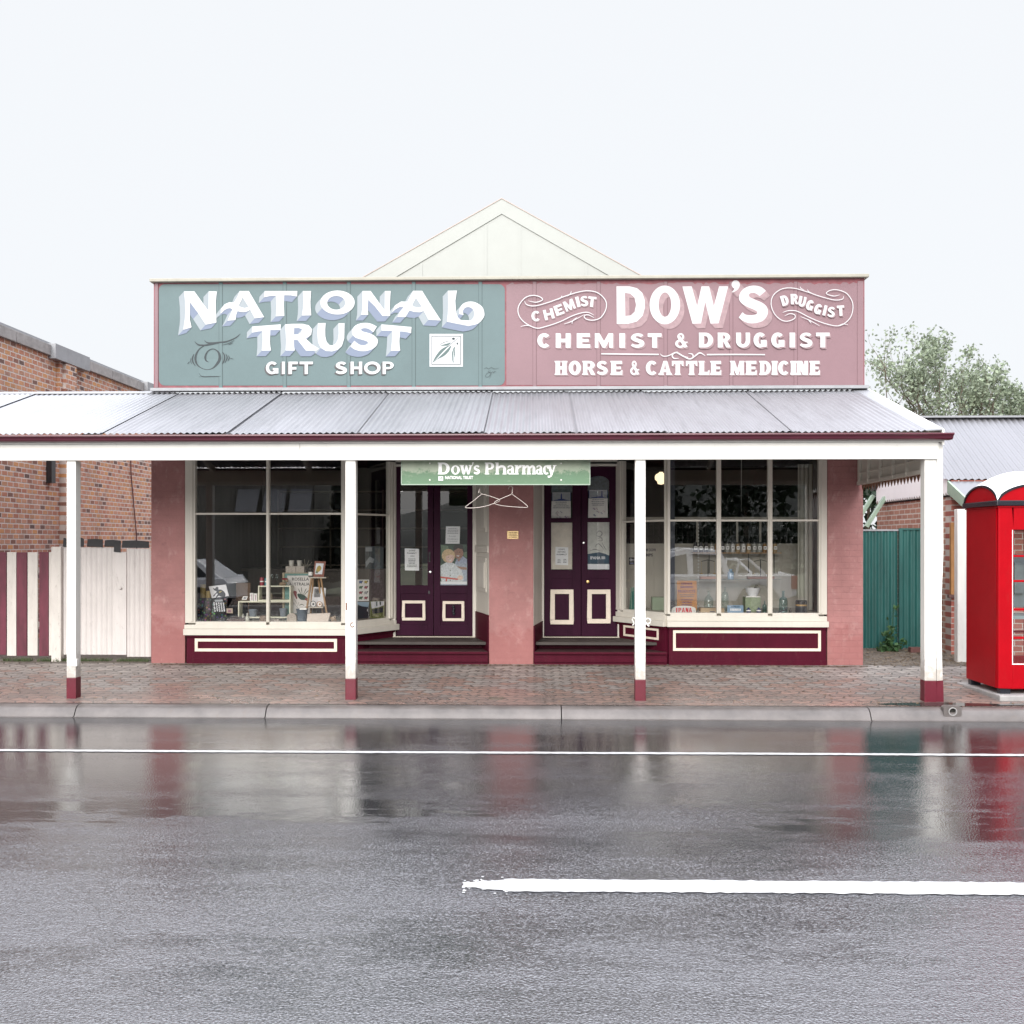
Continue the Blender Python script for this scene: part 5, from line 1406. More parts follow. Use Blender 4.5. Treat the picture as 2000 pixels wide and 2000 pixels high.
rr = random.Random(9)
for j in range(4):
    x = 993.5
    while x < 1009.5:
        w_ = .9 + rr.random() * 1.6; k.add([P(x, 1039.6 + j * 3.0, YF - .0125), P(x + w_, 1039.6 + j * 3.0, YF - .0125), P(x + w_, 1041.0 + j * 3.0, YF - .0125), P(x, 1041.0 + j * 3.0, YF - .0125)], [(0, 1, 2, 3)]); x += w_ + .6
k.build('engraving', pm('engraved', (.12, .07, .03), .6, .1), pl)

# ================================================================ LEFT: BRICK NEIGHBOUR, STRIPED FENCE, IRON GATE
XW = -8.62
bb = thing('brick_building', 'old weathered red brick side wall with grey stone coping beyond the fence', 'building', (-11, 17, 0))
zc1 = EYE + 3.32; zc2 = zc1 + .19
k = MB(); k.box(XW - 6, XW, 14.2, 27, 0, zc1); k.build('wall', OLDBRICK, bb)
k = MB(); k.box(XW - 6, XW + .012, 14.05, 14.19, 0, zc1 - .3); k.build('front_wall', OLDBRICKX, bb)
for y in (17.0,):
    k = MB(); k.box(XW + .001, XW + .115, y, y + .40, 0, zc1 - .02); k.box(XW + .001, XW + .06, y - .12, y - .001, zc1 - .75, zc1 - .02)
    k.build('pier', OLDBRICK, bb)
k = MB()
yy = 14.3
while yy < 27:
    k.box(XW - .28, XW + .05, yy, yy + 1.18, zc1, zc2); yy += 1.19
k.build('coping', pm('coping_stone', (.30, .285, .28), .8, .3, 6, dirt=.4, bmp=.4), bb, bevel=.01)
k = MB(); k.box(XW - .5, XW - .02, 14.3, 27, zc2 + .001, zc2 + .06); k.build('roof_edge', GALVN, bb)
for a, b_ in ((16.6, 17.9), (20.6, 22.4)):
    k = MB(); k.box(XW - .1, XW + .13, a, b_, zc1 - .05, zc2 + .03); k.build('flashing', LEAD, bb, bevel=.006)
k = MB()
k.tube([(XW + .02, 19.9, 4.6), (XW + .02, 20.0, 3.2), (XW + .03, 20.25, 1.9), (XW + .03, 20.3, .4)], .012, 6)
k.build('cable', pm('cable_red_brown', (.09, .03, .03), .5, .1), bb)
k = MB(); k.box(XW + .002, XW + .10, 16.52, 16.66, 2.80, 3.6); k.build('downpipe', BLACKM, bb)
# striped picket fence
YK = 13.74
fz0, fz1 = PZ(1284, YK), PZ(1078, YK)
fen = thing('picket_fence', 'maroon and cream striped board fence beside the left verandah post', 'fence', (-8.8, YK, 0))
PKR = pm('picket_maroon', (.135, .022, .042), .6, .35, 10, dirt=.4, streak=True); PKW = pm('picket_cream', (.64, .60, .56), .6, .12, 9, dirt=.45, streak=True)
xs = [(-160, -141), (-139, -119), (-117, -97), (-95, -75), (-73, -53), (-51, -32), (-30, -11), (-9, 12.3), (13.3, 32), (32.6, 53), (53.8, 74), (76, 95), (95.5, 103)]
for i, (a, b_) in enumerate(xs):
    k = MB(); t_ = .008 * rnd.random(); k.box(PXX(a, YK) + .003, PXX(b_, YK) - .003, YK - t_, YK + .022, fz0 + .02 * rnd.random(), fz1 - .012 * rnd.random())
    k.build('picket', PKR if i % 2 == 1 else PKW, fen, bevel=.003)
k = MB(); k.box(PXX(-160, YK), PXX(100, YK), YK + .023, YK + .06, .5, .58); k.box(PXX(-160, YK), PXX(100, YK), YK + .023, YK + .06, 1.3, 1.38); k.build('rail', PKW, fen)
xp = PXX(103.5, YK)
k = MB(); k.box(xp, PXX(122, YK), YK - .05, YK + .05, .0, PZ(1068, YK)); k.build('fence_post', PKW, fen, bevel=.006)
# cream corrugated gate with ragged black rubber strip along the top
gt = thing('iron_gate', 'cream corrugated iron gate with black rubber strips along its top edge', 'gate', (-6.7, YK, 0))
xa, xb_ = PXX(123, YK), PXX(294, YK)
gz0, gz1 = PZ(1281, YK), PZ(1069, YK)
x1_, x2_ = PXX(227, YK), PXX(246, YK)
CORRC = pm('cream_iron', (.64, .60, .58), .5, .10, 7, dirt=.35, streak=True)
k = MB(); k.corr((xa, YK + .01, gz0), (1, 0, 0), (0, 0, 1), x1_ - xa - .01, gz1 - gz0, .076, .008); k.build('sheet', CORRC, gt, smooth=50)
k = MB(); k.corr((x2_ + .01, YK + .01, gz0 - .03), (1, 0, 0), (0, 0, 1), xb_ - x2_ - .01, gz1 - gz0 + .01, .076, .008); k.build('sheet', CORRC, gt, smooth=50)
k = MB(); k.box(x1_ - .005, x2_ + .01, YK - .012, YK + .02, gz0, gz1 - .07); k.box((x1_ + x2_) / 2 - .004, (x1_ + x2_) / 2 + .004, YK - .0155, YK - .0125, gz0 + .1, gz0 + .75); k.build('stile', CORRC, gt, bevel=.003)
k = MB(); c_ = P(236, 1149, YK - .012); k.lathe([(.02, 0), (.022, -.012), (.012, -.03), (0, -.034)], (c_.x, YK - .012, c_.z), 14, 'y'); k.build('knob', CORRC, gt, smooth=40)
RUB = pm('black_rubber', (.022, .022, .025), .6, .3, 20)
for a, b_, t_, bt_ in ((124, 131, 1051, 1068), (155, 165, 1051, 1068), (171, 202, 1053, 1068), (205, 237, 1055, 1068), (224, 237.5, 1060, 1078), (239, 292, 1056, 1070)):
    x_, xe = PXX(a, YK), PXX(b_, YK)
    z0_, z1_ = PZ(bt_, YK), PZ(t_, YK)
    k = MB(); yo = .003 * (bt_ > 1075)
    k.prism([[(x_, z0_), (xe, z0_ - .01 * rnd.random()), (xe, z1_ - .012 * rnd.random()), ((x_ + xe) / 2, z1_ + .006), (x_ + .01, z1_)]], lambda x, z: (x, YK - .022 + yo * -4, z), lambda x, z: (x, YK - .014 + yo * -4, z))
    k.build('rubber_strip', RUB, gt)

# ================================================================ RIGHT: GREEN FENCE, SMALL BRICK HOUSE
YG2 = 15.3
fz = .05
GRN = pm('green_iron', (.018, .098, .090), .45, .22, 5, dirt=.12, streak=True)
for i, (a, b_, t_, bt_) in enumerate(((1683, 1754, 1037, 1264), (1756.5, 1816, 1035, 1263))):
    f_ = thing('iron_fence', ['left green corrugated iron fence panel touching the pink end pillar', 'right green corrugated iron fence panel behind the white corner post'][i], 'fence', (PXX((a + b_) / 2, YG2), YG2, fz), 'green corrugated iron fence panels')
    k = MB(); xa_, xe = PXX(a, YG2), PXX(b_, YG2); yo = YG2 - .03 * i
    k.corr((xa_, yo, PZ(bt_, YG2)), (1, 0, 0), (0, 0, 1), xe - xa_, PZ(t_, YG2) - PZ(bt_, YG2), .10, .014, 8); k.build('sheet', GRN, f_, smooth=50)
    k = MB(); k.box(xa_, xe, yo - .02, yo + .025, PZ(t_, YG2) - .003, PZ(t_, YG2) + .025); k.build('top_rail', LEAD if i == 0 else GRN, f_)
    if i == 1:
        k = MB(); k.box(xa_ - .02, xa_ + .035, yo - .024, yo + .03, .03, PZ(t_, YG2) + .02); k.build('fence_post', GRN, f_)
GALVH = galv_mat('cottage_roof_iron', (0.22, 0.22, 0.237), .4, .55, .25)
XH, YH1, YH2 = 6.36, 14.62, 17.75
hz = thing('brick_house', 'small red brick cottage with steep corrugated roof and white gable on the right', 'house', (XH + 4, 16, 0))
zeave, zridge = 2.70, PZ(814, 16.0, 1900)
k = MB(); k.box(XH, XH + 9, YH1, YH1 + .2, 0, zeave); wf = k.build('wall', NEWBRICK, hz)
k = MB(); k.box(XH - .001, XH + .2, YH1 + .2, YH2, 0, 2.56); k.box(XH + .2, XH + 9, YH2 - .2, YH2, 0, zeave); k.build('side_wall', NEWBRICKY, hz)
YRr = (YH1 + YH2) / 2
# white gable cladding with a scalloped foot
k = MB()
n_ = 30
pts = [(YH2 - .1, 2.50)]
for i in range(n_, 0, -1):
    c_ = YH1 + .02 + (YH2 - .12 - YH1) * i / n_; a = YH1 + .02 + (YH2 - .12 - YH1) * (i - 1) / n_
    pts += [(c_, 2.47), ((a + c_) / 2, 2.52)]
pts += [(YH1 + .02, 2.47), (YH1 + .02, zeave), (YRr, zridge - .02), (YH2 - .1, zeave)]
k.prism([pts], lambda y, z: (XH - .05, y, z), lambda y, z: (XH - .02, y, z)); k.build('gable_cladding', pm('gable_white', (.85, .85, .85), .5, .03), hz)
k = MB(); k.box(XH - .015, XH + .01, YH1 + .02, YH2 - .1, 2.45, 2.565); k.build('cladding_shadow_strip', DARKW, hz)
# main roof, both slopes, then the flatter skirt over the street front
sl = Vector((0, YRr - YH1, zridge - zeave))
k = MB(); k.corr((XH - .12, YH1 - .02, zeave + .01), (1, 0, 0), sl, 9.2, sl.length, .10, .014, 6)
sl2 = Vector((0, YRr - YH2, zridge - zeave)); k.corr((XH - .12, YH2 + .02, zeave + .01), (1, 0, 0), sl2, 9.2, sl2.length, .10, .014, 6)
k.build('roof', GALVH, hz, smooth=50)
k = MB(); k.bar((XH - .12, YRr, zridge + .01), (XH + 9, YRr, zridge + .01), .30, .03); k.build('ridge_cap', GALVN, hz)
YSK, zsk = 13.86, PZ(986, 13.86, 1885)
k = MB(); k.hexa([(XH - .03, YSK, zsk), (XH + 9, YSK, zsk), (XH + 9, YH1 - .01, zeave - .05), (XH - .03, YH1 - .01, zeave - .05)], [(XH - .03, YSK, zsk + .03), (XH + 9, YSK, zsk + .03), (XH + 9, YH1 - .01, zeave - .02), (XH - .03, YH1 - .01, zeave - .02)]); k.build('skirt_roof', GALVH, hz)
PGRN = pm('pale_green_paint', (.27, .36, .28), .5, .15, 6, dirt=.2)
k = MB()
k.hexa([(XH - .06, YSK, zsk - .13), (XH - .031, YSK, zsk - .13), (XH - .031, YH1, zeave - .20), (XH - .06, YH1, zeave - .20)], [(XH - .06, YSK, zsk + .035), (XH - .031, YSK, zsk + .035), (XH - .031, YH1, zeave - .01), (XH - .06, YH1, zeave - .01)])
k.build('barge_board', PGRN, hz)
k = MB(); extr_x(k, [(p[0] * 1.1, p[1] * 1.2) for p in prof], XH - .06, XH + 9, YSK - .1, zsk + .02); k.build('gutter', PGRN, hz)
k = MB(); k.box(XH + .02, XH + .15, YSK + .03, YSK + .14, -.02, zsk - .06); ox = PXX(1876, YSK + .08) - (XH + .085)
o = k.build('verandah_post', pm('weathered_white', (.66, .65, .62), .55, .12, 6, dirt=.35, streak=True), hz, bevel=.006); o.location.x += ox
# window with timber frame and green blind
wx0, wx1, wz0, wz1 = PXX(1856, YH1), PXX(1935, YH1), PZ(1160, YH1), PZ(1021, YH1)
k = MB(); t_ = .05
k.box(wx0, wx1, YH1 - .03, YH1 + .03, wz1 - t_, wz1); k.box(wx0, wx0 + t_, YH1 - .03, YH1 + .03, wz0, wz1 - t_); k.box(wx1 - t_, wx1, YH1 - .03, YH1 + .03, wz0, wz1 - t_)
wo = k.build('window', pm('varnished_frame', (.35, .17, .06), .45, .2), hz, bevel=.004)
k = MB(); k.box(wx0 - .05, wx1 + .05, YH1 - .07, YH1 - .001, wz0 - .05, wz0); k.build('sill', pm('sill_brown', (.10, .045, .04), .5, .2), wo, bevel=.006)
k = MB(); k.box(wx0 + t_, wx1 - t_, YH1 - .012, YH1 - .002, wz0, wz1 - t_); k.build('blind', pm('green_blind', (.10, .26, .22), .6, .12), wo)
for a, b_ in (((XH - .04, YH2 + .1, 2.62), (XH - .5, YH2 - .05, 1.95)), ((XH - .04, YH2 - .5, 2.56), (XH - .42, YH2 - .62, 2.02))):
    k = MB(); k.bar(a, b_, .06, .09, (0, 1, 0)); k.build('brace', PGRN, hz)

# ================================================================ TELEPHONE BOX
RED = pm('phone_box_red', (.33, .001, .006), .35, .10, 3, dirt=.06, spec=.15)
BLK = pm('black_band', (.016, .017, .024), .25, .2, 10)
ROOFW = pm('phone_box_white', (.84, .85, .86), .4, .03)
bx0, by0 = PXX(1950, 11.33), 11.33
bw = .90
bx1, by1 = bx0 + bw, by0 + .84
bz0, bz1 = .02, PZ(988, by0, 1950)
box_ = thing('telephone_box', 'bright red telephone box with white arched roof on a concrete plinth', 'telephone box', ((bx0 + bx1) / 2, (by0 + by1) / 2, -.06))
wz0, wz1 = PZ(1296, by0, 1980), PZ(1035, by0, 1980)
wx0, wx1 = PXX(1978, by0), bx1 - (PXX(1978, by0) - bx0)
k = MB()
k.box(bx0, wx0, by0, by0 + .05, bz0, bz1); k.box(wx1, bx1, by0, by0 + .05, bz0, bz1); k.box(wx0, wx1, by0, by0 + .05, bz0, wz0); k.box(wx0, wx1, by0, by0 + .05, wz1, bz1)
k.box(bx0, bx0 + .04, by0 + .05, by1, bz0, bz1); k.box(bx1 - .04, bx1, by0 + .05, by1, bz0, bz1)
k.box(bx0 + .04, wx0, by1 - .05, by1, bz0, bz1); k.box(wx1, bx1 - .04, by1 - .05, by1, bz0, bz1); k.box(wx0, wx1, by1 - .05, by1, bz0, wz0); k.box(wx0, wx1, by1 - .05, by1, wz1, bz1)
k.box(bx0 + .041, bx1 - .041, by0 + .051, by1 - .051, bz0, bz0 + .03); k.box(bx0 + .041, bx1 - .041, by0 + .051, by1 - .051, bz1 - .03, bz1 - .001)
k.build('cabinet', RED, box_, bevel=.010)
for yy in (by0 + .012, by1 - .038):
    k = MB(); yq = yy
    for py in (1086, 1135, 1190.5, 1246):
        z_ = PZ(py, by0, 1985); k.box(wx0, wx1, yq, yq + .026, z_ - .013, z_ + .013)
    for fx in (1 / 3, 2 / 3):
        x_ = wx0 + (wx1 - wx0) * fx; k.box(x_ - .011, x_ + .011, yq + .002, yq + .024, wz0, wz1)
    k.build('glazing_bar', RED, box_, bevel=.004)
    k = MB(); k.add([(wx0, yq + .02, wz0), (wx1, yq + .02, wz0), (wx1, yq + .02, wz1), (wx0, yq + .02, wz1)], [(0, 1, 2, 3)]); k.build('pane', GLASS, box_)
k = MB()
k.box(wx0 - .008, wx1 + .008, by0 - .006, by0 - .001, wz0 - .012, wz0 - .001); k.box(wx0 - .008, wx0 - .001, by0 - .006, by0 - .001, wz0, wz1); k.build('window_bead', ROOFW, box_)
k = MB(); o_ = .035
k.box(bx0 - o_, bx1 + o_, by0 - o_, by1 + o_, bz1 + .001, bz1 + .065); k.build('band', BLK, box_, bevel=.012)
k = MB(); k.box(bx0 - .012, bx1 + .012, by0 - .012, by1 + .012, bz1 - .02, bz1 - .0005); k.build('cornice', RED, box_, bevel=.004)
# roof: crossed segmental vaults, red lunettes under black edge strips
zt_ = bz1 + .067
rise = .20
def arch(s_, half, r_): # s_ in -1..1
    return math.sqrt(max(0, 1 - s_ * s_)) ** 1.15 * r_
cx, cy = (bx0 + bx1) / 2, (by0 + by1) / 2
hx, hy = bw / 2 + .02, .42 + .02
n_ = 24
k = MB()
for i in range(n_ + 1):
    for j in range(n_ + 1):
        u, v = -1 + 2 * i / n_, -1 + 2 * j / n_
        z_ = max(arch(u, hx, rise), arch(v, hy, rise)) + .17 * (1 - u * u) * (1 - v * v)
        k.v.append((cx + u * hx, cy + v * hy, zt_ + z_))
for i in range(n_):
    for j in range(n_):
        a = i * (n_ + 1) + j; k.f.append([a, a + n_ + 1, a + n_ + 2, a + 1]); k.m.append(0)
k.build('roof', ROOFW, box_, smooth=50)
for ax in 'xy':
    for s_ in (-1, 1):
        half = hx if ax == 'x' else hy
        pts = [(u * half, arch(u, half, rise)) for u in [-1 + i / 12 for i in range(25)]]
        k = MB()
        if ax == 'x': fA = lambda d: (lambda a, z: (cx + a, cy + s_ * (hy + d), zt_ + z - .004))
        else: fA = lambda d: (lambda a, z: (cx + s_ * (hx + d), cy + a, zt_ + z - .004))
        k.prism([pts + [(half, -.004), (-half, -.004)]], fA(-.03), fA(-.008)); k.build('lunette', RED, box_)
        k = MB()
        inner = [(a * .965, max(0, z - .022)) for a, z in pts]
        k.prism([pts + inner[::-1]], fA(-.03), fA(.006)); k.build('roof_edge', BLK, box_)
for x_, y_ in ((bx0 + .09, by0 + .06), (bx1 - .09, by0 + .06), (bx0 + .07, by1 - .08), (bx1 - .09, by1 - .08)):
    k = MB(); k.box(x_ - .06, x_ + .06, y_ - .04, y_ + .04, -.045, bz0 + .001); k.build('foot', BLK, box_)
k = MB(); zp = .045
k.box(cx - .10, cx + .26, cy + .02, cy + .16, .95, 1.6); k.box(cx - .06, cx + .05, cy - .02, cy + .02, 1.12, 1.5); k.build('telephone', pm('telephone_grey', (.16, .19, .22), .4, .2), box_, bevel=.01)
k = MB(); k.box(bx0 + .05, bx1 - .05, by0 + .25, by1 - .06, .82, .86); k.build('shelf', pm('shelf_steel', (.3, .4, .42), .4, .1), box_)
pb = MB(); px0, py0_ = bx0 - .03, by0 - .10
pb.hexa([(px0, py0_, -.14), (bx1 + .1, py0_, -.14), (bx1 + .1, by1 + .12, -.1), (px0 - .04, by1 + .12, -.1)], [(px0, py0_, -.046), (bx1 + .1, py0_, -.046), (bx1 + .1, by1 + .12, -.046), (px0 - .04, by1 + .12, -.046)])
tag(pb.build('plinth', GREYC, bevel=.018), 'rough concrete slab under the red telephone box', 'plinth')

# drain pipe through the kerb
dp = thing('drain_pipe', 'round stormwater pipe mouth set in the concrete kerb', 'drain', (PXX(1860.5, 10.74), 10.75, -.2))
c_ = P(1861, 1390, 10.735)
k = MB(); r_ = .048
k.lathe([(r_, -.004), (r_, .12), (r_ * .80, .12), (r_ * .80, -.004), (r_, -.004)], (c_.x, 10.735, c_.z), 24, 'y'); k.build('pipe', GREYC, dp, smooth=40)
k = MB(); k.lathe([(r_ * .81, .03), (r_ * .7, .031), (0, .031)], (c_.x, 10.735, c_.z), 24, 'y'); k.build('pipe_mouth', pm('pipe_dark', (.012, .011, .008), .6, .3), dp)
k = MB(); rp = rrect(c_.x - .10, c_.z - .062, c_.x + .10, c_.z + .062, .03, 4); k.prism([rp, ell(c_.x, c_.z, r_, r_, 24)[::-1]], lambda x, z: (x, 10.738, z), lambda x, z: (x, 10.82, z)); k.build('collar', KERB, dp, bevel=.0)
vc = MB(); c_ = Vector((PXX(969, 11.2), 11.28, pave_z(11.28)))
vc.lathe([(.10, -.02), (.10, .004), (.085, .006), (.082, .002), (0, .002)], (c_.x, c_.y, c_.z), 24)
tag(vc.build('valve_cover', pm('cast_iron_cover', (.12, .10, .08), .45, .3, 30), smooth=40), 'small round metal service cover set in the pavers', 'cover')

# ================================================================ TREES AND PLANTS
def leaf_mat(name, col, var=.3):
    m, n, l, b = nt(name)
    oi = n.new('ShaderNodeNewGeometry').outputs['Random Per Island']
    c = ramp(n, l, oi, (0.0, tuple(x * (1 - var) for x in col)), (0.6, col), (1.0, tuple(min(1, x * (1 + var * 1.6)) for x in col)))
    l.new(c, b.inputs['Base Color']); b.inputs['Roughness'].default_value = .5
    tr = n.new('ShaderNodeBsdfTranslucent'); l.new(c, tr.inputs[0])
    mx = n.new('ShaderNodeMixShader'); mx.inputs[0].default_value = .35
    l.new(b.outputs[0], mx.inputs[1]); l.new(tr.outputs[0], mx.inputs[2]); l.new(mx.outputs[0], n['Material Output'].inputs[0])
    MATS[name] = m
    return m
LEAF1 = leaf_mat('poplar_leaf', (.245, .29, .205), .4); LEAF2 = leaf_mat('conifer_leaf', (.022, .042, .022), .4); LEAF3 = leaf_mat('weed_leaf', (.06, .13, .05), .35); LEAF4 = leaf_mat('far_leaf', (.014, .022, .012), .4)
BARK = pm('bark', (.13, .10, .075), .85, .3, 8, bmp=.5, bscale=30)
def add_leaf(k, p, s_, rr, n=None):
    d = Vector((rr.gauss(0, 1), rr.gauss(0, 1), rr.gauss(0, 1))).normalized(); u = d.orthogonal().normalized(); u.rotate(Matrix.Rotation(rr.random() * 6.28, 3, d)); v = d.cross(u)
    k.add([p - u * s_ * .5, p + v * s_ * .34 + u * s_ * .05, p + u * s_ * .55, p - v * s_ * .34 + u * s_ * .05], [(0, 1, 2, 3)])
def tree(name, label, cat, loc, h, spread, seed, leaf, lsize=.13, per=26, levels=3, nlimb=7, upright=.75, base=.25, group=None, trunk_r=None):
    rr = random.Random(seed); loc = Vector(loc)
    t = thing(name, label, cat, loc, group)
    tk, lf = MB(), MB()
    tr_ = trunk_r or h * .018
    top = loc + Vector((rr.gauss(0, .2), rr.gauss(0, .2), h * .9))
    tp = [loc.lerp(top, f) + Vector((rr.gauss(0, .05), rr.gauss(0, .05), 0)) * h * .1 * f for f in (0, .15, .3, .5, .7, .85, 1)]
    tk.tube(tp, [tr_ * (1 - .88 * f) for f in (0, .15, .3, .5, .7, .85, 1)], 8)
    def branch(p, d, L, r, lv):
        q = [p]; dd = d.copy()
        for i in range(4):
            dd = (dd + Vector((rr.gauss(0, .12), rr.gauss(0, .12), .06 + rr.gauss(0, .06)))).normalized(); q.append(q[-1] + dd * L / 4)
        tk.tube(q, [r * (1 - .2 * i) for i in range(5)], 5, cap=False)
        if lv == 0:
            for j in range(per):
                f = .15 + .9 * rr.random(); i = min(3, int(f * 4)); pp = q[i].lerp(q[i + 1], f * 4 - i) if f < 1 else q[4]
                add_leaf(lf, pp + Vector((rr.gauss(0, 1), rr.gauss(0, 1), rr.gauss(0, 1))) * L * .16, lsize * (.7 + .6 * rr.random()), rr)
            return
        for j in range(3 + (lv > 1)):
            f = .3 + .7 * rr.random(); i = min(3, int(f * 4)); pp = q[i].lerp(q[i + 1], f * 4 - i)
            nd = (dd * upright + Vector((rr.gauss(0, 1), rr.gauss(0, 1), rr.gauss(.25, .5))).normalized() * .8).normalized()
            branch(pp, nd, L * (.5 + .2 * rr.random()), r * .5, lv - 1)
        branch(q[4], dd, L * .45, r * .35, 0)
    for i in range(nlimb):
        f = base + (.95 - base) * (i + rr.random() * .6) / nlimb
        a = i * 2.4 + rr.random() * .8
        d = Vector((math.cos(a), math.sin(a), .5 + upright * .9 + f * .4)).normalized()
        L = spread * (1.15 - f * .75) * (.8 + .4 * rr.random())
        fi = f * 6; i0 = min(5, int(fi))
        branch(tp[0].lerp(tp[-1], f), d, L, tr_ * (1 - .8 * f) * .5, levels - 1)
    tk.build('trunk', BARK, t, smooth=60); lf.build('crown', leaf, t)
    return t
tree('leafy_tree', 'taller pale green deciduous tree above the cottage roof', 'tree', (PXX(1838, 25), 25, 0), 6.4, 2.7, 27, LEAF1, .092, 32, 3, 17, .9, .26)
tree('leafy_tree', 'shorter pale green tree rising at the right edge above the cottage roof', 'tree', (PXX(1955, 25.5), 25.5, 0), 6.1, 2.1, 34, LEAF1, .092, 30, 3, 13, 1.2, .28)
def conifer(name, label, loc, h, r, seed, n=5200, s_=.16, group=None, leaf=LEAF2):
    rr = random.Random(seed); loc = Vector(loc); t = thing(name, label, 'tree', loc, group)
    k, lf = MB(), MB(); k.tube([loc, loc + Vector((0, 0, h * .9))], [h * .02, h * .004], 7)
    lob = [(rr.random() * 6.28, rr.random(), .6 + .5 * rr.random()) for _ in range(26)]
    for i in range(n):
        a, f, m_ = rr.choice(lob); a += rr.gauss(0, .35); f = min(.99, max(.02, f + rr.gauss(0, .09)))
        rad = r * (1 - f) ** .6 * m_ * (.55 + .5 * rr.random())
        add_leaf(lf, loc + Vector((math.cos(a) * rad, math.sin(a) * rad, h * (.06 + .94 * f))), s_ * (.7 + .6 * rr.random()), rr)
    k.build('trunk', BARK, t); lf.build('crown', leaf, t)
    return t
conifer('conifer', 'dark green shrubby conifer behind the green iron fence', (PXX(1700, 19.5), 19.6, .05), 3.7, 1.25, 5)
# weed by the green fence
rr = random.Random(12)
wd = thing('weed', 'tall straggly green weed growing against the green iron fence', 'plant', (PXX(1738, 15.0), 15.0, .05))
st, lf = MB(), MB()
zbase = PZ(1272, 15.0)
def sprig(p0, p1, n_, s_):
    p0, p1 = Vector(p0), Vector(p1)
    q = [p0.lerp(p1, f) + Vector((rr.gauss(0, .012), 0, 0)) for f in (0, .33, .66, 1)]
    st.tube(q, [.006, .005, .004, .002], 5)
    for j in range(n_): add_leaf(lf, p0.lerp(p1, .15 + .9 * rr.random()) + Vector((rr.gauss(0, .035), rr.gauss(0, .03) - .02, rr.gauss(0, .03))), s_ * (.6 + .8 * rr.random()), rr)
b0 = P(1737, 1272, 15.0)
sprig(b0, P(1747, 1185, 15.0), 20, .075)
for a, b_, n_ in ((1716, 1262, 40), (1762, 1255, 34), (1728, 1235, 34), (1742, 1228, 34), (1750, 1270, 30), (1725, 1273, 34), (1735, 1205, 12)): sprig(b0, P(a, b_, 14.97), n_, .075)
st.build('stem', LEAF3, wd); lf.build('foliage', LEAF3, wd)
# grass along the foot of the left gate, leaf litter along the shop front and in the side lane
k = MB()
for i in range(1500):
    x = PXX(5 + 285 * rr.random(), 13.7); y = 13.68 + rr.random() * .12; hgt = .02 + .055 * rr.random() * (1 if 90 < i else .5); a = rr.random() * 6.28; lean = rr.gauss(0, .02)
    if 0.45 < (x * 1.7) % 1 < .62: continue
    k.add([(x - .004, y, .003), (x + .004, y, .003), (x + lean, y + lean, hgt)], [(0, 1, 2)])
tag(k.build('grass', leaf_mat('grass_blade', (.07, .10, .035), .4)), 'thin strip of grass along the foot of the cream gate', 'grass', kind='stuff')
k = MB()
for i in range(2300):
    if i < 1100: x = PXX(300 + 1390 * rr.random(), YF); y = 13.50 - abs(rr.gauss(0, .035)); z = pave_z(y)
    elif i < 1900: x = 4.75 + 1.7 * rr.random(); y = 13.5 + 1.7 * rr.random(); z = .006 + max(0, (y - 13.6) * .03) if y > 13.6 else pave_z(y)
    else: x = -9 + 16 * rr.random(); y = 11.0 + 2.4 * rr.random(); z = pave_z(y)
    s_ = .012 + .020 * rr.random(); a = rr.random() * 6.28; c_, d = math.cos(a) * s_, math.sin(a) * s_
    k.add([(x - c_, y - d, z + .004), (x + d * .5, y - c_ * .5, z + .008), (x + c_, y + d, z + .006), (x - d * .5, y + c_ * .5, z + .010)], [(0, 1, 2, 3)])
tag(k.build('leaf_litter', leaf_mat('dead_leaf', (.22, .16, .10), .5)), 'dry leaf litter along the shop front and in the side lane', 'leaves', kind='stuff')
k = MB(); c_ = P(1790, 1268, 14.9)
k.box(c_.x - .12, c_.x + .13, 14.82, 14.93, c_.z - .05, c_.z + .035); tag(k.build('loose_brick', pm('old_brick_dark', (.12, .05, .045), .8, .3, 20), bevel=.008), 'loose dark brick lying at the foot of the green fence', 'brick')

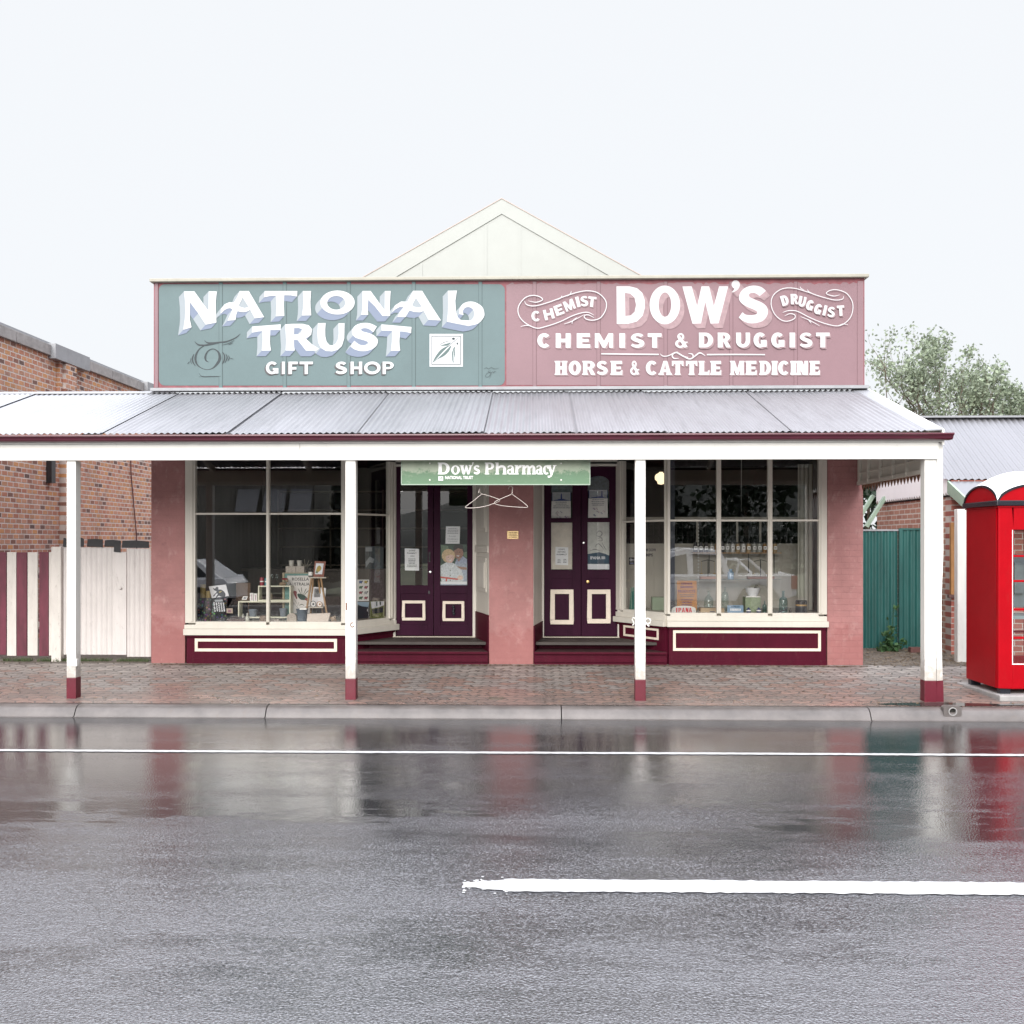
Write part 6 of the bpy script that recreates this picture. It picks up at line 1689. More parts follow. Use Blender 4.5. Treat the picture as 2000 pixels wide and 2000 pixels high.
# ================================================================ NOTICES AND POSTERS ON THE DOORS
PAPER = pm('notice_paper', (.82, .82, .84), .7, .05, 8); PAPERW = pm('card_white', (.86, .84, .81), .7, .06, 8); INK = flat('ink_grey', (.10, .10, .12)); INKL = flat('ink_pale', (.30, .30, .33)); BLUEI = flat('ink_blue', (.03, .05, .22)); PINKI = flat('ink_pink', (.42, .20, .30))
class Art:
    """a printed sheet: base card with printed shapes on its face; f(px, py, d) maps photo pixels to the sheet, d towards the street"""
    def __init__(s, f, th=.0015): s.f, s.th, s.k, s.mb, s.mats = f, th, 0, MB(), []
    def mi(s, m):
        if m not in s.mats: s.mats.append(m)
        s.mb.mi = s.mats.index(m)
    def base(s, loop, m):
        s.mi(m); s.mb.prism([loop], lambda x, y: s.f(x, y, -s.th), lambda x, y: s.f(x, y, 0)); return s
    def shape(s, loops, m):
        s.k += 1; s.mi(m); d = .0003 + s.k * .00015; s.mb.poly(loops, lambda x, y: s.f(x, y, d)); return s
    def line(s, pts, w, m):
        L, Rr = ribbon(pts, w, 4); s.k += 1; s.mi(m); d = .0003 + s.k * .00015; k = len(L)
        s.mb.add([s.f(*p, d) for p in L] + [s.f(*p, d) for p in Rr], [(i, i + 1, k + i + 1, k + i) for i in range(k - 1)]); return s
    def text(s, st, x0, x1, y0, y1, m, bold=.02):
        s.k += 1; s.mi(m); d = .0003 + s.k * .00015
        put_text(s.mb, st, lambda u, v: s.f(u, v, d), x0, x1, y1, y0, bold); return s
    def rows(s, x0, x1, y0, y1, n, m, seed, th=.45):
        rr = random.Random(seed); hh = (y1 - y0) / n
        for j in range(n):
            w = (x1 - x0) * (.55 + .45 * rr.random()); c = (x0 + x1) / 2; x = c - w / 2
            while x < c + w / 2:
                ww = min(.6 + 2.2 * rr.random(), c + w / 2 - x); s.shape([rect(x, y0 + j * hh, x + ww, y0 + j * hh + hh * th)], m); x += ww + .6
        return s
    def done(s, name, label, cat, group=None): return tag(s.mb.build(name, s.mats), label, cat, group)
def on(Y): return lambda x, y, d: P(x, y, Y - d)
FD = on(YD + .0045)
a = Art(FD).base([(790.5, 1071), (818.5, 1072), (818.5, 1114.6), (790.8, 1114)], PAPER)
a.text("DOW'S", 799, 811, 1074, 1077, INK).text('PHARMACY', 795, 814, 1079, 1082, INK).text('OPEN', 801, 809, 1085, 1087.5, INK).rows(794, 815, 1091, 1109, 6, INK, 3)
a.done('paper_notice', 'white typed notice low in the left pane of the left door', 'notice', 'paper notices on the doors')
a = Art(FD).base([(871, 1028), (898.7, 1028), (897.5, 1062), (870, 1062)], PAPER).rows(874, 895, 1032, 1044, 4, INKL, 5).text('Royal', 877, 890, 1046, 1049, INKL, .0).text("Children's", 874, 895, 1051, 1054.5, INKL, .0).text('Hospital', 876, 893, 1056, 1059, INKL, .0)
a.done('paper_notice', 'white notice above the poster of two smiling children', 'notice', 'paper notices on the doors')
# poster of two children
SK1, SK2 = pm('print_fair_skin', (.74, .52, .45), .6, .38, 42), pm('print_tan_skin', (.34, .18, .13), .6, .38, 42); HR1, HR2 = pm('print_blond', (.64, .47, .28), .6, .38, 42), pm('print_dark_hair', (.03, .022, .02), .6, .38, 42); SH1, SH2 = pm('print_shirt', (.60, .62, .67), .6, .38, 42), pm('print_shirt_blue', (.36, .40, .52), .6, .38, 42); PGR = pm('print_foliage', (.04, .075, .05), .6, .38, 42); PRD = flat('print_red', (.48, .03, .03)); PWH = flat('print_white', (.72, .72, .76)); PGR2 = pm('print_foliage_light', (.15, .22, .14), .6, .38, 42); BK = flat('print_black', (.012, .012, .014))
Q0, QS = (850, 1010), 8.05
def q(*pts): return [(Q0[0] + x / QS, Q0[1] + y / QS) for x, y in pts]
def qe(cx, cy, rx, ry): return q(*ell(cx, cy, rx, ry, 20))
a = Art(FD).base(q((82, 430), (500, 430), (500, 1078), (82, 1078)), PGR)
a.shape([q((90, 440), (200, 450), (220, 520), (150, 640), (100, 600))], PGR2).shape([q((440, 560), (500, 540), (500, 640), (450, 620))], PGR2)
a.shape([q((310, 720), (340, 660), (430, 610), (500, 660), (500, 1010), (330, 1010))], SH2).shape([qe(368, 560, 76, 98)], SK2).shape([q((283, 490), (300, 440), (360, 428), (430, 440), (450, 500), (444, 560), (425, 505), (360, 490), (300, 520))], HR2)
a.shape([qe(345, 548, 7, 5)], BK).shape([qe(388, 552, 7, 5)], BK).shape([q((330, 600), (385, 605), (362, 622))], PWH).shape([q((345, 665), (400, 660), (372, 700))], SK2)
a.shape([q((82, 765), (165, 715), (215, 700), (300, 730), (400, 800), (448, 930), (440, 1010), (100, 1010), (82, 900))], SH1).shape([qe(208, 608, 104, 108)], HR1).shape([qe(232, 645, 66, 76)], SK1).shape([q((150, 585), (200, 540), (290, 560), (298, 605), (240, 590), (180, 610))], HR1)
a.shape([qe(208, 632, 7, 4)], BK).shape([qe(258, 630, 7, 4)], BK).shape([q((205, 672), (262, 668), (236, 690))], PWH).shape([q((180, 720), (235, 800), (215, 790))], PWH).shape([q((240, 800), (300, 730), (280, 790))], PWH)
for yy in (838, 918, 998): a.shape([qe(238, yy, 8, 8)], BK)
a.shape([q((82, 930), (355, 965), (355, 990), (82, 958))], PRD).shape([q((165, 960), (190, 965), (185, 1010), (165, 1010))], PRD).shape([qe(392, 952, 45, 38)], SK1).shape([q((330, 770), (495, 790), (495, 830), (400, 820))], SK2).shape([q((82, 1012), (500, 1012), (500, 1078), (82, 1078))], PWH).shape([q((82, 1050), (500, 1056), (500, 1078), (82, 1078))], SH2)
a.done('poster', 'photo poster of two smiling children in the left shop door', 'poster')
# right door sheets
def sheet(x0, x1, y0, y1, label, seed):
    a = Art(FD).base([(x0 + .4, y0), (x1 - .3, y0 - .2), (x1, y1), (x0 - .4, y1 + .3)], PAPERW)
    a.rows(x0 + 2, x1 - 2, y0 + 1.5, y0 + (y1 - y0) * .42, 4, INKL, seed)
    rr = random.Random(seed)
    for j in range(9): 
        cx, cy = x0 + 5 + rr.random() * (x1 - x0 - 10), y0 + (y1 - y0) * (.55 + .35 * rr.random()); a.line([(cx - 2, cy), (cx, cy - 2.5), (cx + 1.5, cy + 1), (cx + 3, cy - 1)], .6, rr.choice([BLUEI, PINKI, INK]))
    a.done('paper_notice', label, 'notice', 'paper notices on the doors')
sheet(1077, 1115, 978.6, 1016.7, 'flyer with pink and blue drawings high in the left leaf of the right door', 4)
sheet(1149, 1187, 973.5, 1011, 'flyer with a drawn figure high in the right leaf of the right door', 8)
for x0, x1, y0, y1, lb, sd in ((1078, 1115, 962, 978.2, 'blue and grey strip poster above the flyer in the left leaf of the right door', 2), (1150, 1186.5, 957, 973, 'blue and grey strip poster above the flyer in the right leaf of the right door', 6)):
    a = Art(FD).base(rect(x0, y0, x1, y1), pm('poster_grey', (.40, .42, .46), .7, .2, 30)); m_ = x0 + (x1 - x0) * (.5 if sd == 2 else .7)
    a.shape([[(x0 + 2, y1 - .5), (x1 - 2, y1 - .5), (x1 - 8, y1 - 2), (m_ + 1.5, y1 - 4), (m_ + 1, y0 + 2), (m_ - 1, y0 + 2), (m_ - 1.5, y1 - 4), (x0 + 8, y1 - 2)]], BLUEI).shape([rect(x0, y0, x1, y0 + 1)], PWH).shape([rect(x0, y0, x0 + 1, y1)], BLUEI).shape([rect(x1 - 1, y0, x1, y1)], BLUEI)
    a.done('poster', lb, 'poster', 'strip posters on the right door')
a = Art(FD).base([(1076.5, 1021), (1117.5, 1021), (1117.5, 1112), (1076.5, 1112)], pm('pale_board', (.66, .60, .53), .7, .12, 10)); a.done('board', 'plain beige board behind the lower left pane of the right door', 'board')
a = Art(on(YD + .0025)).base([(1084.8, 1068), (1110, 1069), (1109.5, 1104), (1084.5, 1103)], PAPER).text("DOW'S", 1091, 1103, 1071.5, 1074.5, INK).text('HISTORIC', 1089, 1105, 1076.5, 1079.5, INK).text('PHARMACY', 1087, 1107.5, 1081.5, 1084.5, INK).rows(1088, 1096, 1092, 1101, 3, INK, 4).rows(1100, 1107, 1092, 1101, 3, INK, 5)
a.done('paper_notice', 'small white opening card pinned on the beige board', 'notice', 'paper notices on the doors')
NAVY = flat('print_navy', (.035, .075, .12))
a = Art(FD).base([(1147.8, 1020), (1190, 1020), (1190, 1112), (1147.8, 1112)], pm('poster_sepia', (.60, .60, .57), .7, .14, 14))
a.shape([[(1147.8, 1082), (1160, 1080), (1170, 1078.5), (1180, 1081), (1190, 1085), (1190, 1101.5), (1147.8, 1101.5)]], NAVY).shape([rect(1147.8, 1102, 1190, 1112)], PWH)
for pts in ([(1165, 1042), (1170, 1037), (1176, 1041), (1172, 1048), (1165, 1046)], [(1168, 1052), (1174, 1050), (1176, 1056), (1168, 1056)], [(1162, 1068), (1168, 1062), (1174, 1066), (1180, 1074)], [(1176, 1060), (1180, 1068), (1184, 1074)], [(1152, 1076), (1162, 1073), (1172, 1076)]): a.line(pts, 1.2, INK)
a.text('IPANA', 1153, 1173, 1086.5, 1092.5, PWH, .04).shape([rect(1174.5, 1087, 1182, 1089.2)], PWH).shape([rect(1174.5, 1090.2, 1182, 1092)], PWH)
a.done('poster', 'vintage sepia toothpaste poster with navy band in the right door', 'poster')
ETCH = pm('etched_glass', (.10, .135, .16), .6, .5, 26)
for x0, x1, y1, d_ in ((1077, 1117.5, 962, dr[0][0]), (1148, 1189.5, 957, dr[1][0])):
    y0 = 926; k = MB(); f_ = lambda x, y: P(x, y, YD + .012)
    k.poly([[(x0, y1), (x1, y1)] + [((x0 + x1) / 2 + (x1 - x0) / 2 * math.cos(R(t)), y0 + 8 - 8 * math.sin(R(t))) for t in range(0, 181, 15)]], f_)
    k.build('etched_panel', ETCH, d_)

# ================================================================ GOODS IN THE LEFT WINDOW
ZL, ZR = zlb - .0145, zrb - .0145
def at(px, Y, z): return Vector((PXX(px, Y), Y, z))
def wpx(n, Y): return n * Y / FPX
def simple(mb, name, mats, label, cat, group=None, **kw): return tag(mb.build(name, mats, **kw), label, cat, group)
m, n, l, b = nt('floral_cloth')
vo = n.new('ShaderNodeTexVoronoi'); vo.inputs['Scale'].default_value = 26; l.new(geo(n), vo.inputs['Vector'])
hs = n.new('ShaderNodeHueSaturation'); hs.inputs['Saturation'].default_value = 1.3; l.new(vo.outputs['Color'], hs.inputs['Color'])
l.new(mixc(n, l, ramp(n, l, vo.outputs['Distance'], (.25, 1.0), (.45, 0.0)), (.012, .014, .02), mixc(n, l, .62, hs.outputs[0], (.10, .03, .03))), b.inputs['Base Color']); FLORAL = m
k = MB(); Y = 13.95
x0, x1 = PXX(388, Y), PXX(446, Y); zt = PZ(1169, Y); nn = 18
vs = []
for i in range(nn + 1):
    u = i / nn; x = x0 + (x1 - x0) * u; fold = .012 * math.sin(u * 19) 
    vs += [(x, Y + .22, zt), (x, Y + fold * .3, zt), (x - .01 + fold, Y - .05 + fold, (zt + ZL) / 2), (x + fold * .8 - .012, Y - .09 + fold * 1.4, ZL + .002)]
k.add(vs, [(4 * i + j, 4 * i + 4 + j, 4 * i + 5 + j, 4 * i + 1 + j) for i in range(nn) for j in range(3)])
simple(k, 'draped_cloth', FLORAL, 'dark floral cloth draped over a stand in the left window corner', 'cloth', smooth=50, solid=.004)
YEL = pm('kraft_paper', (.42, .31, .12), .7, .2, 30)
def cyl(px0, px1, y0, y1, Y, mat_, name, label, cat, group=None, prof=None, z0=None, mats2=None):
    r = wpx(px1 - px0, Y) / 2; c = at((px0 + px1) / 2, Y, z0 if z0 is not None else PZ(y1, Y)); h = (y1 - y0) * Y / FPX
    k = MB(); k.lathe([(r * a, h * b_) for a, b_ in (prof or [(1, 0), (1, 1), (0, 1)])], c, 18)
    return simple(k, name, mat_, label, cat, group, smooth=40)
cyl(391, 402, 1142, 1169, 14.02, YEL, 'wrapped_roll', 'tall roll wrapped in yellow kraft paper beside the koala picture', 'parcel', 'kraft wrapped rolls')
cyl(402, 412, 1155, 1169, 14.0, YEL, 'wrapped_roll', 'short roll wrapped in yellow kraft paper beside the koala picture', 'parcel', 'kraft wrapped rolls')
PICB = pm('print_board', (.80, .78, .80), .6, .06, 10)
L0, LS_ = (370, 1060), 12.075
lq = lambda *pts: [(L0[0] + x / LS_, L0[1] + y / LS_) for x, y in pts]
a = Art(on(13.93)).base(lq((455, 1030), (860, 985), (930, 1255), (530, 1310)), PICB)
a.shape([smooth_loop(lq((550, 1060), (600, 1085), (640, 1040), (685, 1060), (680, 1100), (760, 1110), (830, 1170), (850, 1230), (820, 1275), (740, 1270), (690, 1250), (640, 1300), (620, 1285), (665, 1215), (640, 1195), (585, 1260), (555, 1255), (640, 1160), (600, 1130), (570, 1100)), 3)], BK).shape([lq((690, 1165), (760, 1135), (765, 1142), (720, 1180))], flat('print_gold', (.6, .5, .1)))
a.done('koala_picture', 'white print of a black climbing koala propped in the left window', 'picture')
a = Art(on(13.84)).base(lq((575, 1335), (800, 1330), (860, 1640), (720, 1700), (560, 1600)), BK).shape([lq((590, 1345), (780, 1335), (790, 1385), (600, 1395))], flat('card_grey', (.40, .42, .45)))
rr = random.Random(3)
for j in range(5):
    for i in range(5): a.shape([[(p[0], p[1]) for p in ell(*lq((580 + i * 55 + j * 6, 1420 + j * 45 + rr.random() * 12))[0], 1.6, 1.6, 10)]], PWH)
a.done('button_card', 'black card of white buttons hanging on the floral cloth', 'button card')
a = Art(on(13.82)).base(lq((870, 1548), (1020, 1545), (1025, 1665), (875, 1660)), pm('tan_card', (.42, .33, .26), .7, .1)).shape([lq((910, 1580), (975, 1580), (980, 1640), (910, 1640))], flat('card_mauve', (.28, .14, .20)))
a.done('greeting_card', 'small tan card standing beside the floral cloth', 'card')
k = MB(); x0, x1 = PXX(445, 13.8), PXX(480, 13.8); k.hexa([(x0, 13.74, ZL), (x1, 13.74, ZL), (x1 - .05, 13.98, ZL), (x0 + .02, 13.98, ZL)], [(x0, 13.74, ZL + .035), (x1, 13.74, ZL + .035), (x1 - .05, 13.98, ZL + .06), (x0 + .02, 13.98, ZL + .06)])
simple(k, 'flat_book', pm('brown_cover', (.09, .05, .045), .6, .2, 15), 'brown flat album lying on the left window floor', 'book', bevel=.004)
k = MB(); k.box(PXX(461, 14.4), PXX(489, 14.4), 14.40, 14.43, PZ(1174, 14.4), PZ(1139, 14.4)); k.box(PXX(464, 14.4), PXX(466, 14.4), 14.41, 14.42, ZL, PZ(1174, 14.4)); k.box(PXX(484, 14.4), PXX(486, 14.4), 14.41, 14.42, ZL, PZ(1174, 14.4))
simple(k, 'cork_board', pm('cork', (.15, .085, .05), .8, .25, 40), 'brown cork board on legs at the back of the left window', 'board')
CRM = pm('cream_box', (.80, .78, .62), .5, .06, 10); DKB = pm('slate_back', (.05, .06, .07), .7, .2)
def open_box(x0, x1, y0, y1, Y, label):
    X0, X1, Z0, Z1 = PXX(x0, Y), PXX(x1, Y), PZ(y1, Y), PZ(y0, Y); t = .017
    k = MB(); d = .16
    k.box(X0, X1, Y, Y + d, Z1 - t, Z1); k.box(X0, X1, Y, Y + d, Z0, Z0 + t); k.box(X0, X0 + t, Y, Y + d, Z0 + t, Z1 - t); k.box(X1 - t, X1, Y, Y + d, Z0 + t, Z1 - t); 
    return simple(k, 'display_box', CRM, label, 'display box', 'cream open display boxes', bevel=.002), Z0, Z1
_, z0a, z1a = open_box(465, 567, 1175, 1208, 13.96, 'lower wide cream open display box with pots inside it')
_, z0b, z1b = open_box(504, 567.5, 1144.5, 1174.6, 13.97, 'upper cream open display box stacked on the wider one')
TINP = [(1, 0), (1, .78), (.94, .82), (.94, 1), (0, 1)]
def tin(px0, px1, y0, y1, Y, mat_, label, z0):
    r = wpx(px1 - px0, Y) / 2; c = at((px0 + px1) / 2, Y, z0); h = (y1 - y0) * Y / FPX
    t = thing('tin', label, 'tin', c, 'coloured tins in the left window')
    k = MB(); k.lathe([(r * a, h * b_) for a, b_ in TINP], c, 18); k.build('can', mat_, t, smooth=40)
    k = MB(); k.lathe([(r * 1.01, h * .44), (r * 1.01, h * .58)], c, 18); k.build('ribbon', PAPERW, t, smooth=40)
tin(507.5, 515.5, 1128, 1144, 14.03, pm('red_tin', (.30, .012, .03), .4, .1), 'red tin with white ribbon on the cream display box', z1b)
tin(517, 522.5, 1129, 1144, 14.03, pm('teal_tin', (.06, .22, .26), .4, .1), 'teal tin with white ribbon on the cream display box', z1b)
for px, lb in ((531, 'left stemmed wine glass on the cream display box'), (540.5, 'right stemmed wine glass on the cream display box')):
    cyl(px - 4, px + 4, 1122, 1144, 14.04, BOTTLEG, 'wine_glass', lb, 'glass', 'stemmed wine glasses', [(.8, 0), (.8, .02), (.12, .05), (.1, .42), (.7, .55), (1, .75), (.8, 1)], z1b)
k = MB(); c = at(554, 14.02, z1b); k.sphere(c + Vector((-.01, 0, .03)), .04, 12, 8, 1.4, .7, .62); k.sphere(c + Vector((.045, 0, .075)), .028, 10, 7); k.hexa([c + Vector((-.06, -.01, .0)), c + Vector((.03, -.01, 0)), c + Vector((.03, .01, 0)), c + Vector((-.06, .01, 0))], [c + Vector((-.07, -.01, .015)), c + Vector((.02, -.01, .015)), c + Vector((.02, .01, .015)), c + Vector((-.07, .01, .015))]); k.mi = 1; k.sphere(c + Vector((.02, 0, .098)), .032, 10, 6, 1.6, .9, .5)
simple(k, 'wooden_bird', [pm('bird_wood', (.32, .22, .14), .5, .2), pm('bird_red', (.28, .02, .03), .5, .1)], 'small carved wooden bird with red cap on the cream box', 'ornament', smooth=50)
# tea towel stand with candles
TEAL = pm('teal_stripe', (.13, .27, .25), .6, .1); Y = 14.15
k = MB(); k.box(PXX(552, Y), PXX(611, Y), Y + .01, Y + .28, ZL, PZ(1119, Y)); k.mi = 1; k.box(PXX(556, Y), PXX(609, Y), Y + .004, Y + .0095, ZL, PZ(1120.5, Y)); k.mi = 0; k.box(PXX(552, Y), PXX(555.5, Y), Y - .01, Y + .0095, ZL, PZ(1119, Y))
simple(k, 'display_stand', [pm('stand_oak', (.40, .33, .22), .6, .2, 12, streak=True), TEAL], 'pale timber display stand with teal stripe behind the tea towel', 'stand')
N0, NS = (500, 1060), 10.73
nq = lambda *pts: [(N0[0] + x / NS, N0[1] + y / NS) for x, y in pts]
LIN = pm('linen', (.68, .64, .62), .8, .08, 20); DG = flat('print_dark_green', (.015, .05, .04)); DRD = flat('print_crimson', (.20, .02, .03)); OLV = flat('print_olive', (.10, .11, .08))
a = Art(on(14.14)).base(nq((655, 690), (1185, 688), (1190, 1475), (780, 1478), (775, 900), (650, 890)), LIN)
a.text('ROSELLA', *[nq((755, 0))[0][0], nq((1110, 0))[0][0]], nq((0, 730))[0][1], nq((0, 795))[0][1], BK, .015).text('AUSTRALIAN', nq((690, 0))[0][0], nq((1180, 0))[0][0], nq((0, 835))[0][1], nq((0, 898))[0][1], BK, .015)
a.shape([smooth_loop(nq((775, 1030), (810, 1005), (855, 1030), (850, 1100), (865, 1160), (845, 1180), (815, 1120), (790, 1070)), 3)], DRD).shape([smooth_loop(nq((870, 1070), (960, 1075), (1050, 1130), (1075, 1190), (960, 1200), (890, 1150)), 3)], DG).shape([nq((1050, 1150), (1110, 1230), (1095, 1240), (1020, 1195))], DRD)
for pts in (((960, 1120), (905, 1000), (880, 960)), ((970, 1110), (955, 980), (950, 930)), ((980, 1110), (1040, 990), (1060, 960)), ((1000, 1110), (1070, 1030), (1110, 1000)), ((800, 1180), (860, 1280)), ((870, 1330), (900, 1240)), ((900, 1320), (960, 1290), (1010, 1320)), ((740, 1210), (880, 1370))): a.line(nq(*pts), 1.6, OLV)
a.done('tea_towel', 'linen tea towel printed with a rosella parrot in the left window', 'tea towel')
zst = PZ(1119, Y) + .001
for x0, x1, lb in ((564, 574.5, 'left'), (579.7, 590, 'right')):
    t = thing('candle_jar', lb + ' frosted candle jar on its floral box in the left window', 'candle', at((x0 + x1) / 2, 14.24, zst + .098), 'frosted candle jars'); r = wpx(x1 - x0, 14.24) / 2
    k = MB(); k.lathe([(r * .85, 0), (r * .85, .006), (r, .085), (r * .92, .085), (r * .8, .01)], at((x0 + x1) / 2, 14.24, zst + .098), 18); k.build('jar', pm('frosted_jar', (.55, .52, .47), .4, .12, 40), t, smooth=40)
    k = MB(); k.lathe([(r * .8, .008), (r * .86, .04), (0, .042)], at((x0 + x1) / 2, 14.24, zst + .098), 14); k.build('wax', pm('candle_wax', (.60, .40, .16), .5, .1), t)
FLB = pm('floral_box', (.48, .42, .37), .7, .35, 55)
for x0, x1, lb in ((557.8, 577.4, 'left floral candle box on the display stand'), (577.8, 594, 'right floral candle box on the display stand')):
    k = MB(); k.box(PXX(x0, 14.18), PXX(x1, 14.18), 14.18, 14.30, zst, zst + .097); simple(k, 'candle_box', FLB, lb, 'box', 'floral candle boxes', bevel=.003)
t = thing('reed_diffuser', 'dark reed diffuser bottle with sticks beside the candle boxes', 'diffuser', at(597, 14.26, zst))
k = MB(); k.lathe([(.025, 0), (.025, .06), (.012, .075), (.012, .09)], at(597, 14.26, zst), 12); k.build('bottle', pm('dark_bottle', (.05, .04, .035), .2, .1), t, smooth=40)
k = MB()
for dx, dz in ((-.07, .17), (-.02, .2), (.05, .19), (.1, .16)): k.tube([at(597, 14.26, zst + .05), at(597, 14.26, zst) + Vector((dx, .0, dz))], .003, 5)
k.build('reed', pm('reed', (.40, .34, .27), .7, .1), t)
# timber stool ladder with framed picture and jar
t = thing('step_stool', 'small raw timber trestle stool holding a framed picture', 'stool', at(620, 13.95, ZL)); Y = 13.93
k = MB(); k.box(PXX(605, Y), PXX(638.5, Y), Y - .06, Y + .14, PZ(1129.5, Y), PZ(1127, Y)); zs_ = PZ(1127, Y); k.build('seat', pm('stool_top', (.50, .45, .38), .5, .12), t, bevel=.003)
for a_, b_ in (((608.5, Y - .03), (595.5, Y - .05)), ((627, Y - .03), (641, Y - .05)), ((612, Y + .1), (606, Y + .2)), ((622, Y + .1), (632, Y + .2))):
    k = MB(); pa = at(a_[0], a_[1], zs_ - .02); pb_ = at(b_[0], b_[1], ZL); k.bar(pa, pb_, .024, .034, (0, 1, 0)); k.build('leg', TIMBER, t, bevel=.002)
k = MB(); k.box(PXX(596, Y), PXX(632, Y), Y - .03, Y + .16, PZ(1188, Y), PZ(1185.5, Y)); zsh = PZ(1185.5, Y); k.build('shelf', pm('stool_top', (.5, .45, .38)), t)
a = Art(on(13.90), .012).base([(614.6, 1096), (636.5, 1096.5), (632.3, 1126.6), (612, 1126.4)], pm('jarrah_frame', (.22, .06, .035), .4, .15, 20)).shape([nq((1258, 432), (1418, 436), (1385, 660), (1232, 660))], PWH).shape([smooth_loop(nq((1290, 500), (1340, 480), (1370, 540), (1330, 600), (1280, 620), (1260, 580)), 3)], flat('print_ochre', (.42, .30, .08))).shape([nq((1250, 600), (1290, 590), (1300, 640), (1245, 640))], PGR2)
a.done('framed_picture', 'red brown framed flower picture standing on the trestle stool', 'picture frame')
t = thing('bottle', 'small dark capped bottle with white label on the trestle stool', 'bottle', at(606.5, 13.92, zs_ + .001)); r = wpx(8.5, 13.92) / 2
k = MB(); k.lathe([(r, 0), (r, .085), (r * .5, .10), (r * .5, .105), (r * .62, .106), (r * .62, .13), (0, .13)], at(606.5, 13.92, zs_ + .001), 16); k.build('body', pm('dark_bottle', (.02, .02, .02), .2), t, smooth=40); k = MB(); k.lathe([(r * 1.02, .02), (r * 1.02, .072)], at(606.5, 13.92, zs_ + .001), 16); k.build('label_band', PAPERW, t, smooth=40)
a = Art(on(14.05)).base([(612, 1146), (636.5, 1148.5), (634, 1186), (607, 1186)], PICB).shape([nq((1225, 960), (1350, 955), (1345, 1140), (1215, 1145))], flat('print_mid_grey', (.22, .21, .22))).shape([qq for qq in [nq(*ell(1290, 1030, 32, 44, 14))]], flat('print_dark_grey', (.08, .08, .09)))
a.done('portrait_print', 'grey portrait print leaning behind the trestle stool', 'picture')
for px, py, r_, lb, m_ in ((611.4, 1179.5, 6.2, 'round dark ringed plate under the trestle stool', INK), (624, 1180, 5.4, 'round orange rimmed plate under the trestle stool', flat('plate_orange', (.36, .15, .05)))):
    a = Art(on(13.96 if px < 615 else 13.97), .004).base(ell(px, py, r_, r_, 20), m_).shape([ell(px, py, r_ * .78, r_ * .78, 18)], PAPERW).shape([ell(px + .6, py + .4, r_ * .35, r_ * .4, 12)], m_); a.done('plate', lb, 'plate', 'small round plates')
BSK = pm('blue_bucket', (.075, .10, .13), .6, .2, 30)
t = thing('bucket', 'dark blue tapered tub in the middle of the left window', 'tub', at(590, 13.74, ZL)); r = wpx(22, 13.74) / 2
k = MB(); k.lathe([(r * .78, 0), (r, .17), (r * 1.06, .175), (r * 1.06, .19), (r * .9, .19), (r * .7, .02), (0, .02)], at(590, 13.74, ZL), 20); k.build('tub', BSK, t, smooth=40); k = MB(); c = at(594, 13.70, ZL + .185); k.box(c.x - .05, c.x + .05, 13.63, 13.68, c.z, c.z + .02); k.build('tag', PAPERW, t)
k = MB(); x0, x1 = PXX(600, 13.7), PXX(645, 13.7); Z1 = PZ(1198, 13.7); k.hexa([(x0, 13.68, ZL), (x1 - .03, 13.68, ZL), (x1 - .03, 13.75, ZL), (x0, 13.75, ZL)], [(x0, 13.70, Z1 - .012), (x1, 13.70, Z1), (x1, 13.75, Z1), (x0, 13.75, Z1 - .012)])
k.mi = 1; put_text(k, 'Rawleighs', lambda u, v: Vector((u, 13.6935 - .0025 * 0 + (v - ZL) * .17 * 1.0 - .012, v)), x0 + .02, x1 - .05, ZL + .02, Z1 - .022, .0)
simple(k, 'name_block', [pm('block_cream', (.55, .46, .40), .6, .08), DRD], 'cream block lettered in red script at the front of the left window', 'sign')
k = MB(); xa_, xb2 = PXX(561, 13.78), PXX(579.5, 13.78); hh = .125; k.prism([[(xa_, ZL), (xb2, ZL), (xb2, ZL + .07)] + [((xa_ + xb2) / 2 + (xb2 - xa_) / 2 * math.cos(R(q_)), ZL + .07 + .055 * math.sin(R(q_))) for q_ in range(15, 180, 15)] + [(xa_, ZL + .07)]], lambda x, z: (x, 13.76, z), lambda x, z: (x, 13.82, z))
simple(k, 'soap_stone', pm('speckled_stone', (.38, .32, .27), .8, .35, 60), 'arched speckled soap block beside the blue tub', 'ornament', bevel=.004)
POTP = [(.75, 0), (1, .75), (1.06, .8), (1.06, 1), (.88, 1), (.8, .7), (0, .66)]
cyl(546, 560.5, 1190, 1206, 14.04, pm('grey_blue_pot', (.20, .23, .27), .5, .15, 20), 'pot', 'grey blue pot at the right end of the lower display box', 'pot', 'grey blue pots', POTP, z0a + .018)
cyl(486, 502, 1192, 1206, 14.04, pm('grey_blue_pot', (.2, .23, .27)), 'pot', 'grey blue pot at the left end of the lower display box', 'pot', 'grey blue pots', POTP, z0a + .018)
BOTP = [(.9, 0), (1, .05), (1, .5), (.4, .68), (.36, .9), (.5, .92), (.5, 1), (0, 1)]
CER = pm('pale_ceramic', (.50, .48, .42), .4, .1)
cyl(479, 487, 1190, 1206, 13.8, CER, 'small_bottle', 'pale green little bottle beside the brown album', 'bottle', 'little pale bottles', BOTP, ZL); cyl(472, 477, 1192, 1206, 13.9, CER, 'small_bottle', 'slim white little bottle just left of the pale green one', 'bottle', 'little pale bottles', BOTP, ZL)
cyl(521, 532, 1153, 1174, 14.04, pm('stoneware', (.36, .30, .24), .5, .15), 'stone_bottle', 'beige stoneware bottle inside the upper cream display box', 'bottle', None, BOTP, z0b + .018)
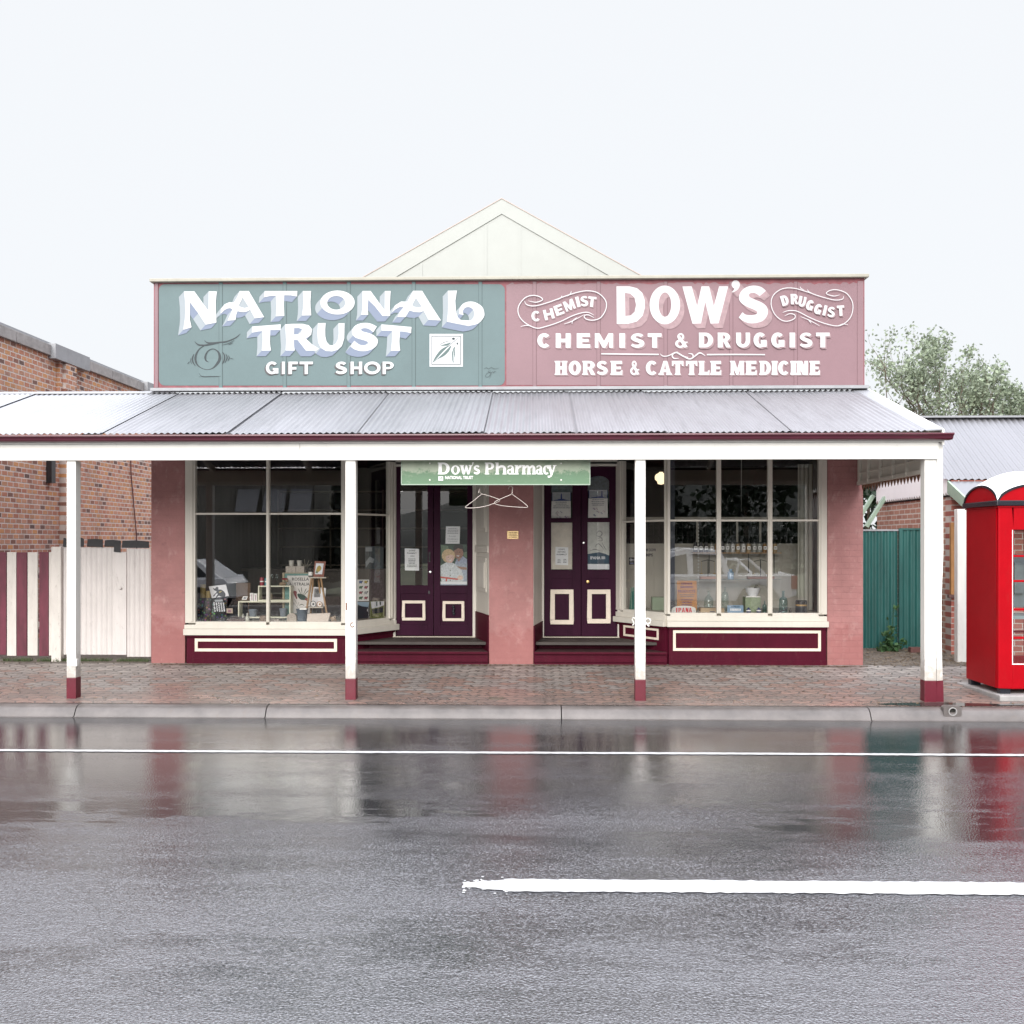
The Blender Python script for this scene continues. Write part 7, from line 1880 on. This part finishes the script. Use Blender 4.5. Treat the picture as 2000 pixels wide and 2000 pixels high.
for x0, x1, y0, lb in ((488, 494.5, 1159, 'left white card box on the lower cream display box'), (495.5, 502, 1160, 'right white card box on the lower cream display box')):
    k = MB(); k.box(PXX(x0, 13.99), PXX(x1, 13.99), 13.99, 14.04, z1a, PZ(y0, 13.99)); k.mi = 1; k.box(PXX((x0 + x1) / 2, 13.99), PXX((x0 + x1) / 2 + 1.4, 13.99), 13.9888, 13.9899, z1a + .01, PZ(y0, 13.99) - .02); simple(k, 'card_box', [PAPERW, PINKI], lb, 'box', 'white card boxes')
a = Art(on(13.99)).base([(475, 1164.5), (484, 1164.5), (481.5, 1171.5), (472, 1171.5)], PAPERW).shape([[(476, 1166), (482, 1166), (480.5, 1170), (475, 1170)]], INKL); a.done('price_card', 'small tilted white card on the lower cream display box', 'card')
k = MB(); k.lathe([(.045, 0), (.065, .05), (.055, .085), (.045, .08), (.05, .05), (0, .02)], at(515, 13.78, ZL), 18); simple(k, 'basket', pm('wicker', (.22, .15, .11), .8, .4, 50), 'small brown woven basket below the middle window bar', 'basket', smooth=40)
rr = random.Random(8)
for i, px in enumerate((530, 534, 539, 543)):
    k = MB(); c = at(px, 13.68 + .02 * (i % 2), ZL); k.sphere(c + Vector((0, 0, .022)), .018 + .006 * rr.random(), 10, 7, 1.1, 1, 1.1); simple(k, 'shell', pm('shell_' + 'abcd'[i] if False else 'shell_pearl', (.42, .36, .32), .4, .4, 60), 'small pale shell in a cluster on the left window floor', 'shell', 'pale shells on the window floor', smooth=60)
k = MB(); k.sphere(at(651, 13.76, ZL + .04), .055, 10, 7, 1.0, .8, .85)
for i, v in enumerate(k.v): k.v[i] = (v[0] + .012 * math.sin(v[2] * 70 + v[1] * 40), v[1], max(ZL, v[2] + .01 * math.sin(v[0] * 90)))
simple(k, 'rock', pm('tan_rock', (.34, .25, .18), .9, .3, 25), 'rough tan rock at the right corner of the left window', 'rock')
# splay glass: sheep chart, photographs, dark boards
def plane_fn(a, b_, inset):
    a, b_ = Vector((a[0], a[1])), Vector((b_[0], b_[1])); d = (b_ - a).normalized(); nrm = Vector((d.y, -d.x))
    def f(px, py, dd):
        u, v = (px - 1000.0) / FPX, (HOR - py) / FPX
        r = Vector((_fx + u * _rx, _fy + u * _ry)); o = a - nrm * (inset - dd)
        t = o.dot(nrm) / r.dot(nrm)
        return Vector((r.x * t, r.y * t, EYE + t * v))
    return f
FS = plane_fn(LBc, LE, .03)
a = Art(FS).base([(698, 1132), (721, 1132), (720.5, 1174), (698, 1174)], PAPERW)
PIG = [flat('pig_blue', (.04, .10, .28)), flat('pig_yellow', (.48, .36, .03)), flat('pig_green', (.04, .15, .06)), flat('pig_red', (.32, .04, .07)), flat('pig_red', (.32, .04, .07)), flat('pig_grey', (.36, .37, .38)), flat('pig_green', (.04, .15, .06)), flat('pig_red', (.32, .04, .07))]
for i in range(8):
    cx, cy = 704.4 + (i % 2) * 10.2, 1136.8 + (i // 2) * 10.3; a.shape([ell(cx, cy, 3.3, 2.5, 14)], PIG[i]).shape([ell(cx + 3.2, cy - 1.6, 1.3, 1.3, 8)], BK).shape([rect(cx - 2.4, cy + 1.5, cx - 1.6, cy + 3.6)], BK).shape([rect(cx + 1.3, cy + 1.5, cx + 2.1, cy + 3.6)], BK)
a.done('sheep_chart', 'white card with eight coloured sheep in the angled side glass', 'picture')
a = Art(FS).base([(698, 1175), (721, 1175.5), (721, 1207), (698, 1209)], flat('photo_dark', (.02, .03, .04))).shape([[(698, 1175.4), (721, 1175.8), (719, 1186), (706, 1184), (698, 1180)]], flat('photo_sky', (.28, .40, .52))).shape([rect(717, 1189, 718.5, 1194)], PWH); a.done('photograph', 'photo of a dark house under blue sky in the angled side glass', 'photograph', 'photographs in the angled glass')
a = Art(FS).base([(722.5, 1174), (751, 1173), (751, 1208), (722.5, 1207)], pm('photo_garden', (.16, .18, .06), .6, .6, 40)).shape([[(724, 1175), (750, 1174), (750, 1182), (740, 1186), (726, 1189)]], PWH).shape([[(735, 1175), (737, 1175), (737, 1184), (735, 1184)]], PGR).shape([[(741, 1175), (744, 1175), (744, 1182), (742, 1182)]], PGR).shape([[(726, 1191), (748, 1186), (748, 1196), (728, 1199)]], flat('photo_dark', (.02, .03, .04))); a.done('photograph', 'photo of a white roofed pavilion among foliage in the angled side glass', 'photograph', 'photographs in the angled glass')
a = Art(plane_fn(LBc, LE, .06)).base([(713, 1066), (749, 1068), (749, 1111), (713, 1111)], pm('poster_slate', (.07, .09, .10), .6, .4, 20)).shape([rect(714, 1069, 727, 1077)], flat('print_pale', (.34, .37, .39))).shape([[(714, 1098), (722, 1087), (731, 1092), (729, 1100), (722, 1098), (715, 1108)]], flat('print_pale', (.34, .37, .39))); a.done('poster', 'dark grey poster with pale shapes high in the angled side glass', 'poster')
a = Art(plane_fn(LBc, LE, .05)).base([(722, 1113), (750, 1113), (750, 1173), (722, 1173)], pm('jewellery_board', (.12, .10, .10), .7, .3, 30))
rr = random.Random(4)
for j in range(28): cx, cy = 725 + (j % 4) * 6.2 + rr.random(), 1128 + (j // 4) * 6.4; a.line([(cx, cy), (cx + .8, cy + 1.5), (cx - .4, cy + 3)], .7, flat('print_mid_grey', (.22, .21, .22)) if j % 3 else BK)
a.done('jewellery_board', 'dark board hung with rows of small earrings in the angled glass', 'board')

# ================================================================ GOODS IN THE RIGHT WINDOW
PUR = flat('print_purple', (.15, .05, .10))
a = Art(on(14.0), .003).base([(1322, 1134), (1360.5, 1134.5), (1361.5, 1192), (1322, 1192)], pm('orange_card', (.42, .185, .05), .7, .12, 14)).rows(1325, 1358, 1138, 1151, 2, PUR, 3, .6).text('PRODUCTS', 1324, 1358, 1152, 1157.5, PUR, .03).rows(1326, 1358, 1161, 1168, 2, INK, 6, .4).rows(1325, 1358, 1170, 1185, 3, PUR, 7, .5)
a.done('show_card', 'orange show card printed in purple in the right window', 'show card')
pts = [(1311, 1197.5), (1312, 1190)] + [(1335.5 + 24 * math.cos(R(t)), 1190 - 7 * math.sin(R(t))) for t in range(165, 10, -15)] + [(1359, 1190), (1359.5, 1197.5)]
RDI = flat('ipana_red', (.50, .01, .02))
a = Art(on(13.74), .02).base(pts, pm('enamel_white', (.62, .60, .57), .35, .06)); bx = [(1320, 1323), (1325, 1332), (1333, 1340), (1341, 1349), (1343, 1351)]
for ch, x0, x1 in (('I', 1320.5, 1323), ('P', 1325, 1331), ('A', 1331.5, 1338), ('N', 1339, 1344.5), ('A', 1345, 1351.5)):
    for shp in glyph(ch, t=.36 if ch != 'I' else .5, h=.22): a.shape([[(x0 + (x1 - x0) * p[0] + (1 - p[1]) * -.0, 1196 - p[1] * 9) for p in lp] for lp in shp], RDI)
a.line([(1314, 1195), (1317, 1192), (1316, 1196)], .8, INKL).line([(1354, 1193), (1357, 1193), (1354, 1196)], .8, INKL); a.done('counter_sign', 'white arched toothpaste sign lettered in red in the right window', 'sign')
k = MB(); k.box(PXX(1368.5, 13.85), PXX(1415, 13.85), 13.85, 14.02, ZR, PZ(1187, 13.85)); k.mi = 1; k.box(PXX(1386, 13.85), PXX(1396, 13.85), 13.8485, 13.8499, PZ(1195, 13.85), PZ(1193, 13.85))
zbx = PZ(1187, 13.85); simple(k, 'timber_box', [pm('pine_box', (.44, .32, .20), .6, .12, 12), INK], 'low pine box under the glass flasks in the right window', 'box', bevel=.003)
DEM = [(.9, 0), (1, .06), (1, .40), (.85, .56), (.3, .74), (.22, .8), (.2, .94), (.3, .95), (.3, 1)]
cyl(1375, 1393, 1155, 1188, 13.94, BOTTLEG, 'glass_flask', 'squat clear glass flask on the low pine box', 'flask', 'clear glass flasks', DEM, zbx + .001)
cyl(1409, 1423, 1149, 1196, 14.12, BOTTLEG, 'glass_flask', 'taller clear glass flask behind the right end of the pine box', 'flask', 'clear glass flasks', [(.95, 0), (1, .05), (1, .62), (.8, .76), (.25, .83), (.22, .96), (.3, .97), (.3, 1)], ZR)
a = Art(on(13.8), .004).base(rrect(1420.5, 1182, 1452, 1197, 2, 4), pm('enamel_blue', (.20, .30, .42), .4, .12, 20)).rows(1424, 1449, 1184, 1188, 1, NAVY, 3, .6).rows(1424, 1449, 1188.5, 1195, 1, PWH, 5, .7); a.done('enamel_sign', 'small pale blue enamel sign standing in the right window', 'sign')
GBX = pm('green_marbled_box', (.26, .31, .20), .6, .3, 30)
k = MB(); k.box(PXX(1456, 13.95), PXX(1486, 13.95), 13.95, 14.15, ZR, PZ(1166, 13.95)); zgb = PZ(1166, 13.95); simple(k, 'marbled_box', GBX, 'pale green marbled box under the white mortar', 'box', bevel=.004)
k = MB(); k.box(PXX(1457, 13.95), PXX(1485, 13.95), 13.94, 14.14, zgb + .001, zgb + .014); simple(k, 'tray', PAPERW, 'thin white tray between the mortar and the green box', 'tray', bevel=.003)
t = thing('mortar', 'large white ceramic mortar with dark pestle in the right window', 'mortar', at(1470, 14.04, zgb + .015)); r = wpx(29, 14.04) / 2
k = MB(); k.lathe([(r * .55, 0), (r * .6, .012), (r * .88, .06), (r, .115), (r * 1.02, .12), (r * .9, .118), (r * .7, .04), (0, .03)], at(1470, 14.04, zgb + .015), 24); k.build('bowl', pm('mortar_white', (.70, .70, .72), .3, .04), t, smooth=40)
k = MB(); c = at(1470, 14.04, zgb + .05); k.tube([c, c + Vector((.03, 0, .07)), c + Vector((.06, 0, .13))], [.02, .014, .018], 10); k.build('pestle', pm('pestle_dark', (.05, .035, .03), .5), t, smooth=50)
for px, lb in ((1462, 'left navy and white striped apothecary jar before the green box'), (1482, 'right navy and white striped apothecary jar before the green box')):
    t = thing('apothecary_jar', lb, 'jar', at(px, 13.82, ZR), 'navy striped jars'); r = wpx(9.5, 13.82) / 2; c = at(px, 13.82, ZR)
    k = MB(); k.lathe([(r * .8, 0), (r, .012), (r, .025)], c, 16); k.lathe([(r, .042), (r * .95, .05), (r * .5, .058), (r * .3, .075), (0, .078)], c, 16); k.build('body', flat('navy_glaze', (.02, .035, .13), .2), t, smooth=40); k = MB(); k.lathe([(r * 1.005, .0251), (r * 1.005, .0419)], c, 16); k.build('band', PAPERW, t, smooth=40)
BTL = [(.95, 0), (1, .03), (1, .55), (.85, .66), (.3, .74), (.26, .96), (.34, .965), (.34, 1), (0, 1)]
cyl(1489, 1497.5, 1173, 1196, 13.85, TEALG, 'glass_bottle', 'small teal glass bottle between the jars and the window bar', 'bottle', 'teal glass bottles', BTL, ZR)
cyl(1521.5, 1538, 1154, 1196, 13.88, TEALG, 'glass_bottle', 'large teal glass bottle right of the last window bar', 'bottle', 'teal glass bottles', BTL, ZR)
cyl(1541.5, 1546, 1187, 1196, 13.8, pm('dark_bottle', (.02, .02, .02)), 'glass_bottle', 'tiny dark stoppered bottle beside the black tin', 'bottle', None, BTL, ZR)
k = MB(); c = at(1513, 13.74, ZR); k.tube([c, c + Vector((.05, 0, .012)), c + Vector((.11, .01, .03)), c + Vector((.17, .02, .06)), c + Vector((.2, .02, .08))], [.016, .012, .007, .009, .006], 8); simple(k, 'iron_tool', pm('iron_tool_mat', (.03, .03, .035), .4, .2), 'dark curved iron tool lying before the large teal bottle', 'tool', smooth=50)
t = thing('black_tin', 'black round tin with a gold band in the right window corner', 'tin', at(1565, 13.86, ZR)); r = wpx(22, 13.86) / 2; c = at(1565, 13.86, ZR)
k = MB(); k.lathe([(r, 0), (r, .165), (r * .97, .166), (r * .97, .18), (0, .18)], c, 24); k.build('can', flat('tin_black', (.012, .012, .014), .3), t, smooth=40); k = MB(); k.lathe([(r * 1.01, .10), (r * 1.01, .122)], c, 24); k.build('gold_band', pm('gold_print', (.40, .24, .08), .4, .5, 40), t, smooth=40)
# glass shelf with blue bottle and balance, high shelf with jars
YJ = 14.62
zj = PZ(1079, YJ)
sh = thing('jar_shelf', 'narrow high shelf carrying a row of labelled jars', 'shelf', at(1437, YJ, zj - .02))
k = MB(); k.box(PXX(1351, YJ), PXX(1524, YJ), YJ - .07, YJ + .09, zj - .014, zj); k.build('board', TIMBER, sh)
k = MB()
for px in (1385, 1462, 1512): k.tube([at(px, YJ + .08, zj - .015), at(px, YJ + .08, zj - .32)], .006, 6); k.tube([at(px, YJ - .03, zj - .016), at(px, YJ + .08, zj - .12)], .005, 6)
k.build('bracket', BLACKM, sh)
JC = {'d': ((.05, .045, .05), 'dark'), 'c': ((.36, .36, .33), 'clear'), 'o': ((.40, .20, .06), 'orange'), 'w': ((.58, .57, .56), 'white'), 't': ((.38, .27, .15), 'tan'), 'b': ((.24, .12, .04), 'brown')}
jars = [(1358, 'd'), (1368.5, 'd'), (1379, 'd'), (1390, 'c'), (1400.5, 'o'), (1410.7, 'd'), (1420.3, 'c'), (1430.8, 'w'), (1441, 't'), (1451.7, 'w'), (1462, 't'), (1473.3, 'c'), (1483.3, 'c'), (1493.5, 'b'), (1513.5, 't')]
ordn = ['first', 'second', 'third', 'fourth', 'fifth', 'sixth', 'seventh', 'eighth', 'ninth', 'tenth', 'eleventh', 'twelfth', 'thirteenth', 'fourteenth', 'last']
for i, (px, cc) in enumerate(jars):
    c = at(px, YJ, zj + .0005); r = wpx(8.6, YJ) / 2
    t = thing('labelled_jar', '%s jar from the left on the high shelf, filled %s' % (ordn[i], JC[cc][1]), 'jar', c, 'labelled jars on the high shelf')
    k = MB(); k.lathe([(r * .95, 0), (r, .008), (r, .105), (r * .78, .125), (r * .78, .135)], c, 14); k.build('body', pm('jar_' + JC[cc][1], JC[cc][0], .2, .15, 30), t, smooth=40)
    k = MB(); k.lathe([(r * .9, .1355), (r * .9, .160), (0, .160)], c, 14); k.build('lid', flat('jar_lid', (.015, .015, .016), .4), t, smooth=40)
    k = MB(); k.box(c.x - r * .72, c.x + r * .72, c.y - r - .003, c.y - r + .001, c.z + .045, c.z + .095); k.mi = 1; k.box(c.x - r * .45, c.x + r * .45, c.y - r - .0045, c.y - r - .0031, c.z + .062, c.z + .078); k.build('paper_label', [PAPERW, INK], t)
YSf = 14.45; zs2 = PZ(1131, YSf)
gs2 = MB(); gs2.box(PXX(1347, YSf), PXX(1525, YSf), YSf - .02, YSf + .14, zs2 - .006, zs2)
simple(gs2, 'glass_shelf', TEALG, 'thin glass shelf across the middle of the right window', 'shelf')
cyl(1421, 1433, 1111.5, 1131, YSf + .05, pm('pale_blue_bottle', (.30, .42, .56), .25, .1), 'blue_bottle', 'pale blue bottle standing on the glass shelf', 'bottle', None, [(1, 0), (1, .62), (.85, .74), (.5, .8), (.5, .9), (.62, .92), (.62, 1), (0, 1)], zs2 + .0005)
for x0, x1, m_, lb, zz_ in ((1368, 1400, pm('salmon_box', (.44, .24, .18), .6, .15), 'left brass balance in a salmon case on the glass shelf', 0), (1461, 1513, pm('cedar_case', (.22, .085, .045), .5, .2), 'right brass balance in a cedar case on the glass shelf', 0)):
    t = thing('balance_scale', lb, 'scales', at((x0 + x1) / 2, YSf + .05, zs2), 'apothecary balances'); X0, X1 = PXX(x0, YSf), PXX(x1, YSf); m0 = (X0 + X1) / 2
    k = MB(); k.box(X0, X1, YSf, YSf + .1, zs2 + .0005, zs2 + .042); k.build('case', m_, t, bevel=.003)
    k = MB(); k.tube([(m0, YSf + .05, zs2 + .042), (m0, YSf + .05, zs2 + .30)], .006, 6); k.tube([(m0 - .1, YSf + .05, zs2 + .27), (m0, YSf + .05, zs2 + .295), (m0 + .1, YSf + .05, zs2 + .27)], .005, 6)
    k.build('beam', BLACKM, t)
    for sx in (-.1, .1):
        k = MB(); k.tube([(m0 + sx, YSf + .05, zs2 + .27), (m0 + sx, YSf + .05, zs2 + .09)], .002, 4); k.lathe([(.0, .075), (.028, .08), (.03, .09), (.024, .088), (0, .082)], (m0 + sx, YSf + .05, zs2), 12); k.build('pan', BRASS, t, smooth=40)
k = MB(); k.box(PXX(1274, 14.3), PXX(1300, 14.3), 14.3, 14.46, ZR, PZ(1166, 14.3)); simple(k, 'green_carton', pm('faded_green_card', (.25, .31, .22), .6, .12), 'faded green square carton behind the angled glass of the right window', 'box', bevel=.004)
FR = plane_fn(RE, RB, .03)
k = MB(); k.hexa([FR(1229, 1192, .0), FR(1239, 1192, 0), FR(1239, 1192, -.02), FR(1229, 1192, -.02)], [FR(1232.5, 1147, -.02), FR(1239.5, 1147, -.02), FR(1239.5, 1147, -.04), FR(1232.5, 1147, -.04)]); simple(k, 'green_book', pm('green_cloth_book', (.03, .15, .12), .6, .2), 'narrow dark green book leaning in the angled glass by the right door', 'book')
a = Art(plane_fn(RE, RB, .012)).base(rect(1228.5, 1088.5, 1241, 1103), BK).shape([ell(1232, 1093.5, 2.2, 2.2, 12), ell(1232, 1093.5, 1.2, 1.2, 10)], PWH).shape([rect(1234, 1093, 1240, 1094.2)], PWH).shape([rect(1230, 1099.5, 1238, 1100.8)], flat('sticker_blue', (.08, .12, .3))); a.done('sticker', 'black sticker with a white key on the angled glass by the right door', 'sticker')
FG = plane_fn(RE, RB, .004)
k = MB(); put_text(k, 'M DOW', lambda u, v: FG(u, v, -.004), 1261.5, 1281.5, 1077, 1071, .03); put_text(k, 'MPS', lambda u, v: FG(u, v, -.004), 1261.5, 1275, 1087, 1081, .03)
k.build('window_lettering', flat('gilt_black', (.04, .04, .06)), wr_)
k = MB(); k.box(PXX(1309, 14.42), PXX(1318, 14.42), 14.42, 14.50, ZR, 3.0); k.build('dark_upright', pm('upright_dark_blue', (.03, .035, .055), .5, .2), part_)  # dark upright box added where a dark band shows behind the glass
k = MB()
for i in range(26): c = at(1364, 14.40, PZ(1185 - i * 6.4, 14.4)); k.sphere(c, .011, 6, 4, 1, 1, 1.6)
simple(k, 'bead_string', pm('beads_pale', (.5, .5, .48), .4, .4, 60), 'string of pale beads hanging beside the orange show card', 'beads')
k = MB(); k.corr((PXX(1560, 14.3), 14.35, ZR), (1, .25, 0), (0, 0, 1), .26, 2.2, .07, .015, 6); simple(k, 'reflection_sheet', pm('pale_reflection', (.40, .38, .33), .8, .1), 'narrow pale sheet imitating a reflection at the right end of the right window', 'reflection_sheet', smooth=60)  # pale fluted sheet added to stand in for a reflection in the glass
# shop lamps
lampm = bpy.data.materials.new('lit_opal_glass'); lampm.use_nodes = True; lb_ = lampm.node_tree.nodes['Principled BSDF']; lb_.inputs['Base Color'].default_value = (.9, .85, .75, 1); lb_.inputs['Emission Color'].default_value = (1.0, .80, .50, 1); lb_.inputs['Emission Strength'].default_value = 0.75
t = thing('pendant_lamp', 'lit opal glass pendant lamp glowing high in the right shop', 'lamp', at(1291, 16.6, PZ(947, 16.6)))
r = wpx(24, 16.6) / 2; c = at(1291, 16.6, PZ(947, 16.6)); k = MB(); k.lathe([(0, 0), (r * .55, .015), (r * .62, .06), (r * .95, .085), (r, .14), (r * .8, .18), (r * .35, .205), (r * .3, .22)], c, 20); k.build('shade', lampm, t, smooth=50)
k = MB(); k.tube([c + Vector((0, 0, .22)), (c.x, c.y, 3.2)], .008, 6); k.build('cord', BLACKM, t)
t = thing('pendant_lamp', 'unlit black pendant lamp on a long pale rod in the right shop', 'lamp', at(1448, 16.2, PZ(1014, 16.2))); c = at(1448, 16.2, PZ(1014, 16.2))
k = MB(); k.lathe([(.12, 0), (.1, .04), (.04, .10), (.02, .13)], c, 18); k.build('shade', flat('lamp_black', (.02, .022, .03), .3), t, smooth=50); k = MB(); k.tube([c + Vector((0, 0, .13)), (c.x, c.y, 3.2)], .007, 6); k.build('cord', PAPERW, t)

# ================================================================ ACROSS THE STREET (seen in the window reflections)
UTW = pm('car_white', (.90, .91, .93), .2, .03, coat=.6); TYRE = pm('tyre', (.02, .02, .02), .8, .2); CGL = flat('car_glass', (.02, .025, .03), .05); RIM = pm('rim', (.5, .5, .52), .3, .1, metal=.8); TAIL = flat('tail_red', (.5, .06, .03), .2)
def vehicle(name, label, cat, ox, y0, y1, body, cab, wins, wheels, extra=None):
    z = road_z((y0 + y1) / 2) ; t = thing(name, label, cat, (ox + 2.5, (y0 + y1) / 2, z)); m_ = (y0 + y1) / 2
    k = MB(); k.prism([body], lambda x, h: (ox + x, y0, z + h), lambda x, h: (ox + x, y1, z + h)); k.build('body', UTW, t, bevel=.04)
    k = MB(); k.prism([cab], lambda x, h: (ox + x, y0 + .06 + max(0, h - 1.05) * .22, z + h), lambda x, h: (ox + x, y1 - .06 - max(0, h - 1.05) * .22, z + h)); k.build('cab', UTW, t, bevel=.03)
    for w in wins:
        for s_ in (0, 1):
            f = (lambda x, h: (ox + x, y1 - .058 - max(0, h - 1.05) * .22, z + h)) if s_ else (lambda x, h: (ox + x, y0 + .058 + max(0, h - 1.05) * .22, z + h)); f2 = (lambda x, h: (ox + x, y1 - .075 - max(0, h - 1.05) * .22, z + h)) if s_ else (lambda x, h: (ox + x, y0 + .075 + max(0, h - 1.05) * .22, z + h))
            k = MB(); k.prism([w], f, f2); k.build('window', CGL, t)
    for wx in wheels:
        for yy in (y0 + .10, y1 - .10):
            k = MB(); k.lathe([(.36, -.11), (.38, -.08), (.38, .08), (.36, .11), (.22, .115), (.22, -.115), (.36, -.11)], (ox + wx, yy, z + .38), 22, 'y'); w_ = k.build('wheel', TYRE, t, smooth=40)
            k = MB(); k.lathe([(0, -.118), (.21, -.118), (.21, .118), (0, .118)], (ox + wx, yy, z + .38), 18, 'y'); k.build('rim', RIM, w_, smooth=40)
    if extra: extra(t, ox, z)
    return t
def ute_extra(t, ox, z):
    k = MB()
    for yy in (-.05, 1.62): k.tube([(ox + 3.55, yy, z + 1.05), (ox + 3.65, yy, z + 1.5), (ox + 3.9, yy, z + 1.52), (ox + 4.35, yy, z + 1.1)], .035, 8)
    k.tube([(ox + 3.65, -.05, z + 1.5), (ox + 3.65, 1.62, z + 1.5)], .035, 8); k.build('sports_bar', UTW, t, smooth=50)
    for yy in (-.12, 1.69):
        k = MB(); k.box(ox + 5.02, ox + 5.18, yy - .02, yy + .02, z + .72, z + 1.08); k.build('tail_lamp', TAIL, t, bevel=.015)
ute = vehicle('parked_ute', 'white dual cab utility parked across the street, mirrored in the right window', 'ute', 1.85, -.12, 1.68,
    [(.0, .45), (.05, .85), (.25, 1.0), (1.2, 1.08), (5.15, 1.10), (5.18, .55), (4.75, .42), (4.55, .72), (4.15, .86), (3.75, .72), (3.55, .4), (1.55, .4), (1.35, .72), (.95, .84), (.55, .7), (.4, .42)],
    [(1.15, 1.06), (1.75, 1.70), (2.2, 1.80), (3.2, 1.76), (3.45, 1.06)], [[(1.5, 1.12), (1.86, 1.58), (2.25, 1.66), (2.28, 1.12)], [(2.42, 1.12), (2.42, 1.66), (3.05, 1.63), (3.25, 1.12)]], [.95, 4.15], ute_extra)
car = vehicle('parked_car', 'white hatchback parked across the street, mirrored in the left window', 'car', -12.25, -.12, 1.55,
    [(.0, .45), (.05, .8), (.9, .98), (3.75, 1.0), (3.9, .85), (3.9, .45), (3.55, .42), (3.4, .68), (3.1, .74), (2.8, .68), (2.65, .38), (1.2, .38), (1.05, .68), (.75, .74), (.45, .66), (.35, .42)],
    [(.85, .96), (1.55, 1.45), (3.0, 1.48), (3.7, .98)], [[(1.2, 1.02), (1.62, 1.38), (2.2, 1.40), (2.2, 1.02)], [(2.3, 1.02), (2.3, 1.40), (2.95, 1.38), (3.35, 1.02)]], [.75, 3.1])
sd = thing('iron_shed', 'long grey corrugated iron shed across the street, mirrored in the left window', 'shed', (-9, -9, 0))
SHG = pm('shed_iron', (.20, .19, .17), .6, .3, 2, dirt=.3, streak=True)
k = MB(); k.corr((-17.5, -7.5, -.1), (1, 0, 0), (0, 0, 1), 9.4, 4.3, .15, .02, 4); k.box(-17.5, -8.1, -13, -7.54, -.1, 4.15); k.build('wall', SHG, sd)
k = MB(); k.hexa([(-17.8, -7.2, 4.2), (-7.8, -7.2, 4.2), (-7.8, -13.2, 5.2), (-17.8, -13.2, 5.2)], [(-17.8, -7.2, 4.26), (-7.8, -7.2, 4.26), (-7.8, -13.2, 5.26), (-17.8, -13.2, 5.26)]); k.build('roof', GALV, sd)
for x_ in (-10.9, -9.9, -8.95):
    k = MB(); k.hexa([(x_, -7.0, 2.85), (x_ + .8, -7.0, 2.85), (x_ + .8, -7.45, 3.7), (x_, -7.45, 3.7)], [(x_, -6.97, 2.87), (x_ + .8, -6.97, 2.87), (x_ + .8, -7.42, 3.72), (x_, -7.42, 3.72)]); k.build('awning_window', pm('awning_pale', (.17, .17, .18), .5), sd)
k = MB(); k.tube([(-13.0, -7.3, 4.1), (-13.0, -7.3, 0)], .09, 8); k.build('downpipe', GALV, sd)
tree_row = [(-7.0, -8.6, 5.2, 1.7, 'broad dark tree beside the iron shed across the street'), (1.6, -11, 5.0, 2.4, 'round dark tree second from the iron shed across the street'), (4.6, -10.5, 6.6, 2.9, 'leafy dark tree straight across from the right shop window'), (8.6, -11.5, 7.0, 3.0, 'large dark tree across from the end pillar'), (13.5, -12, 7.5, 3.0, 'tallest dark tree at the far right across the street')]
for i, (x_, y_, h_, r_, lb) in enumerate(tree_row): conifer('street_tree', lb, (x_, y_, 0), h_, r_, 9 + i * 5, 2200, .34, 'trees across the street', LEAF4)
k = MB(); nx, ny = 60, 12; rr = random.Random(6)
for i in range(nx + 1):
    for j in range(ny + 1):
        x = -260 + 520 * i / nx; y = -70 - 150 * j / ny; h = (6.5 + 15 * min(1, max(0, (x + 26) / 34)) + 1.6 * math.sin(x * .11)) * math.sin(min(1, j / ny * 1.4) * PI / 2) ** 1.3 + rr.random() * (1.5 if j else 0) - (.5 if j == 0 else 0)
        k.v.append((x, y, h))
for i in range(nx):
    for j in range(ny): a_ = i * (ny + 1) + j; k.f.append([a_, a_ + ny + 1, a_ + ny + 2, a_ + 1]); k.m.append(0)
tag(k.build('hills', pm('wooded_hill', (.009, .013, .009), .95, .5, .25), loc=(0, -100, 0), smooth=60), kind='structure')
